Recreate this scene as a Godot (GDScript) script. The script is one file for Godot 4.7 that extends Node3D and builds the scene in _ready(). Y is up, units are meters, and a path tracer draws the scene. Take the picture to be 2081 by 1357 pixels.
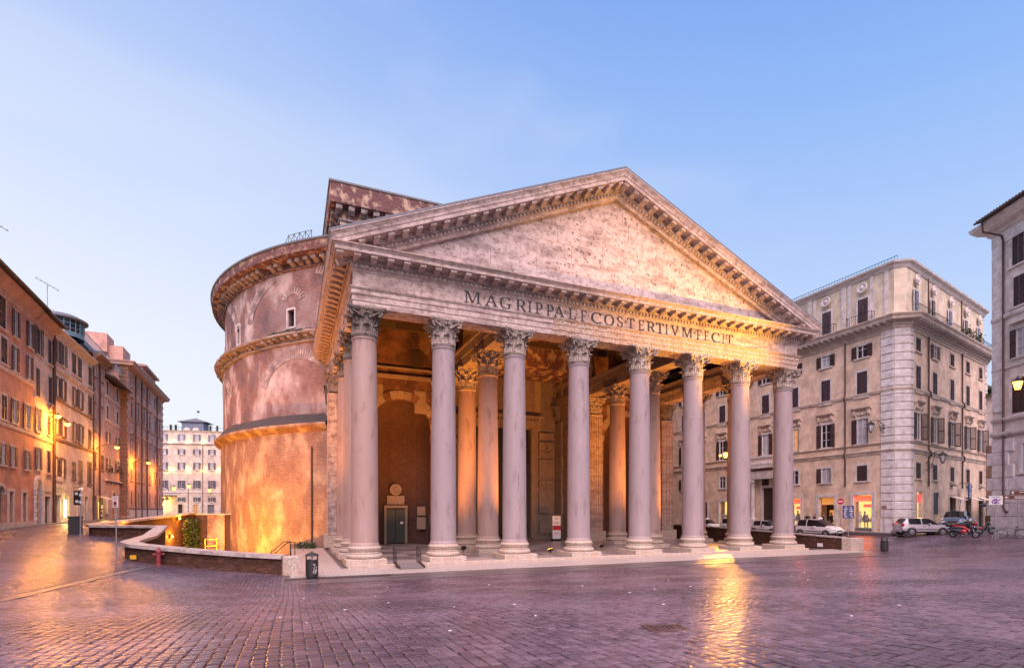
extends Node3D
# Twilight on a square in front of an ancient round temple with a columned porch.
# x runs along the porch front, y is up, -z runs into the temple; the axis of the left corner column is the origin.

class MB:
	var v := PackedVector3Array()
	var n := PackedVector3Array()
	func tri(a: Vector3, b: Vector3, c: Vector3) -> void:
		var k := (b - a).cross(c - a).normalized()
		v.append(a); v.append(c); v.append(b)
		n.append(k); n.append(k); n.append(k)
	func quad(a: Vector3, b: Vector3, c: Vector3, d: Vector3) -> void:
		tri(a, b, c); tri(a, c, d)
	func squad(a: Vector3, b: Vector3, c: Vector3, d: Vector3, na: Vector3, nb: Vector3, nc: Vector3, nd: Vector3) -> void:
		v.append(a); v.append(c); v.append(b); v.append(a); v.append(d); v.append(c)
		n.append(na); n.append(nc); n.append(nb); n.append(na); n.append(nd); n.append(nc)
	func box(c: Vector3, s: Vector3, b := Basis.IDENTITY) -> void:
		var x := b.x * s.x * 0.5
		var y := b.y * s.y * 0.5
		var z := b.z * s.z * 0.5
		quad(c - x - y + z, c + x - y + z, c + x + y + z, c - x + y + z)
		quad(c + x - y - z, c - x - y - z, c - x + y - z, c + x + y - z)
		quad(c + x - y + z, c + x - y - z, c + x + y - z, c + x + y + z)
		quad(c - x - y - z, c - x - y + z, c - x + y + z, c - x + y - z)
		quad(c - x + y + z, c + x + y + z, c + x + y - z, c - x + y - z)
		quad(c - x - y - z, c + x - y - z, c + x - y + z, c - x - y + z)
	func bx(x0: float, x1: float, y0: float, y1: float, z0: float, z1: float) -> void:
		box(Vector3((x0 + x1) / 2, (y0 + y1) / 2, (z0 + z1) / 2), Vector3(absf(x1 - x0), absf(y1 - y0), absf(z1 - z0)))
	# a block whose top edges (and, with all, front edges) are chamfered by e: 'up' faces +y
	func slab(c: Vector3, s: Vector3, e: float, b := Basis.IDENTITY) -> void:
		var h := s * 0.5
		var lo := -h.y
		var hi := h.y
		var o := [Vector3(-h.x, 0, h.z), Vector3(h.x, 0, h.z), Vector3(h.x, 0, -h.z), Vector3(-h.x, 0, -h.z)]
		var i := [Vector3(-h.x + e, 0, h.z - e), Vector3(h.x - e, 0, h.z - e), Vector3(h.x - e, 0, -h.z + e), Vector3(-h.x + e, 0, -h.z + e)]
		for k in 4:
			var k2: int = (k + 1) % 4
			var a: Vector3 = o[k]
			var d: Vector3 = o[k2]
			var a2: Vector3 = i[k]
			var d2: Vector3 = i[k2]
			quad(c + b * Vector3(a.x, lo, a.z), c + b * Vector3(d.x, lo, d.z), c + b * Vector3(d.x, hi - e, d.z), c + b * Vector3(a.x, hi - e, a.z))
			quad(c + b * Vector3(a.x, hi - e, a.z), c + b * Vector3(d.x, hi - e, d.z), c + b * Vector3(d2.x, hi, d2.z), c + b * Vector3(a2.x, hi, a2.z))
		var t := []
		for p in i: t.append(c + b * Vector3(p.x, hi, p.z))
		quad(t[0], t[1], t[2], t[3])
		var u := []
		for p in o: u.append(c + b * Vector3(p.x, lo, p.z))
		quad(u[3], u[2], u[1], u[0])
	func lathe(prof: Array, segs: int, c := Vector3.ZERO, a0 := 0.0, a1 := TAU, b := Basis.IDENTITY) -> void:
		for j in prof.size() - 1:
			var p: Vector2 = prof[j]
			var q: Vector2 = prof[j + 1]
			var t := (q - p).normalized()
			var rn := Vector2(t.y, -t.x)
			for k in segs:
				var t0 := a0 + (a1 - a0) * k / segs
				var t1 := a0 + (a1 - a0) * (k + 1) / segs
				var e0 := Vector3(cos(t0), 0, sin(t0))
				var e1 := Vector3(cos(t1), 0, sin(t1))
				var n0 := b * (e0 * rn.x + Vector3(0, rn.y, 0))
				var n1 := b * (e1 * rn.x + Vector3(0, rn.y, 0))
				squad(c + b * (e1 * p.x + Vector3(0, p.y, 0)), c + b * (e0 * p.x + Vector3(0, p.y, 0)), c + b * (e0 * q.x + Vector3(0, q.y, 0)), c + b * (e1 * q.x + Vector3(0, q.y, 0)), n1, n0, n0, n1)
	func ball(c: Vector3, r: Vector3, segs := 10, rings := 6) -> void:
		for j in rings:
			var u0 := -PI / 2 + PI * j / rings
			var u1 := -PI / 2 + PI * (j + 1) / rings
			for k in segs:
				var t0 := TAU * k / segs
				var t1 := TAU * (k + 1) / segs
				var q := []
				for w in [[u0, t1], [u0, t0], [u1, t0], [u1, t1]]:
					q.append(Vector3(cos(w[0]) * cos(w[1]), sin(w[0]), cos(w[0]) * sin(w[1])))
				squad(c + q[0] * r, c + q[1] * r, c + q[2] * r, c + q[3] * r, (q[0] / r).normalized(), (q[1] / r).normalized(), (q[2] / r).normalized(), (q[3] / r).normalized())
	func tube(pts: Array, r: float, sides := 6, r2 := -1.0) -> void:
		if r2 < 0.0: r2 = r
		var cnt := pts.size()
		var rings := []
		var ref := Vector3.ZERO
		for i in cnt:
			var p: Vector3 = pts[i]
			var f: Vector3
			if i == 0: f = pts[1] - p
			elif i == cnt - 1: f = p - pts[i - 1]
			else: f = (pts[i + 1] - p).normalized() + (p - pts[i - 1]).normalized()
			f = f.normalized()
			if ref == Vector3.ZERO: ref = Vector3.UP if absf(f.y) < 0.9 else Vector3.RIGHT
			var s := f.cross(ref).normalized()
			var u := s.cross(f).normalized()
			ref = u
			var rr := lerpf(r, r2, float(i) / maxf(1.0, cnt - 1))
			var ring := []
			for k in sides:
				var t := TAU * k / sides
				var d := s * cos(t) + u * sin(t)
				ring.append([p + d * rr, d])
			rings.append(ring)
		for i in cnt - 1:
			for k in sides:
				var k2: int = (k + 1) % sides
				var a = rings[i][k]
				var b = rings[i][k2]
				var c = rings[i + 1][k2]
				var d = rings[i + 1][k]
				squad(a[0], d[0], c[0], b[0], a[1], d[1], c[1], b[1])
		for k in range(1, sides - 1):
			tri(rings[0][0][0], rings[0][k][0], rings[0][k + 1][0])
			tri(rings[cnt - 1][0][0], rings[cnt - 1][k + 1][0], rings[cnt - 1][k][0])
	# polygon (counter-clockwise in x,y) pushed from z0 to z1
	func extrude(poly: PackedVector2Array, z0: float, z1: float, xf := Transform3D.IDENTITY) -> void:
		var ix := Geometry2D.triangulate_polygon(poly)
		if Geometry2D.is_polygon_clockwise(poly): poly.reverse(); ix = Geometry2D.triangulate_polygon(poly)
		for k in range(0, ix.size(), 3):
			var a := poly[ix[k]]
			var b := poly[ix[k + 1]]
			var c := poly[ix[k + 2]]
			if (b - a).cross(c - a) < 0.0:
				var t := b; b = c; c = t
			tri(xf * Vector3(a.x, a.y, z1), xf * Vector3(b.x, b.y, z1), xf * Vector3(c.x, c.y, z1))
			tri(xf * Vector3(a.x, a.y, z0), xf * Vector3(c.x, c.y, z0), xf * Vector3(b.x, b.y, z0))
		for k in poly.size():
			var a := poly[k]
			var b := poly[(k + 1) % poly.size()]
			quad(xf * Vector3(a.x, a.y, z0), xf * Vector3(b.x, b.y, z0), xf * Vector3(b.x, b.y, z1), xf * Vector3(a.x, a.y, z1))
	# profile points are (outward, up), bottom to top; the path runs left to right as seen from outside
	func sweep(prof: Array, pts: Array, outs: Array, ups: Array = [], cap := false) -> void:
		for i in pts.size() - 1:
			var u0: Vector3 = Vector3.UP if ups.is_empty() else ups[i]
			var u1: Vector3 = Vector3.UP if ups.is_empty() else ups[i + 1]
			for j in prof.size() - 1:
				var p: Vector2 = prof[j]
				var q: Vector2 = prof[j + 1]
				quad(pts[i] + outs[i] * p.x + u0 * p.y, pts[i + 1] + outs[i + 1] * p.x + u1 * p.y, pts[i + 1] + outs[i + 1] * q.x + u1 * q.y, pts[i] + outs[i] * q.x + u0 * q.y)
		if cap:
			var poly := PackedVector2Array(prof)
			var ix := Geometry2D.triangulate_polygon(poly)
			for e in [0, pts.size() - 1]:
				var up: Vector3 = Vector3.UP if ups.is_empty() else ups[e]
				for k in range(0, ix.size(), 3):
					var t := []
					for m in 3:
						var w := poly[ix[k + m]]
						t.append(pts[e] + outs[e] * w.x + up * w.y)
					tri(t[0], t[1], t[2])
	func mesh() -> ArrayMesh:
		var m := ArrayMesh.new()
		if v.is_empty(): return m
		var a := []
		a.resize(Mesh.ARRAY_MAX)
		a[Mesh.ARRAY_VERTEX] = v
		a[Mesh.ARRAY_NORMAL] = n
		m.add_surface_from_arrays(Mesh.PRIMITIVE_TRIANGLES, a)
		return m

var M := {}
var used := {}
var cache := {}
var rng := RandomNumberGenerator.new()

func W(x: float, y: float, d: float) -> Vector3: return Vector3(x, y, -d)
func lin(r: float, g: float, b: float) -> Color: return Color(r, g, b).linear_to_srgb()

func numbered(called: String) -> String:
	var k: int = used.get(called, 0)
	used[called] = k + 1
	return called if k == 0 else "%s_%03d" % [called, k]

func tag(o: Node, label: String, category: String, group := "") -> Node:
	o.set_meta("label", label); o.set_meta("category", category)
	if group: o.set_meta("group", group)
	return o

func thing(called: String, label: String, category: String, xf := Transform3D.IDENTITY, group := "") -> Node3D:
	var o := Node3D.new()
	o.name = numbered(called)
	add_child(o)
	o.transform = xf
	tag(o, label, category, group)
	return o

func part(parent: Node, called: String, mesh: Mesh, mat: Material, xf := Transform3D.IDENTITY) -> MeshInstance3D:
	var o := MeshInstance3D.new()
	o.name = called
	o.mesh = mesh
	o.material_override = mat
	o.transform = xf
	if parent == self: o.name = numbered(called)
	parent.add_child(o, true)
	return o

func bp(parent: Node, called: String, c: Vector3, s: Vector3, mat: Material, b := Basis.IDENTITY) -> MeshInstance3D:
	var m := MB.new()
	m.box(c, s, b)
	return part(parent, called, m.mesh(), mat)

func structure(called: String, mesh: Mesh, mat: Material) -> MeshInstance3D:
	var o := part(self, called, mesh, mat)
	o.set_meta("kind", "structure")
	return o

func stuff(o: Node) -> Node:
	o.set_meta("kind", "stuff"); return o

func node(parent: Node, called: String, xf := Transform3D.IDENTITY) -> Node3D:
	var o := Node3D.new()
	o.name = called
	o.transform = xf
	parent.add_child(o, true)
	return o

func at(p: Vector3, yaw := 0.0) -> Transform3D: return Transform3D(Basis(Vector3.UP, yaw), p)

# ---------- textures and materials ----------
func grey(sd: int, freq: float, oct := 4, kind := FastNoiseLite.TYPE_SIMPLEX_SMOOTH, size := 256) -> Image:
	var f := FastNoiseLite.new()
	f.seed = sd; f.frequency = freq; f.noise_type = kind; f.fractal_octaves = oct; f.fractal_gain = 0.6
	return f.get_seamless_image(size, size)

func ramp(im: Image, stops: Array) -> ImageTexture:
	var g := Gradient.new()
	var off := PackedFloat32Array()
	var col := PackedColorArray()
	for s in stops: off.append(s[0]); col.append(s[1])
	g.offsets = off; g.colors = col
	var lut := PackedByteArray()
	for k in 256:
		var c := g.sample(k / 255.0)
		lut.append(int(c.r * 255)); lut.append(int(c.g * 255)); lut.append(int(c.b * 255)); lut.append(int(c.a * 255))
	var src := im.get_data()
	var out := PackedByteArray()
	out.resize(src.size() * 4)
	for k in src.size():
		var b := src[k] * 4
		var t := k * 4
		out[t] = lut[b]; out[t + 1] = lut[b + 1]; out[t + 2] = lut[b + 2]; out[t + 3] = lut[b + 3]
	return ImageTexture.create_from_image(Image.create_from_data(im.get_width(), im.get_height(), false, Image.FORMAT_RGBA8, out))

func g2(lo: float, hi: float) -> Array: return [[0.15, Color(lo, lo, lo)], [0.85, Color(hi, hi, hi)]]

func mat(called: String, c: Color, rough := 0.85, tex: Texture2D = null, scale := 0.5, bump: Texture2D = null, depth := 0.5, detail: Texture2D = null, dscale := Vector3(0.08, 0.08, 0.08), metal := 0.0) -> StandardMaterial3D:
	var m := StandardMaterial3D.new()
	m.resource_name = called
	m.albedo_color = c
	m.roughness = rough
	m.metallic = metal
	if tex:
		m.albedo_texture = tex
	if bump:
		m.heightmap_enabled = true
		m.heightmap_texture = bump
		m.heightmap_scale = depth
	if tex or bump:
		m.uv1_triplanar = true; m.uv1_world_triplanar = true
		m.uv1_scale = Vector3(scale, scale, scale)
		m.uv1_triplanar_sharpness = 4.0
	if detail:
		m.detail_enabled = true
		m.detail_albedo = detail
		m.detail_blend_mode = BaseMaterial3D.BLEND_MODE_MIX
		m.detail_uv_layer = BaseMaterial3D.DETAIL_UV_2
		m.uv2_triplanar = true; m.uv2_world_triplanar = true
		m.uv2_scale = dscale
		m.uv2_triplanar_sharpness = 4.0
	M[called] = m
	return m

func glow(called: String, c: Color, e: float) -> StandardMaterial3D:
	var m := StandardMaterial3D.new()
	m.resource_name = called
	m.albedo_color = Color(0.6, 0.55, 0.5)
	m.emission_enabled = true
	m.emission = c
	m.emission_energy_multiplier = e
	M[called] = m
	return m

func bricks(sd: int, rows: int, per: int, mortar: Color, cols: Array, size := 512) -> Array:
	var r := RandomNumberGenerator.new()
	r.seed = sd
	var im := Image.create_empty(size, size, false, Image.FORMAT_RGBA8)
	var hm := Image.create_empty(size, size, false, Image.FORMAT_L8)
	im.fill(mortar)
	hm.fill(Color(0.35, 0.35, 0.35))
	var rh := float(size) / rows
	for k in rows:
		var bw := float(size) / per
		var off := r.randf() * bw
		for j in range(-1, per + 1):
			var x0 := int(off + j * bw + r.randf_range(0, 3))
			var w := int(bw - 3)
			var y0 := int(k * rh)
			var hh := int(rh - 2 - (1 if r.randf() < 0.3 else 0))
			var c: Color = cols[r.randi() % cols.size()]
			c = c.lightened(r.randf_range(0, 0.12)) if r.randf() < 0.5 else c.darkened(r.randf_range(0, 0.18))
			var q := r.randf_range(0.6, 1.0)
			im.fill_rect(Rect2i(x0, y0, w, hh), c)
			hm.fill_rect(Rect2i(x0, y0, w, hh), Color(q, q, q))
	return [ImageTexture.create_from_image(im), ImageTexture.create_from_image(hm)]

func make_materials() -> void:
	var fine := grey(1, 0.035, 5)
	var cloud := grey(2, 0.012, 4)
	var cell := grey(3, 0.03, 3, FastNoiseLite.TYPE_CELLULAR)
	var grain := grey(4, 0.12, 3)
	var streak := grey(5, 0.02, 5)
	var T_fine := ramp(fine, g2(0.80, 1.0))
	var T_soft := ramp(cloud, g2(0.86, 1.0))
	var T_grain := ramp(grain, g2(0.78, 1.0))
	var H_fine := ImageTexture.create_from_image(fine)
	var H_grain := ImageTexture.create_from_image(grain)
	var H_cell := ImageTexture.create_from_image(cell)
	var soot := ramp(streak, [[0.46, Color(0.20, 0.16, 0.15, 0.0)], [0.66, Color(0.17, 0.14, 0.13, 0.42)], [0.85, Color(0.14, 0.12, 0.12, 0.7)]])
	var sootlight := ramp(streak, [[0.46, Color(0.38, 0.30, 0.28, 0.0)], [0.60, Color(0.37, 0.29, 0.27, 0.24)], [0.85, Color(0.32, 0.25, 0.24, 0.5)]])
	var ochre := ramp(cloud, [[0.4, Color(0.66, 0.49, 0.36, 0.0)], [0.8, Color(0.66, 0.49, 0.36, 0.35)]])
	var dirt := ramp(streak, [[0.40, Color(0.40, 0.30, 0.26, 0.0)], [0.65, Color(0.38, 0.29, 0.26, 0.10)], [0.88, Color(0.32, 0.25, 0.24, 0.26)]])
	var stain := ramp(grey(15, 0.02, 6, FastNoiseLite.TYPE_SIMPLEX_SMOOTH, 256), [[0.12, Color(0.66, 0.58, 0.58, 0.45)], [0.36, Color(0.60, 0.52, 0.52, 0.0)], [0.56, Color(0.44, 0.33, 0.28, 0.0)], [0.72, Color(0.42, 0.31, 0.27, 0.22)], [0.9, Color(0.30, 0.22, 0.20, 0.5)]])
	# stone of the temple
	mat("marble", lin(0.55, 0.455, 0.42), 0.8, ramp(fine, [[0.1, Color(0.68, 0.63, 0.61)], [0.4, Color(0.90, 0.88, 0.87)], [0.8, Color(1, 1, 1)]]), 0.22, H_fine, 1.5, sootlight, Vector3(0.06, 0.34, 0.06))
	mat("marble_rough", lin(0.60, 0.47, 0.39), 0.85, ramp(fine, g2(0.70, 1.0)), 0.6, H_cell, 6.0, ochre, Vector3(0.2, 0.3, 0.2))
	mat("tympanum", lin(0.55, 0.46, 0.44), 0.85, ramp(fine, [[0.1, Color(0.78, 0.74, 0.73)], [0.4, Color(0.93, 0.92, 0.91)], [0.8, Color(1, 1, 1)]]), 0.2, H_fine, 1.2, sootlight, Vector3(0.07, 0.2, 0.07))
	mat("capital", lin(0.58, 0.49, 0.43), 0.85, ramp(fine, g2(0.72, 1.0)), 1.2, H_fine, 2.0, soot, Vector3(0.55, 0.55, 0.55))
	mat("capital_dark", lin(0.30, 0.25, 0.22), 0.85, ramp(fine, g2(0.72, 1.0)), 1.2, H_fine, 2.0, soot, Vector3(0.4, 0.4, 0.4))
	mat("base_stone", lin(0.62, 0.53, 0.45), 0.75, ramp(fine, g2(0.72, 1.0)), 0.8, H_fine, 2.0, ochre, Vector3(0.5, 0.5, 0.5))
	mat("granite", lin(0.38, 0.31, 0.325), 0.62, T_grain, 0.8, H_grain, 0.4, stain, Vector3(0.34, 0.07, 0.34))
	mat("granite_pink", lin(0.44, 0.31, 0.27), 0.62, T_grain, 0.8, H_grain, 0.4, stain, Vector3(0.30, 0.08, 0.30))
	mat("floor_marble", lin(0.42, 0.36, 0.35), 0.30, T_fine, 0.7, H_fine, 0.3)
	mat("floor_marble_dark", lin(0.22, 0.19, 0.20), 0.28, T_fine, 0.7, H_fine, 0.3)
	mat("apron", lin(0.52, 0.45, 0.41), 0.42, ramp(fine, g2(0.76, 1.0)), 0.6, H_fine, 0.8)
	mat("apron_dark", lin(0.13, 0.105, 0.11), 0.32, T_fine, 0.6, H_fine, 0.8)
	var rb := bricks(7, 32, 7, Color(0.62, 0.53, 0.47), [Color(0.63, 0.52, 0.49), Color(0.60, 0.47, 0.44), Color(0.67, 0.56, 0.53), Color(0.54, 0.46, 0.46)])
	var plaster := ramp(grey(11, 0.011, 6, FastNoiseLite.TYPE_SIMPLEX_SMOOTH, 512), [[0.20, Color(0.34, 0.29, 0.32, 0.75)], [0.36, Color(0.44, 0.36, 0.38, 0.35)], [0.44, Color(0.52, 0.42, 0.42, 0.05)], [0.50, Color(0.76, 0.67, 0.64, 0.0)], [0.64, Color(0.80, 0.72, 0.70, 0.55)], [0.85, Color(0.86, 0.80, 0.78, 0.85)]])
	var plaster2 := ramp(grey(12, 0.012, 6, FastNoiseLite.TYPE_SIMPLEX_SMOOTH, 512), [[0.20, Color(0.42, 0.33, 0.31, 0.42)], [0.44, Color(0.48, 0.37, 0.33, 0.05)], [0.48, Color(0.80, 0.70, 0.60, 0.0)], [0.76, Color(0.84, 0.75, 0.64, 0.6)]])
	mat("rotunda_brick", Color(0.88, 0.80, 0.79), 0.9, rb[0], 0.5, rb[1], 1.2, plaster, Vector3(0.045, 0.022, 0.045))
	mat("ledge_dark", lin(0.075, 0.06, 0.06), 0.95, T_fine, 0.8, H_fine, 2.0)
	mat("rotunda_brick_low", Color(0.92, 0.86, 0.80), 0.9, rb[0], 0.5, rb[1], 1.0, plaster2, Vector3(0.07, 0.035, 0.07))
	mat("block_brick", Color(0.66, 0.54, 0.58), 0.9, rb[0], 0.5, rb[1], 1.2, plaster2, Vector3(0.15, 0.11, 0.15))
	mat("voussoir", lin(0.40, 0.29, 0.27), 0.9, T_fine, 0.9, H_fine, 1.5, plaster, Vector3(0.12, 0.12, 0.12))
	mat("console_stone", lin(0.46, 0.38, 0.36), 0.88, T_fine, 0.8, H_fine, 2.0, soot, Vector3(0.18, 0.18, 0.18))
	mat("niche_brick", Color(0.52, 0.45, 0.42), 0.92, rb[0], 0.55, rb[1], 1.5, dirt, Vector3(0.3, 0.3, 0.3))
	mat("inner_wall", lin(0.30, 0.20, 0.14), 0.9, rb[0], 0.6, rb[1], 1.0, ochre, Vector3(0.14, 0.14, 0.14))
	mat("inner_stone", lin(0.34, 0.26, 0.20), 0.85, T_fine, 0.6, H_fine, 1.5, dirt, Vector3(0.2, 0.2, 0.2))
	mat("timber", lin(0.07, 0.042, 0.028), 0.85, T_grain, 1.0)
	mat("bronze_door", lin(0.035, 0.035, 0.03), 0.55, T_fine, 1.0, null, 0, null, Vector3.ONE, 0.5)
	mat("green_door", lin(0.035, 0.05, 0.04), 0.5, T_fine, 1.0)
	mat("letter", lin(0.035, 0.028, 0.03), 0.6, T_fine, 1.5)
	mat("lead", lin(0.15, 0.16, 0.19), 0.6, T_fine, 0.7)
	# paving
	mat("joint", lin(0.035, 0.03, 0.032), 0.8, T_grain, 0.9, H_grain, 1.0)
	var cob := mat("cobble", lin(0.40, 0.29, 0.37), 0.27, T_grain, 1.6, H_grain, 0.12)
	cob.vertex_color_use_as_albedo = true
	mat("far_paving", lin(0.088, 0.066, 0.080), 0.34, ramp(cell, g2(0.66, 1.0)), 0.9, H_cell, 1.2)
	mat("kerb", lin(0.15, 0.125, 0.13), 0.35, T_fine, 0.8, H_fine, 0.8)
	mat("sidewalk", lin(0.24, 0.21, 0.21), 0.5, T_fine, 0.8, H_fine, 0.6)
	mat("ditch", lin(0.10, 0.075, 0.05), 0.95, T_grain, 0.6, H_grain, 3.0)
	var pb := bricks(21, 30, 8, Color(0.30, 0.24, 0.21), [Color(0.40, 0.27, 0.21), Color(0.36, 0.23, 0.18), Color(0.32, 0.22, 0.18), Color(0.44, 0.31, 0.24)])
	mat("parapet_brick", Color(0.85, 0.78, 0.75), 0.88, pb[0], 0.55, pb[1], 1.5, dirt, Vector3(0.3, 0.2, 0.3))
	mat("coping", lin(0.56, 0.49, 0.46), 0.55, T_fine, 0.7, H_fine, 1.0, sootlight, Vector3(0.25, 0.25, 0.25))
	# plasters
	for p in [["orange", 0.58, 0.285, 0.185], ["cream", 0.70, 0.55, 0.43], ["pale", 0.72, 0.62, 0.55], ["mauve", 0.47, 0.37, 0.39], ["rose", 0.56, 0.37, 0.33], ["pink", 0.60, 0.36, 0.30], ["far_cream", 0.68, 0.60, 0.52], ["palazzo", 0.77, 0.59, 0.45], ["attic", 0.72, 0.62, 0.48], ["rusk", 0.70, 0.63, 0.59], ["peach", 0.60, 0.36, 0.25]]:
		mat("plaster_" + p[0], lin(p[1], p[2], p[3]), 0.9, T_soft, 0.25, H_fine, 0.7, dirt, Vector3(0.11, 0.05, 0.11))
	mat("trim", lin(0.68, 0.63, 0.61), 0.8, T_soft, 0.4, H_fine, 0.6, dirt, Vector3(0.2, 0.1, 0.2))
	mat("trim_warm", lin(0.63, 0.52, 0.44), 0.85, T_soft, 0.4, H_fine, 0.6, dirt, Vector3(0.2, 0.1, 0.2))
	mat("trim_pink", lin(0.48, 0.32, 0.27), 0.85, T_soft, 0.4, H_fine, 0.6)
	mat("trim_brown", lin(0.22, 0.14, 0.11), 0.85, T_soft, 0.4)
	mat("quoin", lin(0.73, 0.69, 0.69), 0.8, T_soft, 0.5, H_fine, 0.4, dirt, Vector3(0.22, 0.12, 0.22))
	mat("shutter", lin(0.060, 0.030, 0.028), 0.6, T_grain, 1.2)
	mat("shutter_purple", lin(0.075, 0.045, 0.06), 0.6, T_grain, 1.2)
	mat("shutter_grey", lin(0.12, 0.12, 0.16), 0.6, T_grain, 1.2)
	mat("shutter_blue", lin(0.20, 0.25, 0.36), 0.6, T_grain, 1.2)
	mat("frame_white", lin(0.55, 0.55, 0.58), 0.6)
	mat("frame_brown", lin(0.09, 0.06, 0.05), 0.6)
	mat("curtain", lin(0.62, 0.60, 0.62), 0.9, T_soft, 1.5)
	mat("pane", lin(0.018, 0.018, 0.024), 0.06)
	var gp := mat("glass", Color(0.9, 0.95, 1.0, 0.08), 0.04)
	gp.transparency = BaseMaterial3D.TRANSPARENCY_ALPHA
	mat("door", lin(0.05, 0.03, 0.022), 0.6, T_grain, 1.5)
	mat("rolling", lin(0.17, 0.17, 0.19), 0.5)
	mat("tile", lin(0.15, 0.085, 0.07), 0.85, T_fine, 0.8, H_fine, 1.5)
	mat("tile_dark", lin(0.07, 0.055, 0.065), 0.8, T_fine, 0.8)
	mat("iron", lin(0.025, 0.022, 0.024), 0.55, null, 1.0, null, 0, null, Vector3.ONE, 0.3)
	mat("iron_blue", lin(0.10, 0.20, 0.27), 0.55)
	mat("steel", lin(0.38, 0.37, 0.38), 0.4, null, 1.0, null, 0, null, Vector3.ONE, 0.6)
	mat("pipe", lin(0.085, 0.045, 0.04), 0.6, null, 1.0, null, 0, null, Vector3.ONE, 0.2)
	mat("bin_iron", lin(0.05, 0.048, 0.055), 0.5, T_fine, 1.5, null, 0, null, Vector3.ONE, 0.3)
	mat("hydrant_red", lin(0.30, 0.045, 0.05), 0.5, T_fine, 2.0)
	mat("white_paint", lin(0.70, 0.68, 0.68), 0.5)
	mat("sign_red", lin(0.45, 0.02, 0.03), 0.5)
	mat("sign_blue", lin(0.05, 0.06, 0.20), 0.5)
	mat("sign_brown", lin(0.12, 0.035, 0.02), 0.5)
	mat("sign_purple", lin(0.20, 0.04, 0.30), 0.5)
	mat("sign_yellow", lin(0.72, 0.42, 0.03), 0.6)
	mat("sign_black", lin(0.02, 0.018, 0.022), 0.5)
	mat("paper", lin(0.70, 0.70, 0.72), 0.8)
	mat("canvas", lin(0.05, 0.055, 0.07), 0.85)
	mat("awning", lin(0.62, 0.55, 0.48), 0.8)
	mat("moss", lin(0.07, 0.085, 0.025), 0.95, T_grain, 2.0)
	mat("leaf", lin(0.05, 0.09, 0.03), 0.7, T_grain, 2.0)
	mat("bark", lin(0.10, 0.07, 0.05), 0.9)
	mat("tyre", lin(0.018, 0.018, 0.02), 0.8)
	mat("rim", lin(0.42, 0.42, 0.44), 0.35, null, 1.0, null, 0, null, Vector3.ONE, 0.7)
	mat("car_glass", lin(0.012, 0.013, 0.018), 0.05)
	mat("black_plastic", lin(0.025, 0.025, 0.028), 0.5)
	mat("lamp_red", lin(0.35, 0.015, 0.02), 0.25)
	mat("lamp_clear", lin(0.62, 0.62, 0.64), 0.12)
	mat("chrome", lin(0.55, 0.55, 0.57), 0.2, null, 1.0, null, 0, null, Vector3.ONE, 0.9)
	for p in [["car_white", 0.66, 0.64, 0.67], ["car_silver", 0.42, 0.39, 0.43], ["car_blue", 0.06, 0.10, 0.20], ["car_tan", 0.30, 0.24, 0.18], ["bike_black", 0.02, 0.02, 0.028], ["bike_red", 0.42, 0.012, 0.02], ["bike_navy", 0.03, 0.035, 0.07], ["bike_brown", 0.16, 0.10, 0.07]]:
		var cm := mat(p[0], lin(p[1], p[2], p[3]), 0.35, null, 1.0, null, 0, null, Vector3.ONE, 0.1)
		cm.clearcoat_enabled = true; cm.clearcoat = 0.8; cm.clearcoat_roughness = 0.06
	var sodium := Color(1.0, 0.62, 0.18)
	glow("lamp_glow", Color(1.0, 0.66, 0.22), 9.0)
	glow("flood_glow", Color(1.0, 0.66, 0.20), 8.0)
	glow("neon_glow", Color(1.0, 0.92, 0.62), 7.0)
	glow("window_glow_warm", Color(1.0, 0.80, 0.42), 1.1)
	glow("window_glow_dim", Color(1.0, 0.62, 0.22), 0.45)
	glow("sign_glow_red", Color(1.0, 0.10, 0.06), 1.2)
	glow("sign_glow_orange", Color(1.0, 0.28, 0.06), 1.3)

func omni(called: String, p: Vector3, c: Color, e: float, size := 0.15) -> OmniLight3D:
	var l := OmniLight3D.new()
	l.name = called
	l.light_color = c
	l.light_energy = e
	l.light_size = size
	l.omni_range = 60.0
	l.omni_attenuation = 2.0
	l.shadow_enabled = true
	add_child(l, true)
	l.position = p
	return l

func spot(called: String, p: Vector3, to: Vector3, c: Color, e: float, angle: float, size := 0.15) -> SpotLight3D:
	var l := SpotLight3D.new()
	l.name = called
	l.light_color = c
	l.light_energy = e
	l.light_size = size
	l.spot_range = 90.0
	l.spot_attenuation = 2.0
	l.spot_angle = angle
	l.spot_angle_attenuation = 1.0
	l.shadow_enabled = true
	add_child(l, true)
	l.look_at_from_position(p, to, Vector3.UP if absf((to - p).normalized().y) < 0.95 else Vector3.RIGHT)
	return l

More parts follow.
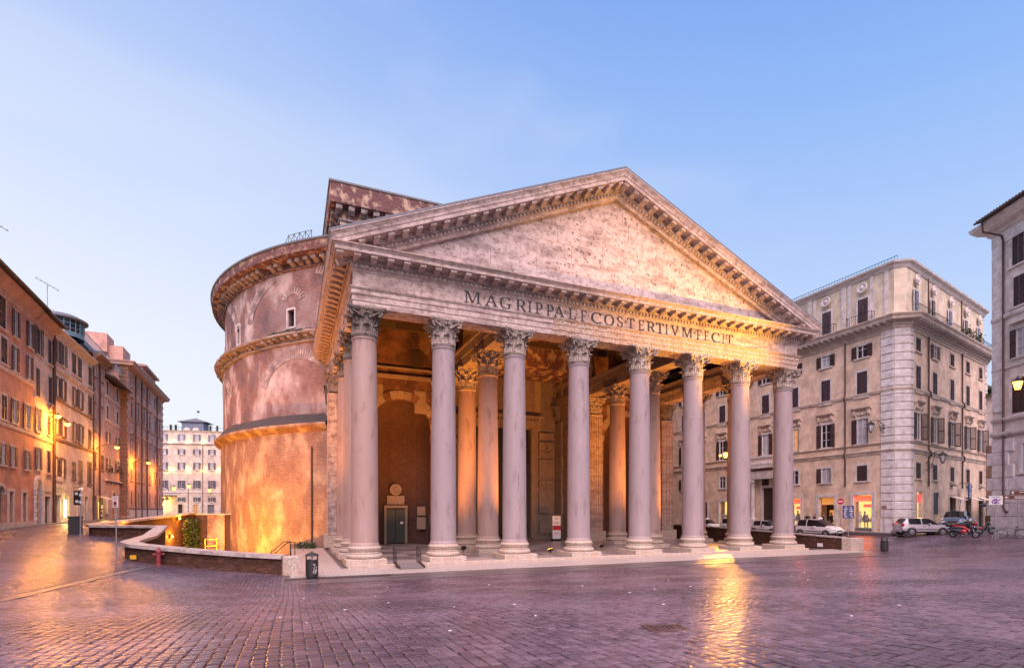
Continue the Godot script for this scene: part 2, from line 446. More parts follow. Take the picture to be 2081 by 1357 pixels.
func _ready() -> void:
	# camera: level, with the lens shifted up
	var cam := Camera3D.new()
	cam.name = "camera"
	add_child(cam)
	cam.projection = Camera3D.PROJECTION_FRUSTUM
	cam.near = 0.1
	cam.far = 3000.0
	cam.size = 2.0 * 678.5 / 1076.5 * 0.1
	cam.frustum_offset = Vector2(0.0, 360.3 / 1076.5 * 0.1)
	cam.position = Vector3(-3.883, 2.678, 31.364)
	cam.rotation = Vector3(0, -deg_to_rad(22.72), 0)
	cam.current = true
	var env := Environment.new()
	env.background_mode = Environment.BG_SKY
	env.tonemap_mode = Environment.TONE_MAPPER_LINEAR
	env.tonemap_exposure = 1.5
	env.sdfgi_enabled = true
	env.ssao_enabled = true
	env.ssil_enabled = true
	env.background_energy_multiplier = 0.67
	var sky := Sky.new()
	var pano := PanoramaSkyMaterial.new()
	pano.panorama = make_sky()
	sky.sky_material = pano
	env.sky = sky
	var we := WorldEnvironment.new()
	we.name = "world"
	we.environment = env
	add_child(we)
	# what is left of the daylight: a wide, soft, faintly rosy glow from behind the viewer
	var sun := DirectionalLight3D.new()
	sun.name = "sun"
	sun.light_color = Color(1.0, 0.85, 0.83)
	sun.light_energy = 1.55
	sun.light_angular_distance = 75.0
	sun.shadow_enabled = true
	add_child(sun)
	sun.look_at_from_position(Vector3(-6, 26, 20), Vector3.ZERO)
	make_materials()
	build_ground()
	build_temple()
	build_parapets()
	build_left_street()
	build_palace()
	build_traffic()
	build_furniture()
	build_lights()

# twilight sky: deep blue overhead, paling to the horizon, palest towards the set sun on the left
func make_sky() -> ImageTexture:
	var w := 512
	var h := 256
	var im := Image.create_empty(w, h, false, Image.FORMAT_RGBF)
	var f := FastNoiseLite.new()
	f.seed = 4; f.frequency = 0.9; f.fractal_octaves = 4
	var stops := [[0.0, Vector3(0.76, 0.85, 0.99)], [10.0, Vector3(0.62, 0.75, 0.98)], [22.0, Vector3(0.42, 0.60, 0.97)], [34.0, Vector3(0.26, 0.47, 0.93)], [46.0, Vector3(0.16, 0.35, 0.86)], [90.0, Vector3(0.11, 0.27, 0.68)]]
	for j in h:
		var el := 90.0 - 180.0 * (j + 0.5) / h
		var base := Vector3(0.30, 0.28, 0.30)
		if el >= 0.0:
			for k in stops.size() - 1:
				if el >= stops[k][0] and el <= stops[k + 1][0]:
					base = stops[k][1].lerp(stops[k + 1][1], (el - stops[k][0]) / (stops[k + 1][0] - stops[k][0]))
		for i in w:
			var c := base
			if el >= 0.0:
				var az := (float(i) + 0.5) / w * 360.0 - 90.0
				var da := absf(wrapf(az + 122.0, -180.0, 180.0))
				var g := exp(-pow(da / 62.0, 2.0)) * exp(-pow(el / 38.0, 2.0))
				c = c.lerp(Vector3(1.0, 1.0, 1.03), g * 0.85)
				var r := deg_to_rad(az)
				var e := deg_to_rad(el)
				var p := Vector3(cos(r) * cos(e), sin(e) * 3.0, sin(r) * cos(e)) * 1.6
				var n := f.get_noise_3dv(p)
				c = c.lerp(Vector3(0.86, 0.90, 1.0), clampf((n - 0.05) * 0.5, 0.0, 0.16))
			im.set_pixel(i, j, Color(c.x, c.y, c.z))
	return ImageTexture.create_from_image(im)

# ---------- the lie of the land: the square falls towards the temple porch ----------
func ss(t: float) -> float:
	t = clampf(t, 0.0, 1.0)
	return t * t * (3.0 - 2.0 * t)

func ground_y(x: float, d: float) -> float:
	var dx := maxf(0.0, maxf(-2.0 - x, (x - 36.0) * 1.2))
	var dd := maxf(0.0, maxf(-7.0 - d, (d - 25.0) * 0.6))
	if x < -2.0 or x > 36.0: dd = maxf(0.0, -7.0 - d)
	var y := -0.57 + 1.6 * pow(ss(sqrt(dx * dx + dd * dd) / 21.0), 0.8)
	if x < 0.0: y += clampf((-x - 6.0) / 9.0, 0.0, 1.0) * (0.45 * ss((d - 4.0) / 22.0) + 0.008 * clampf(d - 20.0, 0.0, 90.0))
	return y

func ground_n(x: float, d: float) -> Vector3:
	var e := 0.5
	var gx := (ground_y(x + e, d) - ground_y(x - e, d)) / (2 * e)
	var gd := (ground_y(x, d + e) - ground_y(x, d - e)) / (2 * e)
	return Vector3(-gx, 1.0, gd).normalized()

func G(x: float, d: float, up := 0.0) -> Vector3: return W(x, ground_y(x, d) + up, d)

var hole := PackedVector2Array()

func make_hole() -> void:
	hole.append(Vector2(-3.95, -4.4))
	hole.append(Vector2(-3.95, -2.6))
	for p in left_wall_line(): hole.append(p)
	for p in [Vector2(-11.5, 36), Vector2(-12.0, 42), Vector2(-9, 60), Vector2(44, 60), Vector2(37.4, 24), Vector2(37.4, -4.4)]: hole.append(p)

func left_wall_line() -> Array:
	# centre line of the parapet round the sunken strip on the left, from the end pier round two noses to the back
	var a := [Vector2(-4.2, -2.75), Vector2(-6.5, -2.05), Vector2(-8.6, -1.25), Vector2(-10.2, -0.35)]
	for k in 7:
		var t := lerpf(-0.35, 1.0, k / 6.0) * PI / 2
		a.append(Vector2(-10.35 - 1.05 * cos(t), 1.25 + 1.35 * sin(t)) if k > 0 else Vector2(-10.95, 0.35))
	a = [Vector2(-4.2, -2.75), Vector2(-6.5, -2.05), Vector2(-8.7, -1.2), Vector2(-10.1, -0.45), Vector2(-10.9, 0.15), Vector2(-11.35, 0.8), Vector2(-11.55, 1.5), Vector2(-11.65, 2.4), Vector2(-11.8, 4.6), Vector2(-12.0, 8.0), Vector2(-12.3, 13.0)]
	a.append_array([Vector2(-13.8, 13.5), Vector2(-15.6, 14.05), Vector2(-16.6, 14.5), Vector2(-16.95, 15.2), Vector2(-16.75, 16.4), Vector2(-15.6, 21.0), Vector2(-14.3, 26.5), Vector2(-13.2, 32.0)])
	return a

func build_ground() -> void:
	make_hole()
	var m := MB.new()
	var x0 := -60.0
	var x1 := 96.0
	var d0 := -48.0
	var d1 := 132.0
	var st := 1.5
	var nx := int((x1 - x0) / st)
	var nd := int((d1 - d0) / st)
	var hy := []
	var hn := []
	for i in nx + 1:
		var cy := PackedFloat32Array()
		var cn := PackedVector3Array()
		for j in nd + 1:
			cy.append(ground_y(x0 + i * st, d0 + j * st))
			cn.append(ground_n(x0 + i * st, d0 + j * st))
		hy.append(cy); hn.append(cn)
	for i in nx:
		for j in nd:
			var xa := x0 + i * st
			var da := d0 + j * st
			var cs := [Vector2(xa, da), Vector2(xa + st, da), Vector2(xa + st, da + st), Vector2(xa, da + st)]
			var inside := 0
			if xa > -18.0 and xa < 46.0 and da > -7.0 and da < 62.0:
				for c in cs:
					if Geometry2D.is_point_in_polygon(c, hole): inside += 1
			if inside == 4: continue
			if inside == 0:
				m.squad(W(xa, hy[i][j], da), W(xa + st, hy[i + 1][j], da), W(xa + st, hy[i + 1][j + 1], da + st), W(xa, hy[i][j + 1], da + st), hn[i][j], hn[i + 1][j], hn[i + 1][j + 1], hn[i][j + 1])
			else:
				for poly in Geometry2D.clip_polygons(PackedVector2Array(cs), hole):
					var ix := Geometry2D.triangulate_polygon(poly)
					for k in range(0, ix.size(), 3):
						var t := []
						for w in 3: t.append(W(poly[ix[k + w]].x, ground_y(poly[ix[k + w]].x, poly[ix[k + w]].y), poly[ix[k + w]].y))
						if (t[1] - t[0]).cross(t[2] - t[0]).y < 0: m.tri(t[0], t[2], t[1])
						else: m.tri(t[0], t[1], t[2])
	# the rest of the town's ground, out to the horizon
	for r in [[-900, -60, -900, 900], [96, 900, -900, 900], [-60, 96, 132, 900], [-60, 96, -900, -48]]:
		m.quad(W(r[0], 1.0, r[2]), W(r[1], 1.0, r[2]), W(r[1], 1.0, r[3]), W(r[0], 1.0, r[3]))
	var land := structure("piazza", m.mesh(), M.far_paving)
	# small basalt setts in rows that run towards the porch
	var cm := MB.new()
	var hs := 0.0715
	for k in 4:
		var b := Basis(Vector3.UP, k * PI / 2)
		cm.quad(b * Vector3(-hs, -0.03, hs), b * Vector3(hs, -0.03, hs), b * Vector3(hs, 0.021, hs), b * Vector3(-hs, 0.021, hs))
		cm.quad(b * Vector3(-hs, 0.021, hs), b * Vector3(hs, 0.021, hs), b * Vector3(hs - 0.017, 0.029, hs - 0.017), b * Vector3(-hs + 0.017, 0.029, hs - 0.017))
		cm.tri(b * Vector3(-hs + 0.017, 0.029, hs - 0.017), b * Vector3(hs - 0.017, 0.029, hs - 0.017), Vector3(0, 0.031, 0))
	var cmesh := cm.mesh()
	var yaw := deg_to_rad(22.72)
	var near := []
	var rest := []
	var tone := [0.22, 0.27, 0.31, 0.36, 0.42, 0.50]
	var wet := FastNoiseLite.new()
	wet.seed = 5; wet.frequency = 0.25
	rng.seed = 77
	var pitch := 0.15
	for i in range(-270, 345):
		var shift := rng.randf() * pitch
		var lean := rng.randf_range(-0.02, 0.02)
		for j in range(-225, 250):
			var x := i * pitch + rng.randf_range(-0.008, 0.008) + 0.03 * sin(j * 0.05 + i * 0.013)
			var d := j * pitch + shift
			var rx := x + 3.883
			var rd := d + 31.364
			var fw := rx * 0.3862 + rd * 0.9224
			if fw < 2.4 or fw > 47.0: continue
			var rr := rx * 0.9224 - rd * 0.3862
			if absf(rr) > fw * 1.12 + 2.0: continue
			if d > -4.7 and Geometry2D.is_point_in_polygon(Vector2(x, d), hole): continue
			if d > -6.3 and x > -4.2 and x < 37.5: continue
			if on_gutter(x, d): continue
			var nn := ground_n(x, d)
			var b := Basis(Vector3.UP, lean + rng.randf_range(-0.05, 0.05)) * Basis.from_scale(Vector3(rng.randf_range(0.90, 1.03), 1.0, rng.randf_range(0.86, 1.04)))
			var tilt := Basis(Vector3(nn.z + rng.randf_range(-0.022, 0.022), 0, -nn.x + rng.randf_range(-0.022, 0.022)).normalized(), acos(clampf(nn.y, -1, 1)) + rng.randf_range(0.0, 0.02))
			var xf := Transform3D(tilt * b, W(x, ground_y(x, d) + rng.randf_range(-0.006, 0.005), d))
			var k: int = clampi(int((0.5 + wet.get_noise_2d(x, d) * 0.9 + rng.randf_range(-0.38, 0.38)) * 6), 0, 5)
			if absf(rr) > fw * 0.99 or fw < 5.2: rest.append([fw + 3, xf, k]); continue
			if fw < 9.0: near.append([fw, xf, k])
			else: rest.append([fw, xf, k])
	near.sort_custom(func(a, b): return a[0] < b[0])
	var mats := []
	for t in tone:
		var c: StandardMaterial3D = M.cobble.duplicate()
		c.vertex_color_use_as_albedo = false
		c.albedo_color = lin(0.40 * t, 0.284 * t, 0.35 * t)
		mats.append(c)
	for k in near.size():
		if k < 300: part(land, "cobble", cmesh, mats[near[k][2]], near[k][1])
		else: rest.append(near[k])
	var mm := MultiMesh.new()
	mm.transform_format = MultiMesh.TRANSFORM_3D
	mm.use_colors = true
	mm.mesh = cmesh
	mm.instance_count = rest.size()
	for k in rest.size():
		var t: float = tone[rest[k][2]]
		mm.set_instance_transform(k, rest[k][1])
		mm.set_instance_color(k, Color(t, t * 0.98, t * 0.95))
	var mi := MultiMeshInstance3D.new()
	mi.name = "cobbles"
	mi.multimesh = mm
	mi.material_override = M.cobble
	land.add_child(mi)
	stuff(mi)
	build_gutters(land)
	build_apron()

var gutter := [Vector2(-10.2, -20.0), Vector2(-10.6, -14.2), Vector2(-10.8, -10.6), Vector2(-10.6, -6.9), Vector2(-10.15, -3.2), Vector2(-9.9, -1.6)]
func on_gutter(x: float, d: float) -> bool:
	if x > -9.4 or x < -11.6 or d > -1.2: return false
	for k in gutter.size() - 1:
		if Geometry2D.get_closest_point_to_segment(Vector2(x, d), gutter[k], gutter[k + 1]).distance_to(Vector2(x, d)) < 0.2: return true
	return false

func build_gutters(land: Node) -> void:
	# a flush line of long pale stones crossing the setts on the left
	rng.seed = 12
	for k in gutter.size() - 1:
		var a: Vector2 = gutter[k]
		var b: Vector2 = gutter[k + 1]
		var cnt := int(a.distance_to(b) / 0.9)
		for j in cnt:
			var p := a.lerp(b, (j + 0.5) / cnt)
			var dir := (b - a).normalized()
			var m := MB.new()
			m.slab(Vector3.ZERO, Vector3(0.3, 0.07, a.distance_to(b) / cnt - 0.02), 0.012)
			var nn := ground_n(p.x, p.y)
			part(land, "gutter_stone", m.mesh(), M.kerb, Transform3D(Basis(Vector3(nn.z, 0, -nn.x).normalized(), acos(nn.y)) * Basis(Vector3.UP, -atan2(dir.x, dir.y)), G(p.x, p.y, -0.004 + rng.randf() * 0.006)))

func build_apron() -> void:
	# travertine slabs before the steps, then a band of dark slabs down to the setts
	var m := MB.new()
	m.quad(W(-3.95, -0.47, -4.42), W(37.4, -0.47, -4.42), W(37.4, -0.47, 24), W(-3.95, -0.47, 24))
	var bed := structure("forecourt", m.mesh(), M.apron_dark)
	rng.seed = 31
	var rows := [[-4.35, -3.35], [-3.35, -2.3], [-2.3, -1.3]]
	for r in rows:
		var x := -3.9
		while x < 37.2:
			var w := rng.randf_range(1.1, 2.1)
			w = minf(w, 37.3 - x)
			if w > 0.25:
				var s := MB.new()
				s.slab(Vector3.ZERO, Vector3(w - 0.012, 0.1, r[1] - r[0] - 0.012), 0.008)
				part(bed, "paving_slab", s.mesh(), M.apron, at(W(x + w / 2, -0.472 + rng.randf_range(-0.006, 0.006), (r[0] + r[1]) / 2)))
			x += w
	# the way along the left flank
	for j in 9:
		for i in 2:
			var s := MB.new()
			s.slab(Vector3.ZERO, Vector3(1.23, 0.1, 1.98), 0.008)
			part(bed, "paving_slab", s.mesh(), M.apron, at(W(-3.2 + i * 1.25, -0.475 + rng.randf_range(-0.005, 0.005), -0.28 + j * 2.0)))
	for r in [[-5.35, -4.37], [-6.3, -5.36]]:
		var x := -4.1
		while x < 37.3:
			var w := minf(rng.randf_range(1.2, 2.4), 37.4 - x)
			if w > 0.25:
				var s := MB.new()
				s.slab(Vector3.ZERO, Vector3(w - 0.012, 0.12, r[1] - r[0] - 0.012), 0.012)
				part(bed, "kerb_slab", s.mesh(), M.apron_dark, at(W(x + w / 2, -0.555 + rng.randf_range(-0.005, 0.004) + (0.02 if r[0] > -6 else 0.0), (r[0] + r[1]) / 2)))
			x += w
	# long drain grating in the band
	var g := thing("drain_grating", "long narrow iron drain grating set in the dark kerb band beside the bin", "grating", at(W(-1.9, -0.47, -5.0), 0.0))
	var fm := MB.new()
	fm.bx(-2.2, 2.6, 0.0, 0.012, 0.17, 0.2); fm.bx(-2.2, 2.6, 0.0, 0.012, -0.2, -0.17)
	part(g, "frame", fm.mesh(), M.iron)
	for k in 60: bp(g, "bar", Vector3(-2.16 + k * 0.08, 0.004, 0), Vector3(0.03, 0.012, 0.34), M.iron)
	# square grating near the camera
	var q := thing("manhole_grating", "rusty slotted iron grating set among the setts in the foreground", "grating", Transform3D(Basis(Vector3.UP, -0.3), G(1.1, -25.2, 0.034)))
	var qm := MB.new()
	for s in [-1, 1]: qm.box(Vector3(s * 0.27, 0, 0), Vector3(0.05, 0.012, 0.4)); qm.box(Vector3(0, 0, s * 0.2), Vector3(0.59, 0.011, 0.05))
	part(q, "frame", qm.mesh(), M.pipe)
	for k in 7: bp(q, "bar", Vector3(-0.21 + k * 0.07, -0.002, 0), Vector3(0.03, 0.01, 0.36), M.pipe)
	# scraps of paper blown over the setts
	rng.seed = 8
	var lm := MB.new()
	for k in 34:
		var fw := rng.randf_range(6.5, 24.0)
		var rr := rng.randf_range(-0.5, 0.75) * fw
		var x := -3.883 + fw * 0.3862 + rr * 0.9224
		var d := -31.364 + fw * 0.9224 - rr * 0.3862
		if d > -6.5: continue
		lm.box(G(x, d, 0.04), Vector3(rng.randf_range(0.03, 0.07), 0.006, rng.randf_range(0.02, 0.05)), Basis(Vector3.UP, rng.randf() * 3.0))
	var lo := part(self, "paper_scraps", lm.mesh(), M.paper)
	tag(lo, "tiny white paper scraps scattered over the dark setts", "litter")
	stuff(lo)

# ---------- parapets and the sunken strip ----------
func offset_line(a: Array, o: float) -> Array:
	var out := []
	for k in a.size():
		var t: Vector2
		if k == 0: t = (a[1] - a[0]).normalized()
		elif k == a.size() - 1: t = (a[k] - a[k - 1]).normalized()
		else:
			t = ((a[k] - a[k - 1]).normalized() + (a[k + 1] - a[k]).normalized()).normalized()
		out.append(a[k] + Vector2(t.y, -t.x) * o)
	return out

func wall_along(parent: Node, called: String, a: Array, half: float, top: Callable, foot: Callable, mat_: Material) -> void:
	var l := offset_line(a, -half)
	var r := offset_line(a, half)
	var m := MB.new()
	for k in a.size() - 1:
		var lt0 := W(l[k].x, top.call(a[k]), l[k].y)
		var lt1 := W(l[k + 1].x, top.call(a[k + 1]), l[k + 1].y)
		var rt0 := W(r[k].x, top.call(a[k]), r[k].y)
		var rt1 := W(r[k + 1].x, top.call(a[k + 1]), r[k + 1].y)
		var lb0 := W(l[k].x, foot.call(a[k]), l[k].y)
		var lb1 := W(l[k + 1].x, foot.call(a[k + 1]), l[k + 1].y)
		var rb0 := W(r[k].x, foot.call(a[k]), r[k].y)
		var rb1 := W(r[k + 1].x, foot.call(a[k + 1]), r[k + 1].y)
		m.quad(lb1, lb0, lt0, lt1)
		m.quad(rb0, rb1, rt1, rt0)
		m.quad(lt0, rt0, rt1, lt1)
		if k == 0: m.quad(lb0, rb0, rt0, lt0)
		if k == a.size() - 2: m.quad(rb1, lb1, lt1, rt1)
	part(parent, called, m.mesh(), mat_)

func coping_along(parent: Node, a: Array, half: float, top: Callable, thick: float) -> void:
	var l := offset_line(a, -half)
	var r := offset_line(a, half)
	for k in a.size() - 1:
		var cnt := maxi(1, int(a[k].distance_to(a[k + 1]) / 1.3))
		for j in cnt:
			var t0 := float(j) / cnt
			var t1 := (j + 1.0) / cnt - 0.012 / maxf(0.2, a[k].distance_to(a[k + 1]))
			var q := []
			for w in [[l, t0], [r, t0], [r, t1], [l, t1]]:
				var p: Vector2 = w[0][k].lerp(w[0][k + 1], w[1])
				q.append(W(p.x, lerpf(top.call(a[k]), top.call(a[k + 1]), w[1]) + 0.003 * ((j + k) % 3), p.y))
			var m := MB.new()
			var up := Vector3.UP * thick
			m.quad(q[0] + up, q[1] + up, q[2] + up, q[3] + up)
			m.quad(q[3], q[2], q[1], q[0])
			for e in 4: m.quad(q[e], q[(e + 1) % 4], q[(e + 1) % 4] + up, q[e] + up)
			part(parent, "coping_stone", m.mesh(), M.coping)

func build_parapets() -> void:
	var a := left_wall_line()
	var top := func(p: Vector2) -> float: return ground_y(p.x, p.y) * 0.86 + 0.74 if p.y < 10.0 else lerpf(1.34, 2.42, clampf((p.y - 10.0) / 22.0, 0.0, 1.0))
	var foot := func(_p: Vector2) -> float: return -2.2
	var w := thing("ditch_parapet", "curving dark brick parapet with pale stone coping round the sunken strip left of the temple", "wall", at(W(-4.2, -0.5, -2.75)))
	var off := Transform3D(Basis.IDENTITY, -w.position)
	var hold := node(w, "masonry", off)
	wall_along(hold, "brickwork", a, 0.21, top, foot, M.parapet_brick)
	var cop := node(w, "coping", off)
	coping_along(cop, a, 0.40, top, 0.17)
	# end pier
	var pm := MB.new()
	pm.slab(Vector3(0.28, 0.45, 0), Vector3(0.78, 1.0, 0.66), 0.03, Basis(Vector3.UP, 0.25))
	part(w, "pier", pm.mesh(), M.base_stone)
	# floor of the sunken strip and the retaining wall behind it
	var fm := MB.new()
	fm.quad(W(-18, -2.0, -3.5), W(-3.4, -2.0, -3.5), W(-3.4, -2.0, 46), W(-18, -2.0, 46))
	var fl := structure("ditch_floor", fm.mesh(), M.ditch)
	fm = MB.new()
	fm.quad(W(33.5, -2.0, -2.6), W(38, -2.0, -2.6), W(38, -2.0, 40), W(33.5, -2.0, 40))
	part(fl, "ditch_bed", fm.mesh(), M.ditch)
	# retaining wall between ditch and flank walkway
	bp(fl, "walkway_edge", W(-3.7, -1.25, 7.5), Vector3(0.4, 1.6, 20.0), M.parapet_brick)
	bp(fl, "walkway_edge", W(-2.0, -1.25, 17.4), Vector3(3.6, 1.6, 0.4), M.parapet_brick)
	bp(fl, "walkway_edge", W(34.1, -1.25, 11.0), Vector3(0.3, 1.6, 26.0), M.parapet_brick)
	bp(fl, "walkway_edge", W(35.7, -1.25, -2.7), Vector3(3.6, 1.55, 0.3), M.parapet_brick)
	var rw := thing("retaining_wall", "tall brick retaining wall closing the lamp-lit ditch behind the parapet", "wall", at(W(-11.3, -2.0, 32.2)))
	var steps := [[-2.2, -0.6, "niche_brick"], [-0.6, 1.0, "rotunda_brick_low"], [1.0, 1.9, "niche_brick"]]
	for s in steps:
		bp(rw, "wall_panel", Vector3((s[0] + s[1]) / 2, 2.15, 0.0 if s[0] < 0.5 else -0.15), Vector3(s[1] - s[0] - 0.02, 4.3, 0.6), M[s[2]])
	bp(rw, "coping_stone", Vector3(-0.2, 4.37, -0.05), Vector3(4.3, 0.14, 0.8), M.coping)
	# right parapet
	var b := [Vector2(37.45, -2.3), Vector2(37.5, 4), Vector2(37.6, 10), Vector2(37.7, 16), Vector2(37.8, 24)]
	var top2 := func(p: Vector2) -> float: return lerpf(0.48, 1.12, clampf((p.y + 2.3) / 20.0, 0, 1))
	var w2 := thing("moat_parapet", "straight brick parapet with thin stone coping beside the parked white taxis", "wall", at(W(37.45, -0.5, -2.6)))
	var hold2 := node(w2, "masonry", Transform3D(Basis.IDENTITY, -w2.position))
	wall_along(hold2, "brickwork", b, 0.2, top2, foot, M.parapet_brick)
	coping_along(hold2, b, 0.28, top2, 0.12)
	pm = MB.new()
	pm.slab(Vector3(0.0, 0.5, 0.35), Vector3(1.5, 1.12, 0.75), 0.03)
	part(w2, "pier", pm.mesh(), M.base_stone)
	bp(w2, "notice", Vector3(-0.22, 0.35, -2.3), Vector3(0.02, 0.3, 0.5), M.paper)
	# small fittings on the left wall
	tag(bp(self, numbered("yellow_plaque"), W(-11.02, 0.45, -0.42) + Vector3(0.08, 0, 0.1), Vector3(0.34, 0.2, 0.02), M.sign_yellow, Basis(Vector3.UP, -0.55)), "small blank yellow plaque fixed to the curved brick parapet", "plaque")
	for p in [[-11.42, 3.4], [-11.5, 4.6]]:
		tag(bp(self, numbered("wall_notice"), W(p[0], 0.55, p[1]), Vector3(0.02, 0.34, 0.2), M.paper, Basis(Vector3.UP, 0.06)), ("near" if p[1] < 4 else "far") + "er of two small pale notices inside the parapet ditch", "notice", "notices on the inner ditch wall")
	build_ditch_things()

func build_ditch_things() -> void:
	var moss_m := MB.new()
	rng.seed = 3
	for k in 420:
		var p := W(rng.randf_range(-3.4, -1.9), rng.randf_range(-0.45, 0.05), rng.randf_range(15.6, 17.6))
		var b := Basis.from_euler(Vector3(rng.randf() * 6, rng.randf() * 6, rng.randf() * 6))
		moss_m.quad(p, p + b.x * 0.09, p + b.x * 0.09 + b.y * 0.12, p + b.y * 0.12)
	tag(stuff(part(self, "weeds", moss_m.mesh(), M.leaf)), "low green weeds growing at the foot of the left flank wall", "weeds")
	var creeper := MB.new()
	for k in 900:
		var t := rng.randf()
		var p := W(lerpf(-13.7, -13.0, t) + 0.35 + rng.randf() * 0.15, rng.randf_range(-1.0, 1.9), lerpf(27.5, 32.0, t))
		var b := Basis.from_euler(Vector3(rng.randf() * 6, rng.randf() * 6, rng.randf() * 6))
		creeper.quad(p, p + b.x * 0.14, p + b.x * 0.14 + b.y * 0.16, p + b.y * 0.16)
	tag(stuff(part(self, "creeper", creeper.mesh(), M.leaf)), "dark creeper hanging on the inner ditch wall beside the retaining wall", "creeper")
	# yellow gate frame
	var y := thing("barrier_frame", "yellow tubular barrier frame standing in the ditch before the retaining wall", "barrier", at(W(-10.6, -2.0, 24.0), 0.2))
	for x in [-0.45, 0.45]: bp(y, "post", Vector3(x, 1.1, 0), Vector3(0.06, 2.2, 0.06), M.sign_yellow)
	for h in [0.8, 1.5, 2.1]: bp(y, "rail", Vector3(0, h, 0), Vector3(0.9, 0.04, 0.04), M.sign_yellow)
	# fragments of ancient stone
	for q in [[-8.3, 9.5, 0.8, 0.35], [-7.0, 12.5, 0.5, 0.5], [-6.2, 10.0, 0.45, 0.8], [-9.3, 14.5, 0.6, 0.3]]:
		var m := MB.new()
		m.lathe([Vector2(q[2], 0), Vector2(q[2] * 1.03, q[3] * 0.4), Vector2(q[2] * 0.9, q[3]), Vector2(0.01, q[3] + 0.02)], 12)
		tag(part(self, "column_drum", m.mesh(), M.base_stone, at(W(q[0], -2.0, q[1]))), {0.8: "widest flat stone drum lying on the ditch floor", 0.5: "middle-sized stone drum lying on the ditch floor", 0.45: "tall narrow stone drum standing on the ditch floor", 0.6: "lowest stone drum far back on the ditch floor"}[q[2]], "stone drum", "ancient drums in the ditch")
	# thin iron railing on the ditch floor beside the rotunda
	var rl := thing("ditch_railing", "thin rusty iron railing with uneven posts at the foot of the rotunda", "railing", at(W(-7.6, -2.0, 15.5), -0.42))
	for k in 8: bp(rl, "post", Vector3(k * 0.85, 0.75 + 0.1 * sin(k * 2.3), 0), Vector3(0.04, 1.5 + 0.2 * sin(k * 2.3), 0.04), M.pipe)
	bp(rl, "rail", Vector3(3.0, 1.25, 0.03), Vector3(6.1, 0.035, 0.02), M.pipe)
	var st := thing("ditch_stairs", "small dark iron stair with handrail leading out of the ditch to the flank walk", "stairs", at(W(-4.3, -2.0, 9.5), 0.35))
	for k in 7: bp(st, "tread", Vector3(-1.4 + k * 0.22, 0.2 + k * 0.2, 0), Vector3(0.26, 0.04, 0.8), M.iron)
	for z in [-0.42, 0.42]:
		var tm := MB.new()
		tm.tube([Vector3(-1.6, 1.0, z), Vector3(0.1, 2.5, z), Vector3(0.6, 2.5, z)], 0.03)
		tm.tube([Vector3(-1.6, 0, z), Vector3(-1.6, 1.0, z)], 0.03)
		tm.tube([Vector3(0.6, 1.5, z), Vector3(0.6, 2.5, z)], 0.03)
		part(st, "handrail", tm.mesh(), M.iron)

# ---------- the temple ----------
const COLX := [0.05, 4.72, 9.42, 14.15, 19.13, 23.93, 28.61, 33.29]
const XL := -0.68
const XR := 34.02
const DF := -0.72
const XC := 16.67

func erode(m: MB, amp: float, freq: float, sd := 1) -> void:
	var f := FastNoiseLite.new()
	f.seed = sd; f.frequency = freq; f.fractal_octaves = 3
	for k in m.v.size():
		var p := m.v[k]
		m.v[k] = p + Vector3(f.get_noise_3d(p.x, p.y, p.z), f.get_noise_3d(p.x + 50, p.y, p.z), f.get_noise_3d(p.x, p.y + 50, p.z)) * amp
	for k in range(0, m.v.size(), 3):
		var nn := (m.v[k + 2] - m.v[k]).cross(m.v[k + 1] - m.v[k]).normalized()
		m.n[k] = nn; m.n[k + 1] = nn; m.n[k + 2] = nn

const FLAT := Basis(Vector3(1, 0, 0), Vector3(0, 0, -1), Vector3(0, 1, 0))

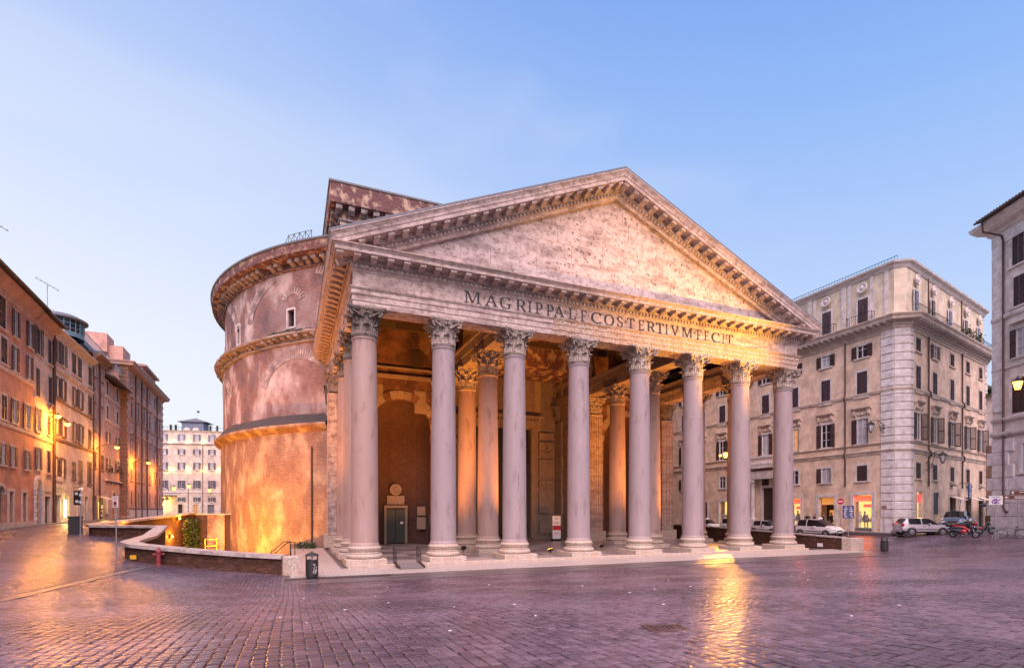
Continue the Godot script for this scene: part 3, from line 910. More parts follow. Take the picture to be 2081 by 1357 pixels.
func capital_mesh() -> ArrayMesh:
	var m := MB.new()
	m.lathe([Vector2(0.66, 0), Vector2(0.735, 0.02), Vector2(0.745, 0.06), Vector2(0.68, 0.10), Vector2(0.655, 0.14), Vector2(0.66, 0.8), Vector2(0.72, 1.1), Vector2(0.83, 1.36), Vector2(0.86, 1.42), Vector2(0.5, 1.43)], 28)
	for row in 2:
		for k in 8:
			var th := TAU * (k + (0.5 if row == 1 else 0.0)) / 8
			leaf(m, th, 0.12, [0.56, 1.02][row], 0.50, [0.70, 0.69][row], [0.22, 0.27][row])
	# stalks and corner scrolls
	for k in 4:
		var th := PI / 4 + k * PI / 2
		for s in [-1, 1]:
			var pts := []
			for j in 6:
				var t := j / 5.0
				var a: float = th + s * 0.36 * (1.0 - t * 0.9)
				var r := 0.74 + 0.40 * t * t
				pts.append(Vector3(cos(a) * r, 0.95 + 0.42 * sqrt(t), sin(a) * r))
			m.tube(pts, 0.05, 5, 0.075)
		var c := Vector3(cos(th) * 1.10, 1.27, sin(th) * 1.10)
		var tb := Basis(Vector3(cos(th), 0, sin(th)), Vector3(-sin(th), 0, cos(th)), Vector3(0, -1, 0))
		for ring in [[0.15, 0.05], [0.08, 0.05], [0.02, 0.06]]:
			var pts := []
			for j in 10:
				var a := TAU * j / 9.0
				pts.append(c + tb.x * cos(a) * ring[0] + Vector3.UP * sin(a) * ring[0])
			m.tube(pts, ring[1], 5)
	for k in 4:
		var th := k * PI / 2
		for s in [-1, 1]:
			var pts := []
			for j in 6:
				var t := j / 5.0
				var a: float = th + s * (0.30 - 0.22 * t)
				pts.append(Vector3(cos(a) * (0.74 + 0.14 * t), 0.95 + 0.34 * sqrt(t), sin(a) * (0.74 + 0.14 * t)))
			m.tube(pts, 0.04, 5)
			m.ball(pts[5], Vector3(0.075, 0.075, 0.075), 6, 4)
	# abacus with hollow sides
	for lay in [[1.42, 1.50, 0.0], [1.50, 1.60, 0.05]]:
		var poly := PackedVector2Array()
		for k in 4:
			var b := Transform2D(k * PI / 2, Vector2.ZERO)
			for j in 9:
				var t := -1.0 + j / 4.0
				poly.append(b * Vector2(0.80 + lay[2] + 0.22 * t * t, t * 0.98))
		m.extrude(poly, lay[0], lay[1], Transform3D(FLAT, Vector3.ZERO))
	for k in 4:
		var th := k * PI / 2
		m.ball(Vector3(cos(th) * 0.88, 1.5, sin(th) * 0.88), Vector3(0.12, 0.13, 0.12), 7, 5)
	return m.mesh()

func leaf(m: MB, th: float, y0: float, h: float, wd: float, r0: float, curl: float) -> void:
	var rows := 8
	var colsn := 6
	var g := []
	for i in rows + 1:
		var t := float(i) / rows
		var r := r0 + 0.03 * t
		var y := y0 + h * t * 1.12
		if t > 0.62:
			var q := (t - 0.62) / 0.38
			r += curl * q * q
			y = y0 + h * (0.62 * 1.12 + 0.30 * sin(q * 2.2) )
		var lob := 1.0 - 0.16 * absf(sin(t * PI * 3.5))
		var w := wd * (1.0 - 0.35 * t * t) * lob
		var row := []
		for j in colsn + 1:
			var s := -1.0 + 2.0 * j / colsn
			var off := s * w * 0.5
			var a := th + off / maxf(r0, 0.3)
			var rr := r + 0.045 * (1.0 - absf(s)) + (0.02 if (j % 2 == 0) else -0.012) - 0.04 * absf(s) * t
			row.append(Vector3(cos(a) * rr, y - 0.07 * s * s * t, sin(a) * rr))
		g.append(row)
	for i in rows:
		for j in colsn:
			m.quad(g[i][j + 1], g[i][j], g[i + 1][j], g[i + 1][j + 1])

func base_mesh() -> ArrayMesh:
	var m := MB.new()
	var p := []
	for k in 7: p.append(Vector2(0.90 + 0.135 * cos(-PI / 2 + PI * k / 6), 0.135 + 0.135 * sin(-PI / 2 + PI * k / 6)))
	p.append(Vector2(0.90, 0.29))
	for k in 5: p.append(Vector2(0.93 - 0.10 * sin(PI * k / 4), 0.31 + 0.16 * k / 4))
	p.append(Vector2(0.90, 0.49))
	for k in 6: p.append(Vector2(0.86 + 0.085 * cos(-PI / 2 + PI * k / 5), 0.585 + 0.085 * sin(-PI / 2 + PI * k / 5)))
	p.append(Vector2(0.85, 0.70)); p.append(Vector2(0.85, 0.745)); p.append(Vector2(0.6, 0.75))
	m.lathe(p, 32)
	return m.mesh()

func shaft_mesh() -> ArrayMesh:
	var m := MB.new()
	m.lathe([Vector2(0.83, 0.745), Vector2(0.825, 0.80), Vector2(0.772, 0.90), Vector2(0.765, 3.0), Vector2(0.758, 5.0), Vector2(0.745, 7.0), Vector2(0.722, 9.0), Vector2(0.692, 11.0), Vector2(0.672, 12.25), Vector2(0.68, 12.38), Vector2(0.73, 12.44), Vector2(0.73, 12.50), Vector2(0.66, 12.56)], 36)
	return m.mesh()

func pilaster_mesh(w: float, h: float) -> ArrayMesh:
	# shallow flat shaft with seven flutes, facing +z, base at y 0
	var m := MB.new()
	var n := 7
	m.bx(-w / 2, w / 2, 0, h, -0.25, 0.08)
	var pitch := w / n
	for k in n + 1:
		var x := -w / 2 + k * pitch
		m.bx(x - (0.0 if k == 0 else 0.045), x + (0.0 if k == n else 0.045), 0.05, h - 0.05, 0.07, 0.17)
	m.bx(-w / 2, w / 2, h - 0.12, h, 0.07, 0.168)
	m.bx(-w / 2, w / 2, 0, 0.12, 0.07, 0.168)
	return m.mesh()

func column(t: Node, x: float, d: float, shaft_mat: Material, cap_mat: Material, low := false) -> void:
	var c := node(t, "column", at(W(x, 0, d), fposmod(x * 3.1 + d, 4.0) * 0.0))
	var pm := MB.new()
	if low: pm.slab(Vector3(0, -0.21, 0), Vector3(2.22, 0.42, 2.22), 0.03)
	else: pm.slab(Vector3(0, -0.14, 0), Vector3(2.12, 0.28, 2.12), 0.025)
	part(c, "plinth", pm.mesh(), M.base_stone)
	if not cache.has("base"):
		cache.base = base_mesh(); cache.shaft = shaft_mesh(); cache.capital = capital_mesh()
	part(c, "base", cache.base, M.base_stone)
	part(c, "shaft", cache.shaft, shaft_mat)
	part(c, "capital", cache.capital, cap_mat, at(Vector3(0, 12.55, 0)))

func modillion_mesh(l: float, h: float, w: float) -> ArrayMesh:
	# scrolled bracket: runs out along +z for l, hangs down h from y 0
	var m := MB.new()
	var p := PackedVector2Array([Vector2(0, 0), Vector2(0, -h), Vector2(l * 0.15, -h * 1.05), Vector2(l * 0.4, -h * 0.8), Vector2(l * 0.7, -h * 0.6), Vector2(l * 0.92, -h * 0.72), Vector2(l, -h * 0.5), Vector2(l, 0)])
	m.extrude(p, -w / 2, w / 2, Transform3D(Basis(Vector3(0, 0, 1), Vector3(0, 1, 0), Vector3(-1, 0, 0)), Vector3.ZERO))
	return m.mesh()

func arch_wall(m: MB, x0: float, x1: float, y0: float, y1: float, cx: float, hw: float, ys: float, z: float, deep: float) -> void:
	m.quad(Vector3(x0, y0, z), Vector3(cx - hw, y0, z), Vector3(cx - hw, y1, z), Vector3(x0, y1, z))
	m.quad(Vector3(cx + hw, y0, z), Vector3(x1, y0, z), Vector3(x1, y1, z), Vector3(cx + hw, y1, z))
	m.quad(Vector3(cx - hw, y0, z), Vector3(cx - hw, y0, z - deep), Vector3(cx - hw, ys, z - deep), Vector3(cx - hw, ys, z))
	m.quad(Vector3(cx + hw, y0, z - deep), Vector3(cx + hw, y0, z), Vector3(cx + hw, ys, z), Vector3(cx + hw, ys, z - deep))
	var n := 20
	for k in n:
		var a := PI - PI * k / n
		var b := PI - PI * (k + 1) / n
		var p := Vector3(cx + hw * cos(a), ys + hw * sin(a), z)
		var q := Vector3(cx + hw * cos(b), ys + hw * sin(b), z)
		m.quad(p, q, Vector3(q.x, y1, z), Vector3(p.x, y1, z))
		var dz := Vector3(0, 0, -deep)
		m.quad(p, p + dz, q + dz, q)

func build_temple() -> void:
	var t := thing("roman_temple", "ancient round brick temple with a columned granite porch and carved pediment", "temple", at(W(0, 0, 0)))
	rng.seed = 5
	# floor of the porch
	var sub := MB.new()
	sub.bx(-1.0, 34.4, -0.6, -0.33, 1.28, -21.5)
	part(t, "stylobate", sub.mesh(), M.inner_stone)
	var fm := {}
	for j in 7:
		for i in 16:
			var dark: bool = (i + j) % 2 == 0
			var w := 35.3 / 16
			var s := MB.new()
			s.slab(Vector3.ZERO, Vector3(w - 0.014, 0.1, 2.35 - 0.014), 0.006)
			part(t, "floor_slab", s.mesh(), M.floor_marble_dark if dark else M.floor_marble, at(W(-0.95 + w * (i + 0.5), -0.33 + rng.randf_range(-0.003, 0.003), -0.1 + j * 2.35)))
	# edge stones of the step
	var x := -1.0
	while x < 34.3:
		var w := minf(rng.randf_range(1.0, 1.9), 34.4 - x)
		var s := MB.new()
		s.slab(Vector3.ZERO, Vector3(w - 0.012, 0.2, 0.35), 0.02)
		erode(s, 0.015, 1.5)
		part(t, "step_stone", s.mesh(), M.base_stone, at(W(x + w / 2, -0.37, -1.3)))
		x += w
	# columns
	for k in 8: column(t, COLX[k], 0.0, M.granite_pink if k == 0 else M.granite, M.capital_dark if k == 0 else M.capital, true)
	# old scrapes and fillets on the front shafts: column, height, turn from the front, half spread, sag
	for q in [[1, 6.6, 0.0, 0.75, -1.0], [1, 3.2, 0.5, 0.6, -0.5], [2, 8.2, 0.0, 0.9, 0.25], [3, 9.3, -0.2, 0.7, 0.5], [3, 5.6, 0.3, 0.5, 0.4], [4, 8.0, 0.0, 0.9, 0.12], [5, 10.3, 0.1, 0.8, 0.1], [5, 9.6, 0.1, 0.8, 0.06], [6, 8.0, 0.2, 0.6, -0.3], [6, 1.6, 0.0, 0.8, -0.7], [7, 4.0, 0.2, 0.9, 0.35]]:
		var sm := MB.new()
		var pts := []
		for j in 15:
			var u := -1.0 + j / 7.0
			var th: float = PI / 2 + 0.25 - q[2] + u * q[3]
			var yy: float = q[1] + q[4] * (1.0 - u * u)
			var rr := lerpf(0.768, 0.70, clampf((yy - 1.0) / 10.0, 0.0, 1.0))
			pts.append(Vector3(COLX[q[0]] + cos(th) * rr, yy, sin(th) * rr))
		sm.tube(pts, 0.014, 5)
		part(t, "shaft_fillet", sm.mesh(), M.base_stone)
	for k in [0, 2, 5, 7]:
		for r in 2:
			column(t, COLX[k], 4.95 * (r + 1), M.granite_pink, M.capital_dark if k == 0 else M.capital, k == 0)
	build_entablature(t)
	build_pediment(t)
	build_roof_and_block(t)
	build_porch_inside(t)
	build_rotunda(t)

func build_entablature(t: Node) -> void:
	var e := node(t, "entablature")
	# architrave blocks, one to a bay along the front
	var prof := [Vector2(-1.36, 14.15), Vector2(-0.9, 14.15), Vector2(-0.45, 14.15), Vector2(0, 14.15), Vector2(0, 14.31), Vector2(0, 14.47), Vector2(0.045, 14.48), Vector2(0.045, 14.64), Vector2(0.045, 14.81), Vector2(0.09, 14.82), Vector2(0.09, 15.04), Vector2(0.19, 15.16), Vector2(0.20, 15.23), Vector2(-1.36, 15.24), Vector2(-1.36, 14.15)]
	var cuts := [XL, 2.4, 7.1, 11.8, 16.6, 21.5, 26.2, 30.9, XR]
	for k in 8:
		var m := MB.new()
		var a: float = cuts[k] + (0.0 if k == 0 else 0.006)
		var b: float = cuts[k + 1] - (0.0 if k == 7 else 0.006)
		var pts := []
		var outs := []
		var n := int((b - a) / 0.22)
		for j in n + 1:
			pts.append(W(lerpf(a, b, float(j) / n), 0, DF))
			var o := Vector3(0, 0, 1)
			if k == 0 and j == 0: o = Vector3(-1, 0, 1)
			if k == 7 and j == n: o = Vector3(1, 0, 1)
			outs.append(o)
		m.sweep(prof, pts, outs, [], true)
		erode(m, 0.075 if k >= 3 and k < 7 else 0.02, 1.6, 3)
		part(e, "architrave_block", m.mesh(), M.marble_rough if k >= 3 else M.marble)
	for side in 2:
		for k in 3:
			var m := MB.new()
			var d0: float = [DF, 6.6, 13.9][k] + 0.006
			var d1: float = [6.6, 13.9, 22.5][k]
			var pts := []
			var outs := []
			for j in 17:
				var d := lerpf(d1, d0, j / 16.0) if side == 0 else lerpf(d0, d1, j / 16.0)
				pts.append(W(XL if side == 0 else XR, 0, d))
				var o := Vector3(-1, 0, 0) if side == 0 else Vector3(1, 0, 0)
				if k == 0 and ((side == 0 and j == 16) or (side == 1 and j == 0)): o.z = 1
				outs.append(o)
			m.sweep(prof, pts, outs, [], k > 0)
			erode(m, 0.02, 1.6, 4)
			part(e, "architrave_block", m.mesh(), M.marble)
	# frieze blocks
	for k in 7:
		var m := MB.new()
		var c := [XL, 3.2, 8.95, 14.58, 19.1, 23.52, 29.0, XR]
		m.bx(c[k] + (0.0 if k == 0 else 0.005), c[k + 1] - (0.0 if k == 6 else 0.005), 15.24, 16.09, 0.72 + 0.01 * (k % 2) - 0.0, -0.5)
		part(e, "frieze_block", m.mesh(), M.marble)
	for side in 2:
		var fx: float = XL if side == 0 else XR
		var s: float = -1.0 if side == 0 else 1.0
		bp(e, "frieze_block", W(fx - s * 0.6, 15.665, 11.0), Vector3(1.2, 0.85, 22.9), M.marble)
	# cornice round three sides
	var cp := [Vector2(-0.6, 16.09), Vector2(0.04, 16.09), Vector2(0.06, 16.15), Vector2(0.14, 16.22), Vector2(0.16, 16.24), Vector2(0.16, 16.44), Vector2(0.28, 16.46), Vector2(0.28, 16.72), Vector2(1.02, 16.72), Vector2(1.02, 16.90), Vector2(1.06, 16.93), Vector2(1.12, 17.0), Vector2(1.19, 17.04), Vector2(1.20, 17.10), Vector2(-0.6, 17.16)]
	var cm := MB.new()
	cm.sweep(cp, [W(XL, 0, 22.5), W(XL, 0, DF), W(XR, 0, DF), W(XR, 0, 22.5)], [Vector3(-1, 0, 0), Vector3(-1, 0, 1), Vector3(1, 0, 1), Vector3(1, 0, 0)])
	part(e, "cornice", cm.mesh(), M.marble)
	# eaves gutter moulding along the flanks, above the cornice
	var gp := [Vector2(1.0, 17.12), Vector2(1.16, 17.14), Vector2(1.2, 17.3), Vector2(1.28, 17.46), Vector2(1.28, 17.52), Vector2(0.8, 17.56)]
	for side in 2:
		var gm := MB.new()
		if side == 0: gm.sweep(gp, [W(XL, 0, 22.0), W(XL, 0, DF - 1.2)], [Vector3(-1, 0, 0), Vector3(-1, 0, 0)])
		else: gm.sweep(gp, [W(XR, 0, DF - 1.2), W(XR, 0, 22.0)], [Vector3(1, 0, 0), Vector3(1, 0, 0)])
		part(e, "eaves_moulding", gm.mesh(), M.marble)
	# brackets
	var mm := modillion_mesh(0.66, 0.24, 0.36)
	var nfront := 41
	for k in nfront:
		var bx := lerpf(XL - 0.75, XR + 0.75, k / float(nfront - 1))
		part(e, "modillion", mm, M.marble, at(W(bx, 16.72, DF - 0.28)))
	for k in 25:
		var d := 0.25 + k * 0.86
		part(e, "modillion", mm, M.marble, at(W(XL - 0.28, 16.72, d), -PI / 2))
		if k < 14: part(e, "modillion", mm, M.marble, at(W(XR + 0.28, 16.72, d), PI / 2))
	# egg moulding under the brackets
	var em := MB.new()
	var xx := XL - 0.1
	while xx < XR + 0.1:
		em.box(W(xx, 16.34, DF - 0.18), Vector3(0.15, 0.17, 0.12))
		em.box(W(xx + 0.14, 16.33, DF - 0.17), Vector3(0.035, 0.17, 0.06))
		xx += 0.28
	var dd := -0.7
	while dd < 21.5:
		em.box(W(XL - 0.18, 16.34, dd), Vector3(0.12, 0.17, 0.15))
		em.box(W(XL - 0.17, 16.33, dd + 0.14), Vector3(0.06, 0.17, 0.035))
		dd += 0.28
	stuff(part(e, "egg_moulding", em.mesh(), M.marble))
	# inscription
	var ins := node(t, "inscription")
	var L := [["M", 5.79, 6.89], [".", 7.01, 7.13], ["A", 7.13, 7.99], ["G", 8.12, 8.91], ["R", 9.18, 9.94], ["I", 10.04, 10.32], ["P", 10.55, 11.07], ["P", 11.34, 11.87], ["A", 11.87, 12.67], [".", 12.67, 12.79], ["L", 12.97, 13.52], [".", 13.55, 13.65], ["F", 13.88, 14.33], [".", 14.41, 14.53], ["C", 14.68, 15.48], ["O", 15.71, 16.5], ["S", 16.74, 17.21], [".", 17.38, 17.5], ["T", 17.55, 18.18], ["E", 18.49, 18.98], ["R", 19.2, 19.96], ["T", 20.02, 20.69], ["I", 20.85, 21.05], ["V", 21.31, 22.06], ["M", 22.26, 23.3], [".", 23.38, 23.49], ["F", 23.64, 24.09], ["E", 24.36, 24.81], ["C", 25.06, 25.84], ["I", 26.09, 26.3], ["T", 26.48, 27.18]]
	var font := SystemFont.new()
	font.font_names = PackedStringArray(["Droid Serif"])
	for q in L:
		if q[0] == ".":
			var pm := MB.new()
			pm.extrude(PackedVector2Array([Vector2(-0.06, -0.05), Vector2(0.06, -0.05), Vector2(0, 0.07)]), 0, 0.02)
			part(ins, "stop_mark", pm.mesh(), M.letter, at(W((q[1] + q[2]) / 2, 15.73, DF - 0.012)))
			continue
		var tm: TextMesh
		if cache.has("L" + q[0]): tm = cache["L" + q[0]]
		else:
			tm = TextMesh.new()
			tm.text = q[0]; tm.font = font; tm.font_size = 64; tm.pixel_size = 0.01; tm.depth = 0.02; tm.curve_step = 1.5
			cache["L" + q[0]] = tm
		var bb := tm.get_aabb()
		var sy := 0.72 / bb.size.y
		var sx: float = (q[2] - q[1]) / bb.size.x
		var cx: float = (q[1] + q[2]) / 2
		var xf := Transform3D(Basis.from_scale(Vector3(sx, sy, 1.0)), W(cx - (bb.position.x + bb.size.x / 2) * sx, 15.665 - (bb.position.y + bb.size.y / 2) * sy, DF - 0.02))
		part(ins, "letter", tm, M.letter, xf)

const SLOPE := 0.4254
func rake_y(x: float) -> float: return 25.4 - SLOPE * absf(x - XC)

func build_pediment(t: Node) -> void:
	var e := node(t, "pediment")
	var ang := atan(SLOPE)
	var half := 18.62
	var prof := [Vector2(-0.3, -1.30), Vector2(0.04, -1.30), Vector2(0.06, -1.22), Vector2(0.12, -1.14), Vector2(0.16, -1.12), Vector2(0.16, -0.92), Vector2(0.28, -0.90), Vector2(0.28, -0.60), Vector2(1.02, -0.60), Vector2(1.02, -0.40), Vector2(1.06, -0.36), Vector2(1.08, -0.22), Vector2(1.16, -0.08), Vector2(1.20, -0.05), Vector2(1.20, 0.0), Vector2(-0.8, 0.02)]
	for s in [-1, 1]:
		# the raking cornice in lengths of stone
		var n := 6
		for k in n:
			var t0 := float(k) / n
			var t1 := float(k + 1) / n
			var gap := 0.004
			var pa := Vector3(XC + s * half * (1 - t0), 25.4 - SLOPE * half * (1 - t0), -DF)
			var pb := Vector3(XC + s * half * (1 - t1), 25.4 - SLOPE * half * (1 - t1), -DF)
			var up := Vector3(s * sin(ang), cos(ang), 0)
			var dirv := (pb - pa).normalized()
			pa += dirv * gap
			if k < n - 1: pb -= dirv * gap
			var upb := Vector3(0, 1.0 / cos(ang), 0) if k == n - 1 else up
			var m := MB.new()
			var o := Vector3(0, 0, 1)
			if s == -1: m.sweep(prof, [pa, pb], [o, o], [up, upb], k == 0)
			else: m.sweep(prof, [pb, pa], [o, o], [upb, up], k == 0)
			part(e, "raking_cornice_block", m.mesh(), M.marble)
		# end caps of the rake
		var mm := modillion_mesh(0.66, 0.26, 0.36)
		for k in 22:
			var dist := 0.55 + k * 0.865
			var p := Vector3(XC + s * dist * cos(ang) * 1.0, 25.4 - dist * sin(ang), -DF + 0.28) - Vector3(s * sin(ang), cos(ang), 0) * 0.60
			part(e, "modillion", mm, M.marble, Transform3D(Basis(Vector3(0, 0, 1), -s * ang), p))
		var em := MB.new()
		var q := 1.0
		while q < 19.4:
			var p := Vector3(XC + s * q * cos(ang), 25.4 - q * sin(ang), -DF + 0.19) - Vector3(s * sin(ang), cos(ang), 0) * 1.02
			em.box(p, Vector3(0.15, 0.17, 0.12), Basis(Vector3(0, 0, 1), -s * ang))
			em.box(p + Vector3(cos(ang), -s * sin(ang), 0) * 0.14, Vector3(0.035, 0.17, 0.06), Basis(Vector3(0, 0, 1), -s * ang))
			q += 0.28
		stuff(part(e, "egg_moulding", em.mesh(), M.marble))
	# tympanum: a backing wall and coursed blocks pierced by the old fixing holes
	var bk := MB.new()
	bk.extrude(PackedVector2Array([Vector2(XC - 18, 17.1), Vector2(XC + 18, 17.1), Vector2(XC, 24.8)]), 0.0, 0.44)
	part(e, "backing_wall", bk.mesh(), M.tympanum)
	rng.seed = 91
	var cuts := [17.1, 18.05, 19.15, 20.3, 21.4, 22.5, 23.6]
	for k in 6:
		var y0: float = cuts[k]
		var y1: float = cuts[k + 1]
		var half_w := (25.4 - 0.55 - y1) / SLOPE
		var x := XC - half_w
		var end := XC + half_w
		while x < end - 0.3:
			var w := rng.randf_range(1.9, 4.4)
			if end - x - w < 1.2: w = end - x
			pierced_block(e, x + 0.007, x + w - 0.007, y0 + 0.006, y1 - 0.006, 0.47 + rng.randf_range(-0.004, 0.016), 0.22)
			x += w

func pierced_block(e: Node, x0: float, x1: float, y0: float, y1: float, z: float, deep: float) -> void:
	var xs := [x0, x1]
	var ys := [y0, y1]
	var holes := []
	var n := int((x1 - x0) * (y1 - y0) * rng.randf_range(2.6, 5.4))
	for k in n:
		var s := 0.042 + 0.075 * pow(rng.randf(), 3.0)
		var c := Vector2(rng.randf_range(x0 + 0.1, x1 - 0.1), rng.randf_range(y0 + 0.08, y1 - 0.08))
		holes.append(Rect2(c - Vector2(s, s), Vector2(s * 2, s * 2)))
	if rng.randf() < 0.10: holes.append(Rect2(x0 + 0.2, y0 + 0.05, 0.26, 0.2))
	var m := MB.new()
	sheet(m, x0, x1, y0, y1, z, holes, deep, true)
	# edges of the block
	m.quad(Vector3(x0, y1, z), Vector3(x1, y1, z), Vector3(x1, y1, z - 0.2), Vector3(x0, y1, z - 0.2))
	m.quad(Vector3(x0, y0, z - 0.2), Vector3(x1, y0, z - 0.2), Vector3(x1, y0, z), Vector3(x0, y0, z))
	m.quad(Vector3(x0, y0, z - 0.2), Vector3(x0, y0, z), Vector3(x0, y1, z), Vector3(x0, y1, z - 0.2))
	m.quad(Vector3(x1, y0, z), Vector3(x1, y0, z - 0.2), Vector3(x1, y1, z - 0.2), Vector3(x1, y1, z))
	part(e, "tympanum_block", m.mesh(), M.tympanum)

# a flat sheet facing +z with rectangular openings and their reveals; with floor, the openings are closed at the back
func sheet(m: MB, x0: float, x1: float, y0: float, y1: float, z: float, holes: Array, deep: float, floor_ := false) -> void:
	var xs := [x0, x1]
	var ys := [y0, y1]
	for h in holes:
		for q in [h.position.x, h.end.x]:
			if q > x0 + 0.001 and q < x1 - 0.001: xs.append(q)
		for q in [h.position.y, h.end.y]:
			if q > y0 + 0.001 and q < y1 - 0.001: ys.append(q)
	xs.sort(); ys.sort()
	for j in ys.size() - 1:
		if ys[j + 1] - ys[j] < 0.0005: continue
		var yc: float = (ys[j] + ys[j + 1]) / 2
		var run := -1.0
		var hrun := -1.0
		for i in xs.size() - 1:
			var xc: float = (xs[i] + xs[i + 1]) / 2
			var open := false
			for h in holes:
				if xc > h.position.x and xc < h.end.x and yc > h.position.y and yc < h.end.y:
					open = true
					break
			if open:
				if run > -1e8 and run != -1.0: m.quad(Vector3(run, ys[j], z), Vector3(xs[i], ys[j], z), Vector3(xs[i], ys[j + 1], z), Vector3(run, ys[j + 1], z))
				run = -1.0
				if floor_: m.quad(Vector3(xs[i], ys[j], z - deep), Vector3(xs[i + 1], ys[j], z - deep), Vector3(xs[i + 1], ys[j + 1], z - deep), Vector3(xs[i], ys[j + 1], z - deep))
			elif run == -1.0: run = xs[i] if xs[i] != -1.0 else -1.0001
		if run != -1.0: m.quad(Vector3(run, ys[j], z), Vector3(xs[-1], ys[j], z), Vector3(xs[-1], ys[j + 1], z), Vector3(run, ys[j + 1], z))
	for h in holes:
		var a := Vector3(h.position.x, h.position.y, z)
		var b := Vector3(h.end.x, h.position.y, z)
		var c := Vector3(h.end.x, h.end.y, z)
		var d := Vector3(h.position.x, h.end.y, z)
		var k := Vector3(0, 0, -deep)
		m.quad(a, b, b + k, a + k); m.quad(b, c, c + k, b + k); m.quad(c, d, d + k, c + k); m.quad(d, a, a + k, d + k)

func build_roof_and_block(t: Node) -> void:
	var r := MB.new()
	var poly := PackedVector2Array([Vector2(XC - 18.66, 25.42 - SLOPE * 18.66), Vector2(XC, 25.42), Vector2(XC + 18.66, 25.42 - SLOPE * 18.66), Vector2(XC + 18.66, 25.56 - SLOPE * 18.66), Vector2(XC, 25.56), Vector2(XC - 18.66, 25.56 - SLOPE * 18.66)])
	r.extrude(poly, -16.2, 1.9)
	var roof := part(t, "porch_roof", r.mesh(), M.lead)
	# rows of tile ribs
	var rib := MB.new()
	rib.box(Vector3.ZERO, Vector3(20.2, 0.09, 0.14))
	var ribm := rib.mesh()
	for s in [-1, 1]:
		for k in 18:
			part(roof, "roof_rib", ribm, M.lead, Transform3D(Basis(Vector3(0, 0, 1), -s * atan(SLOPE)), Vector3(XC + s * 9.3, 25.6 - SLOPE * 9.3, 1.55 - k * 1.0)))
	# tufts of grass on the gable point
	rng.seed = 41
	var tuft := MB.new()
	for k in 160:
		var p := Vector3(XC - 1.2 + rng.randf() * 1.5, 25.0 + 0.45 * 1.0, 1.2 - rng.randf() * 1.2)
		p.y = rake_y(p.x) + 0.12
		var b := Basis(Vector3.UP, rng.randf() * 6.0)
		tuft.tri(p, p + b.x * 0.06, p + b.x * 0.03 + Vector3(rng.randf_range(-0.15, 0.15), rng.randf_range(0.15, 0.5), 0))
	stuff(part(t, "grass_tuft", tuft.mesh(), M.leaf))
	# block between porch and rotunda
	var b := node(t, "upper_block")
	bp(b, "brick_wall", W(XC, 22.5, 22.0), Vector3(33.1, 11.2, 12.0), M.block_brick)
	bp(b, "corner_strip", W(0.4, 22.5, 15.985), Vector3(0.75, 11.1, 0.08), M.marble)
	bp(b, "corner_strip", W(0.09, 22.5, 16.4), Vector3(0.08, 11.1, 0.75), M.marble)
	var cp := [Vector2(0, 27.5), Vector2(0.1, 27.5), Vector2(0.14, 27.66), Vector2(0.14, 28.5), Vector2(0.95, 28.5), Vector2(0.98, 28.9), Vector2(0.98, 30.1), Vector2(1.02, 30.12), Vector2(1.02, 30.28), Vector2(0.4, 30.36), Vector2(-3, 30.5)]
	var m := MB.new()
	m.sweep(cp, [W(0.12, 0, 28.0), W(0.12, 0, 16.0), W(33.22, 0, 16.0), W(33.22, 0, 28.0)], [Vector3(-1, 0, 0), Vector3(-1, 0, 1), Vector3(1, 0, 1), Vector3(1, 0, 0)])
	part(b, "brick_fascia", m.mesh(), M.block_brick)
	m = MB.new()
	m.sweep([Vector2(0.99, 30.13), Vector2(1.06, 30.14), Vector2(1.06, 30.30), Vector2(-3, 30.52)], [W(0.12, 0, 28.0), W(0.12, 0, 16.0), W(33.22, 0, 16.0), W(33.22, 0, 28.0)], [Vector3(-1, 0, 0), Vector3(-1, 0, 1), Vector3(1, 0, 1), Vector3(1, 0, 0)])
	part(b, "lead_flashing", m.mesh(), M.lead)
	m = MB.new()
	m.sweep([Vector2(0.0, 27.44), Vector2(0.2, 27.46), Vector2(0.24, 27.6), Vector2(0.15, 27.62)], [W(0.12, 0, 28.0), W(0.12, 0, 16.0), W(33.22, 0, 16.0)], [Vector3(-1, 0, 0), Vector3(-1, 0, 1), Vector3(1, 0, 1)])
	part(b, "string_moulding", m.mesh(), M.console_stone)
	var mm := modillion_mesh(0.66, 0.55, 0.5)
	for k in 18: part(b, "modillion", mm, M.console_stone, at(W(-0.1 + k * 1.02, 28.5, 15.86)))
	for k in 11: part(b, "modillion", mm, M.console_stone, at(W(-0.02, 28.5, 16.6 + k * 1.02), -PI / 2))
	bp(b, "roof", W(XC, 30.35, 22.0), Vector3(33.5, 0.2, 12.5), M.lead)

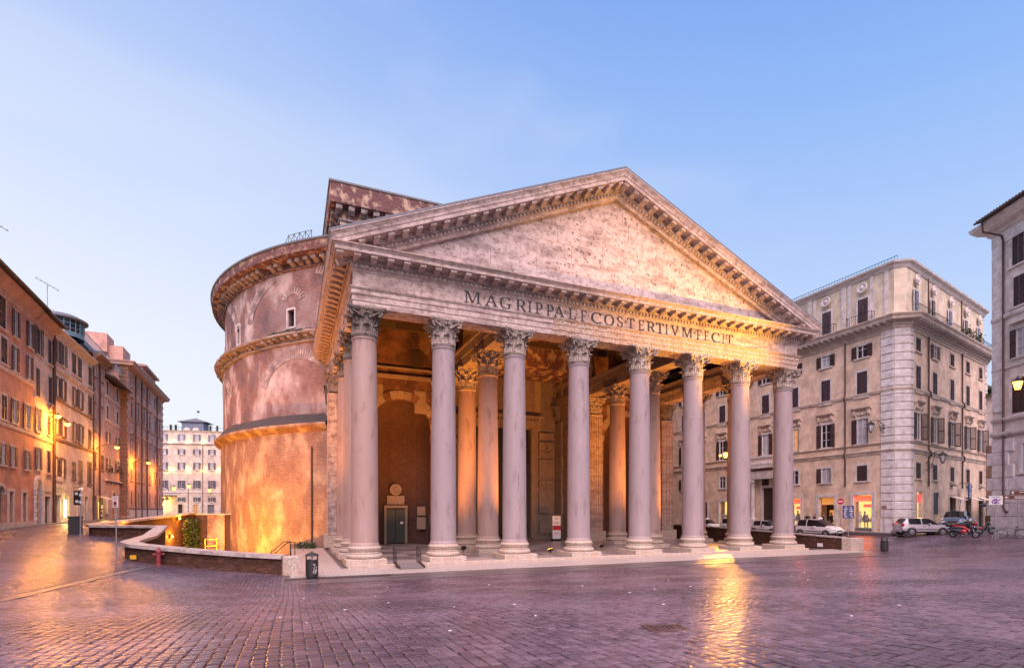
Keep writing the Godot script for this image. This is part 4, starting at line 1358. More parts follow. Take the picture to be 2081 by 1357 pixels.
func build_porch_inside(t: Node) -> void:
	var e := node(t, "porch_interior")
	# back wall with two deep niches
	for s in 2:
		var cx: float = 5.0 if s == 0 else 28.34
		var x0: float = XL + 0.3 if s == 0 else 24.0
		var x1: float = 9.34 if s == 0 else XR - 0.3
		var m := MB.new()
		arch_wall(m, x0, x1, -0.3, 21.5, cx, 2.62, 9.85, -15.0, 0.5)
		part(e, "niche_wall", m.mesh(), M.inner_wall)
		m = MB.new()
		# half-round niche and its half dome
		for k in 16:
			var a := PI * k / 16
			var b := PI * (k + 1) / 16
			var pa := Vector3(cx + 2.62 * cos(a), 0, -15.5 - 2.62 * sin(a))
			var pb := Vector3(cx + 2.62 * cos(b), 0, -15.5 - 2.62 * sin(b))
			m.quad(pb + Vector3(0, -0.3, 0), pa + Vector3(0, -0.3, 0), pa + Vector3(0, 9.85, 0), pb + Vector3(0, 9.85, 0))
			for j in 8:
				var u := PI / 2 * j / 8
				var v := PI / 2 * (j + 1) / 8
				var q := []
				for w in [[b, u], [a, u], [a, v], [b, v]]: q.append(Vector3(cx + 2.62 * cos(w[0]) * cos(w[1]), 9.85 + 2.62 * sin(w[1]), -15.5 - 2.62 * sin(w[0]) * cos(w[1])))
				m.quad(q[0], q[1], q[2], q[3])
		part(e, "niche", m.mesh(), M.niche_brick)
		# mouldings over the niche
		bp(e, "string_course", W((x0 + x1) / 2, 14.35, 14.9), Vector3(x1 - x0 - 0.1, 0.3, 0.3), M.inner_stone)
		bp(e, "string_course", W((x0 + x1) / 2, 15.1, 14.92), Vector3(x1 - x0 - 0.1, 0.16, 0.24), M.inner_stone)
		# ring of arch stones
		for k in 15:
			var a := PI * (k + 0.5) / 15
			var rr := 2.98
			bp(e, "arch_stone", W(cx + rr * cos(a), 9.85 + rr * sin(a), 14.96), Vector3(0.7, 0.60, 0.1), M.inner_stone if k % 4 != 1 else M.inner_wall, Basis(Vector3(0, 0, 1), a))
		# patches of surviving marble facing
		for q in [[-1.9, 12.9, 0.7, 1.4], [1.7, 12.3, 1.0, 2.0]]:
			bp(e, "marble_facing", W(cx + q[0], q[1], 14.975), Vector3(q[2], q[3], 0.06), M.inner_stone)
		bp(e, "wall_window", W(cx + 1.5, 16.0, 14.97), Vector3(1.0, 1.7, 0.08), M.timber)
	# small door, gable stone and roundel in the left niche
	var nd := node(t, "niche_door", at(W(5.05, -0.28, 17.75)))
	bp(nd, "door_leaf", Vector3(-0.42, 1.6, 0), Vector3(0.8, 3.1, 0.1), M.green_door)
	bp(nd, "door_leaf", Vector3(0.42, 1.6, 0), Vector3(0.8, 3.1, 0.1), M.green_door)
	for xx in [-0.42, 0.42]:
		for yy in [0.6, 1.5, 2.4]: bp(nd, "door_panel", Vector3(xx, yy, 0.06), Vector3(0.5, 0.6, 0.05), M.green_door)
	for xx in [-0.95, 0.95]: bp(nd, "jamb", Vector3(xx, 1.7, 0.05), Vector3(0.22, 3.4, 0.25), M.inner_stone)
	bp(nd, "lintel", Vector3(0, 3.38, 0.06), Vector3(2.15, 0.25, 0.28), M.inner_stone)
	bp(nd, "tablet", Vector3(0, 4.0, 0.0), Vector3(1.6, 0.8, 0.15), M.inner_stone)
	bp(nd, "notice", Vector3(0.55, 1.9, 0.1), Vector3(0.28, 0.2, 0.02), M.paper)
	var rm := MB.new()
	rm.lathe([Vector2(0.30, 0.0), Vector2(0.5, 0.0), Vector2(0.55, 0.06), Vector2(0.5, 0.12), Vector2(0.38, 0.1), Vector2(0.3, 0.03), Vector2(0.0, 0.03)], 20, Vector3(0, 4.95, 0.0), 0, TAU, Basis(Vector3.RIGHT, PI / 2))
	rm.ball(Vector3(0, 4.95, 0.06), Vector3(0.2, 0.26, 0.16), 8, 6)
	part(nd, "roundel", rm.mesh(), M.inner_stone)
	var tb := node(t, "wall_tablet", at(W(7.15, 1.9, 16.35), -0.8))
	bp(tb, "plaque", Vector3(0, 0.8, 0), Vector3(0.85, 0.8, 0.12), M.inner_stone)
	bp(tb, "plaque", Vector3(0, -0.3, 0), Vector3(0.9, 1.1, 0.14), M.inner_stone)
	# the tall bay that leads to the great door
	var c := node(t, "door_bay")
	for s in [-1, 1]:
		bp(c, "side_wall", W(XC + s * 7.15, 9.7, 18.1), Vector3(0.8, 20.0, 6.4), M.inner_stone)
		for q in [[1.0, 1.6], [4.2, 3.4], [8.4, 3.2], [12.2, 2.8]]:
			bp(c, "carved_panel", W(XC + s * 6.72, q[0] + q[1] / 2, 18.0), Vector3(0.12, q[1] - 0.35, 4.2), M.inner_stone)
		# panels beside the door
		for q in [[0.2, 1.4, 0.10], [2.4, 2.4, 0.06], [5.2, 0.9, 0.14], [6.4, 2.0, 0.06], [8.7, 1.6, 0.14], [10.5, 0.8, 0.16]]:
			bp(c, "carved_panel", W(XC + s * 5.45, q[0] + q[1] / 2, 20.93), Vector3(1.8, q[1] - 0.08, 0.1 + q[2]), M.inner_stone)
		for q in [5.6, 9.4]:
			var gm := MB.new()
			var pts := []
			for k in 9: pts.append(Vector3(-0.7 + 1.4 * k / 8, -0.35 * sin(PI * k / 8), 0))
			gm.tube(pts, 0.11, 6)
			gm.ball(Vector3(0, 0.15, 0.02), Vector3(0.2, 0.25, 0.12), 7, 5)
			part(c, "garland", gm.mesh(), M.inner_stone, at(W(XC + s * 5.45, q, 20.78)))
		# fluted pilasters
		var pm := pilaster_mesh(1.45, 11.7)
		part(c, "pilaster", pm, M.marble, at(W(XC + s * 8.05, 0.75, 14.95)))
		part(c, "pilaster", pm, M.marble, at(W(XC + s * 17.0, 0.75, 14.95)))
		part(c, "pilaster", pm, M.inner_stone, at(W(XC + s * 6.7, 0.75, 20.2), -s * PI / 2))
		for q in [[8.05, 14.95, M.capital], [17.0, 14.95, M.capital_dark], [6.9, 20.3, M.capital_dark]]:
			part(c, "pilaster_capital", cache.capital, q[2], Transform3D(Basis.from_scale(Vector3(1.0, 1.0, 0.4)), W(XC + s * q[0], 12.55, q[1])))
			bp(c, "pilaster_base", W(XC + s * q[0], 0.2, q[1]), Vector3(2.0, 1.0, 0.7), M.base_stone)
		bp(c, "pier", W(XC + s * 8.05, 7.0, 15.4), Vector3(1.5, 14.6, 0.8), M.inner_stone)
	# barrel vault with sunk panels
	var vm := MB.new()
	var R := 6.75
	var yc := 14.9
	for k in 28:
		var a := PI * k / 28
		var b := PI * (k + 1) / 28
		vm.quad(Vector3(XC + R * cos(a), yc + R * sin(a), -13.0), Vector3(XC + R * cos(b), yc + R * sin(b), -13.0), Vector3(XC + R * cos(b), yc + R * sin(b), -21.4), Vector3(XC + R * cos(a), yc + R * sin(a), -21.4))
	part(c, "vault", vm.mesh(), M.inner_stone)
	for dd in [13.2, 15.2, 17.2, 19.2, 21.0]:
		var rm2 := MB.new()
		for k in 28:
			var a := PI * (k + 0.5) / 28
			rm2.box(Vector3(XC + (R - 0.16) * cos(a), yc + (R - 0.16) * sin(a), -dd), Vector3(0.32, TAU / 56 * R + 0.05, 0.5), Basis(Vector3(0, 0, 1), a))
		part(c, "vault_rib", rm2.mesh(), M.inner_stone)
	for k in 8:
		var a := PI * (k + 0.5) / 8
		bp(c, "vault_rib", Vector3(XC + (R - 0.13) * cos(a), yc + (R - 0.13) * sin(a), -17.2), Vector3(0.26, 0.4, 8.2), M.inner_stone, Basis(Vector3(0, 0, 1), a))
	for s in [-1, 1]: bp(c, "impost", W(XC + s * 6.85, 14.6, 17.4), Vector3(0.9, 0.7, 8.4), M.inner_stone)
	# end wall round the door
	var ew := MB.new()
	sheet(ew, XC - 7, XC + 7, -0.3, 22, -21.1, [Rect2(XC - 3.55, -0.3, 7.1, 11.9)], 0.6)
	part(c, "end_wall", ew.mesh(), M.inner_stone)
	var df := node(t, "great_door", at(W(XC, -0.28, 21.0)))
	for s in [-1, 1]:
		bp(df, "door_frame", Vector3(s * 3.85, 6.0, 0), Vector3(0.62, 12.2, 0.3), M.inner_stone)
		bp(df, "door_frame", Vector3(s * 3.72, 6.0, 0.1), Vector3(0.2, 12.1, 0.3), M.inner_stone)
		bp(df, "door_leaf", Vector3(s * 1.75, 4.0, -0.6), Vector3(3.3, 8.0, 0.2), M.bronze_door)
		for y in [1.2, 4.0, 6.8]: bp(df, "door_panel", Vector3(s * 1.75, y, -0.48), Vector3(2.3, 2.0, 0.12), M.bronze_door)
	bp(df, "grille", Vector3(0, 10.0, -0.6), Vector3(7.1, 3.9, 0.2), M.bronze_door)
	bp(df, "lintel", Vector3(0, 12.4, 0.03), Vector3(8.9, 0.75, 0.4), M.inner_stone)
	bp(df, "cornice", Vector3(0, 13.1, 0.2), Vector3(9.6, 0.3, 0.75), M.inner_stone)
	for k in 24: bp(df, "dentil", Vector3(-4.4 + k * 0.383, 12.87, 0.3), Vector3(0.2, 0.16, 0.3), M.inner_stone)
	# architraves that run back over the inner columns, with brick piers and roof timbers over them
	var a2 := node(t, "inner_beams")
	for x in [COLX[2], COLX[5]]:
		bp(a2, "architrave", W(x, 14.5, 7.1), Vector3(1.35, 0.7, 14.6), M.inner_stone)
		bp(a2, "architrave", W(x, 15.15, 7.1), Vector3(1.55, 0.6, 14.6), M.inner_stone)
		bp(a2, "architrave", W(x, 15.55, 7.1), Vector3(1.9, 0.2, 14.6), M.inner_stone)
		for d in [4.95, 9.9]: bp(a2, "brick_pier", W(x, 17.6, d), Vector3(1.1, 3.9, 1.3), M.inner_wall)
		bp(a2, "brick_wall", W(x, 19.7, 7.6), Vector3(0.9, 1.0, 14.0), M.inner_wall)
	for d in [1.6, 4.4, 7.2, 10.0, 12.8]:
		bp(a2, "tie_beam", W(XC, 18.0, d), Vector3(31.5, 0.5, 0.4), M.timber)
		for s in [-1, 1]: bp(a2, "rafter", W(XC + s * 8.2, 21.6, d), Vector3(17.6, 0.45, 0.35), M.timber, Basis(Vector3(0, 0, 1), -s * atan(SLOPE)))
	# timber boarding under the roof and the back of the gable
	var um := MB.new()
	for s in [-1, 1]:
		var p := Vector3(XC, 25.2, 0)
		var q := Vector3(XC + s * 17.2, 25.2 - SLOPE * 17.2, 0)
		if s == 1: um.quad(p + Vector3(0, 0, 0.2), p + Vector3(0, 0, -15.2), q + Vector3(0, 0, -15.2), q + Vector3(0, 0, 0.2))
		else: um.quad(q + Vector3(0, 0, 0.2), q + Vector3(0, 0, -15.2), p + Vector3(0, 0, -15.2), p + Vector3(0, 0, 0.2))
	part(a2, "roof_boarding", um.mesh(), M.timber)
	# outer walls of the deep bay, with pilasters and garland panels on the flanks
	for s in [-1, 1]:
		var fx := XL + 0.35 if s == -1 else XR - 0.35
		bp(e, "flank_wall", W(fx, 6.9, 18.7), Vector3(0.8, 14.5, 7.4), M.marble)
		for d in [15.8, 20.6]:
			part(e, "flank_pilaster", pilaster_mesh(1.45, 11.7), M.marble, at(W(fx + s * 0.38, 0.75, d), s * PI / 2))
			bp(e, "flank_base", W(fx + s * 0.4, 0.15, d), Vector3(0.75, 1.1, 1.9), M.base_stone)
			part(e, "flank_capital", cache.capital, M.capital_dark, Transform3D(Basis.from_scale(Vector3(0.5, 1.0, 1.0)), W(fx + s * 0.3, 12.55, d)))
		for q in [[1.5, 2.2], [4.4, 3.0], [8.2, 2.4]]:
			bp(e, "flank_panel", W(fx + s * 0.42, q[0] + q[1] / 2, 18.2), Vector3(0.16, q[1], 2.6), M.marble)

func cyl(R: float, y: float, th: float) -> Vector3: return Vector3(XC + R * cos(th), y, -42.0 + R * sin(th))

func build_rotunda(t: Node) -> void:
	var e := node(t, "rotunda")
	# zones of the drum; the top one has two small windows
	var wins := [Rect2(deg_to_rad(136.5), 20.2, deg_to_rad(1.85), 1.6), Rect2(deg_to_rad(156.0), 20.2, deg_to_rad(1.75), 1.95), Rect2(deg_to_rad(176.0), 20.2, deg_to_rad(1.8), 1.8)]
	for z in [[28.25, -2.3, 10.3, "rotunda_brick_low", []], [28.0, 10.6, 18.75, "rotunda_brick", []], [27.8, 19.2, 26.4, "rotunda_brick", wins]]:
		var m := MB.new()
		var ths := []
		for k in 161: ths.append(deg_to_rad(lerpf(127.2, 412.8, k / 160.0)))
		var ys := [z[1], z[2]]
		for w in z[4]:
			ths.append(w.position.x); ths.append(w.end.x); ys.append(w.position.y); ys.append(w.end.y)
		ths.sort(); ys.sort()
		for i in ths.size() - 1:
			for j in ys.size() - 1:
				var c := Vector2((ths[i] + ths[i + 1]) / 2, (ys[j] + ys[j + 1]) / 2)
				var open := false
				for w in z[4]:
					if w.has_point(c): open = true
				if open or ys[j + 1] - ys[j] < 0.001 or ths[i + 1] - ths[i] < 0.00001: continue
				var n0 := Vector3(cos(ths[i]), 0, sin(ths[i]))
				var n1 := Vector3(cos(ths[i + 1]), 0, sin(ths[i + 1]))
				m.squad(cyl(z[0], ys[j], ths[i + 1]), cyl(z[0], ys[j], ths[i]), cyl(z[0], ys[j + 1], ths[i]), cyl(z[0], ys[j + 1], ths[i + 1]), n1, n0, n0, n1)
		for w in z[4]:
			for k in 4:
				var p := [Vector2(w.position.x, w.position.y), Vector2(w.end.x, w.position.y), Vector2(w.end.x, w.end.y), Vector2(w.position.x, w.end.y)]
				var a: Vector2 = p[k]
				var b: Vector2 = p[(k + 1) % 4]
				m.quad(cyl(z[0], b.y, b.x), cyl(z[0], a.y, a.x), cyl(z[0] - 0.6, a.y, a.x), cyl(z[0] - 0.6, b.y, b.x))
		part(e, "drum_wall", m.mesh(), M[z[3]])
	for w in wins:
		var th: float = w.get_center().x
		var wd: float = w.size.x * 27.8
		var wn := node(t, "drum_window", Transform3D(Basis(Vector3.UP, PI / 2 - th), cyl(27.8, w.position.y, th)))
		var hh: float = w.size.y
		bp(wn, "pane", Vector3(0, hh / 2, -0.5), Vector3(wd, hh, 0.04), M.pane)
		for s in [-1, 1]: bp(wn, "jamb", Vector3(s * (wd / 2 + 0.06), hh / 2, 0.0), Vector3(0.14, hh + 0.3, 0.16), M.trim)
		bp(wn, "lintel", Vector3(0, hh + 0.1, 0.01), Vector3(wd, 0.2, 0.16), M.trim)
		bp(wn, "sill", Vector3(0, -0.09, 0.02), Vector3(wd, 0.16, 0.18), M.trim)
		var bars := MB.new()
		for s in [-0.2, 0.2]: bars.box(Vector3(s * wd, hh / 2, -0.2), Vector3(0.03, hh, 0.03))
		for s in [0.33, 0.66]: bars.box(Vector3(0, s * hh, -0.21), Vector3(wd, 0.03, 0.03))
		part(wn, "bars", bars.mesh(), M.iron)
	# cornices
	var c1 := MB.new()
	c1.lathe([Vector2(28.2, 10.0), Vector2(28.3, 10.06), Vector2(28.5, 10.2), Vector2(28.85, 10.45), Vector2(28.95, 10.6), Vector2(28.95, 10.75), Vector2(27.9, 10.98)], 144, Vector3(XC, 0, -42), deg_to_rad(127.6), deg_to_rad(412.4))
	part(e, "low_cornice", c1.mesh(), M.rotunda_brick_low)
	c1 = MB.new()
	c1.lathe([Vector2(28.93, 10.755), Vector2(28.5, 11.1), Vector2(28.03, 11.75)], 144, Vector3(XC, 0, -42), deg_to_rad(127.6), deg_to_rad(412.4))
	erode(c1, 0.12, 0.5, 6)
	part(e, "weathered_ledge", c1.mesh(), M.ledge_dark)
	var c2 := MB.new()
	c2.lathe([Vector2(27.95, 18.45), Vector2(28.2, 18.5), Vector2(28.25, 18.66), Vector2(28.15, 18.7), Vector2(28.15, 19.1), Vector2(28.85, 19.12), Vector2(28.9, 19.3), Vector2(27.7, 19.5)], 180, Vector3(XC, 0, -42), deg_to_rad(127.0), deg_to_rad(413.0))
	erode(c2, 0.13, 0.7, 9)
	part(e, "middle_cornice", c2.mesh(), M.console_stone)
	var c3 := MB.new()
	c3.lathe([Vector2(27.7, 25.45), Vector2(27.95, 25.5), Vector2(28.0, 25.62), Vector2(27.9, 25.66), Vector2(27.9, 26.2), Vector2(28.9, 26.22), Vector2(29.15, 26.36), Vector2(29.2, 27.2)], 180, Vector3(XC, 0, -42), deg_to_rad(124.0), deg_to_rad(416.0))
	part(e, "top_cornice", c3.mesh(), M.block_brick)
	var c4 := MB.new()
	c4.lathe([Vector2(29.2, 27.16), Vector2(29.3, 27.18), Vector2(29.3, 27.34), Vector2(27.5, 27.6), Vector2(20, 29), Vector2(14, 31), Vector2(0.1, 32)], 180, Vector3(XC, 0, -42))
	part(e, "roof_edge", c4.mesh(), M.lead)
	# consoles under the two upper cornices
	var mm := modillion_mesh(0.75, 0.5, 0.5)
	var m2 := modillion_mesh(0.6, 0.42, 0.5)
	rng.seed = 17
	for k in 44:
		var th := deg_to_rad(127.0 + k * 1.85)
		if rng.randf() > 0.06: part(e, "console", mm, M.console_stone, Transform3D(Basis(Vector3.UP, PI / 2 - th + rng.randf_range(-0.02, 0.02)), cyl(27.88, 26.21, th)))
		if rng.randf() > 0.12: part(e, "console", m2, M.console_stone, Transform3D(Basis(Vector3.UP, PI / 2 - th + rng.randf_range(-0.06, 0.06)) * Basis.from_scale(Vector3(rng.randf_range(0.7, 1.15), rng.randf_range(0.7, 1.0), rng.randf_range(0.6, 1.1))), cyl(28.12, 19.11, th)))
	# relieving arches of tall bricks let into the wall
	for A in [[136.5, 21.2, 7.1, 4.45, 1.15, 27.82, 0.12, 3.02], [137.0, 22.6, 1.15, 1.0, 0.65, 27.82, 0.1, 2.9], [136.0, 13.6, 4.6, 3.9, 1.0, 28.02, 0.3, 2.84], [172.0, 21.2, 7.1, 4.45, 1.15, 27.82, 0.12, 3.02], [170.0, 13.6, 4.6, 3.9, 1.0, 28.02, 0.3, 2.84]]:
		var n := int(PI * A[2] / 0.34)
		for k in n:
			var ph := lerpf(A[6], A[7], (k + 0.5) / n)
			var s: float = A[2] * cos(ph)
			var y: float = A[1] + A[3] * sin(ph)
			if y > 25.3 and A[1] > 20: continue
			var th: float = deg_to_rad(A[0]) - s / A[5]
			if th < deg_to_rad(126): continue
			bp(e, "voussoir", Vector3.ZERO, Vector3(A[4] * rng.randf_range(0.9, 1.05), 0.20, 0.05 + rng.randf() * 0.03), M.voussoir, Basis(Vector3(0, 0, 1), ph)).transform = Transform3D(Basis(Vector3.UP, PI / 2 - th), cyl(A[5], y, th))
	# light railing on the roof edge
	var rl := node(t, "roof_railing")
	var prev := []
	for k in 6:
		var th := deg_to_rad(131.0 + k * 1.35)
		var p := cyl(28.6, 27.35, th)
		if k < 5:
			bp(rl, "post", p + Vector3(0, 0.55, 0), Vector3(0.05, 1.1, 0.05), M.iron)
		if k > 0:
			var q: Vector3 = prev[0]
			var hgt := 1.05 if k < 5 else 0.0
			for seg in [[q + Vector3(0, 1.05, 0), p + Vector3(0, hgt, 0)], [q + Vector3(0, 0.05, 0), p + Vector3(0, hgt, 0)], [q + Vector3(0, 1.05, 0), p + Vector3(0, 0.05, 0)]]:
				var tm := MB.new()
				tm.tube(seg, 0.025, 4)
				part(rl, "brace", tm.mesh(), M.iron)
		prev = [p]
	# dark stain channel and old downpipe on the lower drum
	var pp := MB.new()
	pp.tube([cyl(28.36, -2, deg_to_rad(131.4)), cyl(28.36, 8.6, deg_to_rad(131.4))], 0.09, 6)
	part(e, "downpipe", pp.mesh(), M.pipe)
	rng.seed = 4
	var ww := MB.new()
	for k in 700:
		var th := deg_to_rad(rng.randf_range(131, 142))
		var p := cyl(28.3 + rng.randf() * 0.4, 19.33 + 0.25 * rng.randf() * (1.0 - absf(rad_to_deg(th) - 138.0) / 8.0), th)
		var b := Basis.from_euler(Vector3(rng.randf() * 6, rng.randf() * 6, rng.randf() * 6))
		ww.quad(p, p + b.x * 0.1, p + b.x * 0.1 + b.y * 0.13, p + b.y * 0.13)
	stuff(part(t, "ledge_weeds", ww.mesh(), M.leaf))

# ---------- town houses ----------
# local frame of a front: x runs left to right as seen from the street, y up from the foot, z out into the street
func front_xf(p0: Vector2, p1: Vector2, y: float) -> Transform3D:
	var dv := (p1 - p0).normalized()
	var bx := Vector3(dv.x, 0, -dv.y)
	return Transform3D(Basis(bx, Vector3.UP, bx.cross(Vector3.UP)), W(p0.x, y, p0.y))

func shutter_mesh(w: float, h: float) -> ArrayMesh:
	var key := "sh%.2f_%.2f" % [w, h]
	if cache.has(key): return cache[key]
	var m := MB.new()
	var f := minf(0.07, w * 0.16)
	m.bx(0, f, 0, h, -0.02, 0.02); m.bx(w - f, w, 0, h, -0.02, 0.02)
	m.bx(f, w - f, 0, f * 1.3, -0.019, 0.019); m.bx(f, w - f, h - f, h, -0.019, 0.019); m.bx(f, w - f, h * 0.48, h * 0.48 + f, -0.019, 0.019)
	var n := int(h / 0.11)
	for k in n: m.box(Vector3(w / 2, f + (h - 2 * f) * (k + 0.5) / n, 0), Vector3(w - 2 * f, 0.085, 0.012), Basis(Vector3.RIGHT, -0.6))
	cache[key] = m.mesh()
	return cache[key]

func frame_mesh(w: float, h: float) -> ArrayMesh:
	var key := "fr%.2f_%.2f" % [w, h]
	if cache.has(key): return cache[key]
	var m := MB.new()
	var f := 0.06
	m.bx(0, f, 0, h, -0.03, 0.03); m.bx(w - f, w, 0, h, -0.03, 0.03); m.bx(f, w - f, 0, f, -0.029, 0.029); m.bx(f, w - f, h - f, h, -0.029, 0.029)
	m.bx(w / 2 - 0.04, w / 2 + 0.04, f, h - f, -0.025, 0.035)
	m.bx(f, w - f, h * 0.66, h * 0.66 + 0.04, -0.024, 0.024)
	if h > 1.6: m.bx(f, w - f, h * 0.33, h * 0.33 + 0.04, -0.024, 0.024)
	cache[key] = m.mesh()
	return cache[key]

func border_mesh(w: float, h: float, b: float, z: float) -> ArrayMesh:
	var key := "bo%.2f_%.2f_%.2f_%.2f" % [w, h, b, z]
	if cache.has(key): return cache[key]
	var m := MB.new()
	m.bx(-b, 0, 0, h + b, 0, z); m.bx(w, w + b, 0, h + b, 0, z); m.bx(0, w, h, h + b, 0, z)
	cache[key] = m.mesh()
	return cache[key]

# style: o open shutters, c closed, h half open, n none; wm: shutter, fm: frame, tm: trim
func window(t: Node, u: float, v: float, w: float, h: float, style: String, wm: Material, tm: Material, curtain := false, border := 0.14, lit: Material = null) -> Node3D:
	w = snappedf(w, 0.05); h = snappedf(h, 0.05)
	var o := node(t, "window", at(Vector3(u, v, 0)))
	if border > 0.0: part(o, "surround", border_mesh(w, h, border, 0.035), tm)
	var sm := MB.new()
	sm.bx(-border - 0.08, w + border + 0.08, -0.13, 0.0, -0.2, 0.13)
	part(o, "sill", sm.mesh(), tm)
	var hw := w / 2
	if style != "c":
		part(o, "frame", frame_mesh(w, h), M.frame_white if wm != M.shutter_purple else M.frame_brown, at(Vector3(0, 0, -0.06)))
		if lit: bp(o, "lit_pane", Vector3(hw, h / 2, -0.12), Vector3(w, h, 0.02), lit)
		elif curtain:
			bp(o, "pane", Vector3(hw, h / 2, -0.08), Vector3(w, h, 0.01), M.glass)
			var cm := MB.new()
			for k in 8: cm.box(Vector3(w * (k + 0.5) / 8, h / 2, -0.14 + 0.012 * (k % 2)), Vector3(w / 8, h, 0.02))
			part(o, "curtain", cm.mesh(), M.curtain)
		else: bp(o, "pane", Vector3(hw, h / 2, -0.1), Vector3(w, h, 0.02), M.pane)
	if style == "o":
		part(o, "shutter", shutter_mesh(hw, h), wm, at(Vector3(-hw - 0.01, 0, 0.085)))
		part(o, "shutter", shutter_mesh(hw, h), wm, at(Vector3(w + 0.01, 0, 0.085)))
	elif style == "h":
		part(o, "shutter", shutter_mesh(hw, h), wm, Transform3D(Basis(Vector3.UP, PI - 0.35), Vector3(0, 0, 0.06)))
		part(o, "shutter", shutter_mesh(hw, h), wm, Transform3D(Basis(Vector3.UP, 0.5), Vector3(w, 0, 0.06)))
	elif style == "l":
		part(o, "shutter", shutter_mesh(hw, h), wm, at(Vector3(-hw - 0.01, 0, 0.085)))
		part(o, "shutter", shutter_mesh(hw, h), wm, Transform3D(Basis(Vector3.UP, -0.9), Vector3(w, 0, 0.06)))
	elif style == "c":
		part(o, "shutter", shutter_mesh(hw, h), wm, at(Vector3(0, 0, 0.012)))
		part(o, "shutter", shutter_mesh(hw, h), wm, at(Vector3(hw, 0, 0.012)))
	return o

func door(t: Node, called: String, u: float, v: float, w: float, h: float, m_: Material, tm: Material, border := 0.2) -> Node3D:
	var o := node(t, called, at(Vector3(u, v, 0)))
	if border > 0: part(o, "surround", border_mesh(snappedf(w, 0.05), snappedf(h, 0.05), border, 0.07), tm)
	var n := 1 if w < 0.8 else 2
	for k in n:
		var lw := w / n
		var mm := MB.new()
		mm.bx(k * lw + 0.01, (k + 1) * lw - 0.01, 0, h, -0.24, -0.2)
		for y in [0.1, 0.42, 0.72]: mm.bx(k * lw + lw * 0.18, (k + 1) * lw - lw * 0.18, h * y, h * (y + 0.2), -0.2, -0.17)
		part(o, "door_leaf", mm.mesh(), m_)
	bp(o, "handle", Vector3(w * 0.5 + 0.06, 1.0, -0.15), Vector3(0.04, 0.12, 0.05), M.steel)
	return o

func arch_fill(w: float, h: float, r: float, tm: Material, o: Node, ring := 0.22) -> void:
	# fills the corners of a square-headed opening so that it becomes an arch; adds voussoirs
	var m := MB.new()
	var n := 12
	var ys := h - r
	for k in n:
		var a := PI - PI * k / n
		var b := PI - PI * (k + 1) / n
		var p := Vector2(w / 2 + w / 2 * cos(a), ys + r * sin(a))
		var q := Vector2(w / 2 + w / 2 * cos(b), ys + r * sin(b))
		m.quad(Vector3(p.x, p.y, -0.012), Vector3(q.x, q.y, -0.012), Vector3(q.x, h, -0.012), Vector3(p.x, h, -0.012))
		m.quad(Vector3(p.x, p.y, -0.25), Vector3(q.x, q.y, -0.25), Vector3(q.x, q.y, -0.012), Vector3(p.x, p.y, -0.012))
	part(o, "arch_head", m.mesh(), tm)
	for k in 9:
		var a := PI * (k + 0.5) / 9
		bp(o, "arch_stone", Vector3(w / 2 + (w / 2 + ring / 2) * cos(a), ys + (r + ring / 2) * sin(a), 0.04), Vector3(ring, PI * (r + ring) / 9 * 0.94, 0.1), tm, Basis(Vector3(0, 0, 1), a))

func shop_window(t: Node, u: float, v: float, w: float, h: float, tm: Material, red: bool, e: float) -> void:
	var o := node(t, "shop_window", at(Vector3(u, v, 0)))
	part(o, "surround", border_mesh(snappedf(w, 0.05), snappedf(h, 0.05), 0.28, 0.09), tm)
	bp(o, "lit_backdrop", Vector3(w / 2, h / 2, -1.25), Vector3(w + 0.6, h, 0.04), M.window_glow_warm)
	bp(o, "pane", Vector3(w / 2, h / 2, -0.1), Vector3(w, h, 0.012), M.glass)
	bp(o, "stall_riser", Vector3(w / 2, 0.17, -0.3), Vector3(w, 0.34, 0.3), M.sign_black)
	if red:
		bp(o, "sign_band", Vector3(w / 2, h - 0.35, -0.2), Vector3(w * 0.98, 0.55, 0.05), M.sign_glow_orange)
		bp(o, "sign_band", Vector3(w * 0.62, h - 1.05, -0.5), Vector3(w * 0.5, 0.3, 0.05), M.sign_glow_red)
	# goods on stands
	rng.seed = int(u * 10) + 3
	for k in 5:
		var hh := rng.randf_range(0.7, 1.5)
		var mm := MB.new()
		mm.lathe([Vector2(0.16, 0.3), Vector2(0.05, 0.35), Vector2(0.05, 0.8), Vector2(0.17, 0.85), Vector2(0.21, 0.85 + hh * 0.3), Vector2(0.14, 0.85 + hh * 0.6), Vector2(0.05, 0.9 + hh * 0.65), Vector2(0.09, 0.95 + hh * 0.75), Vector2(0.02, 0.95 + hh * 0.9)], 8)
		part(o, "mannequin", mm.mesh(), [M.curtain, M.frame_brown, M.bike_brown][k % 3], at(Vector3(w * (k + 0.5) / 5, 0.05, -0.7 - 0.15 * (k % 2))))
	var lp := t.get_parent()
	var gp: Vector3 = (t as Node3D).transform * Vector3(u + w / 2, v + h * 0.6, 0.12)
	var l := AreaLight3D.new()
	l.name = "shop_light"
	l.area_size = Vector2(w * 0.9, h * 0.6)
	l.light_color = Color(1.0, 0.42, 0.22) if red else Color(1.0, 0.78, 0.45)
	l.light_energy = e
	l.area_normalize_energy = true
	l.area_range = 60.0
	l.shadow_enabled = true
	add_child(l, true)
	var out: Vector3 = (t as Node3D).basis.z
	l.look_at_from_position(gp, gp + out)

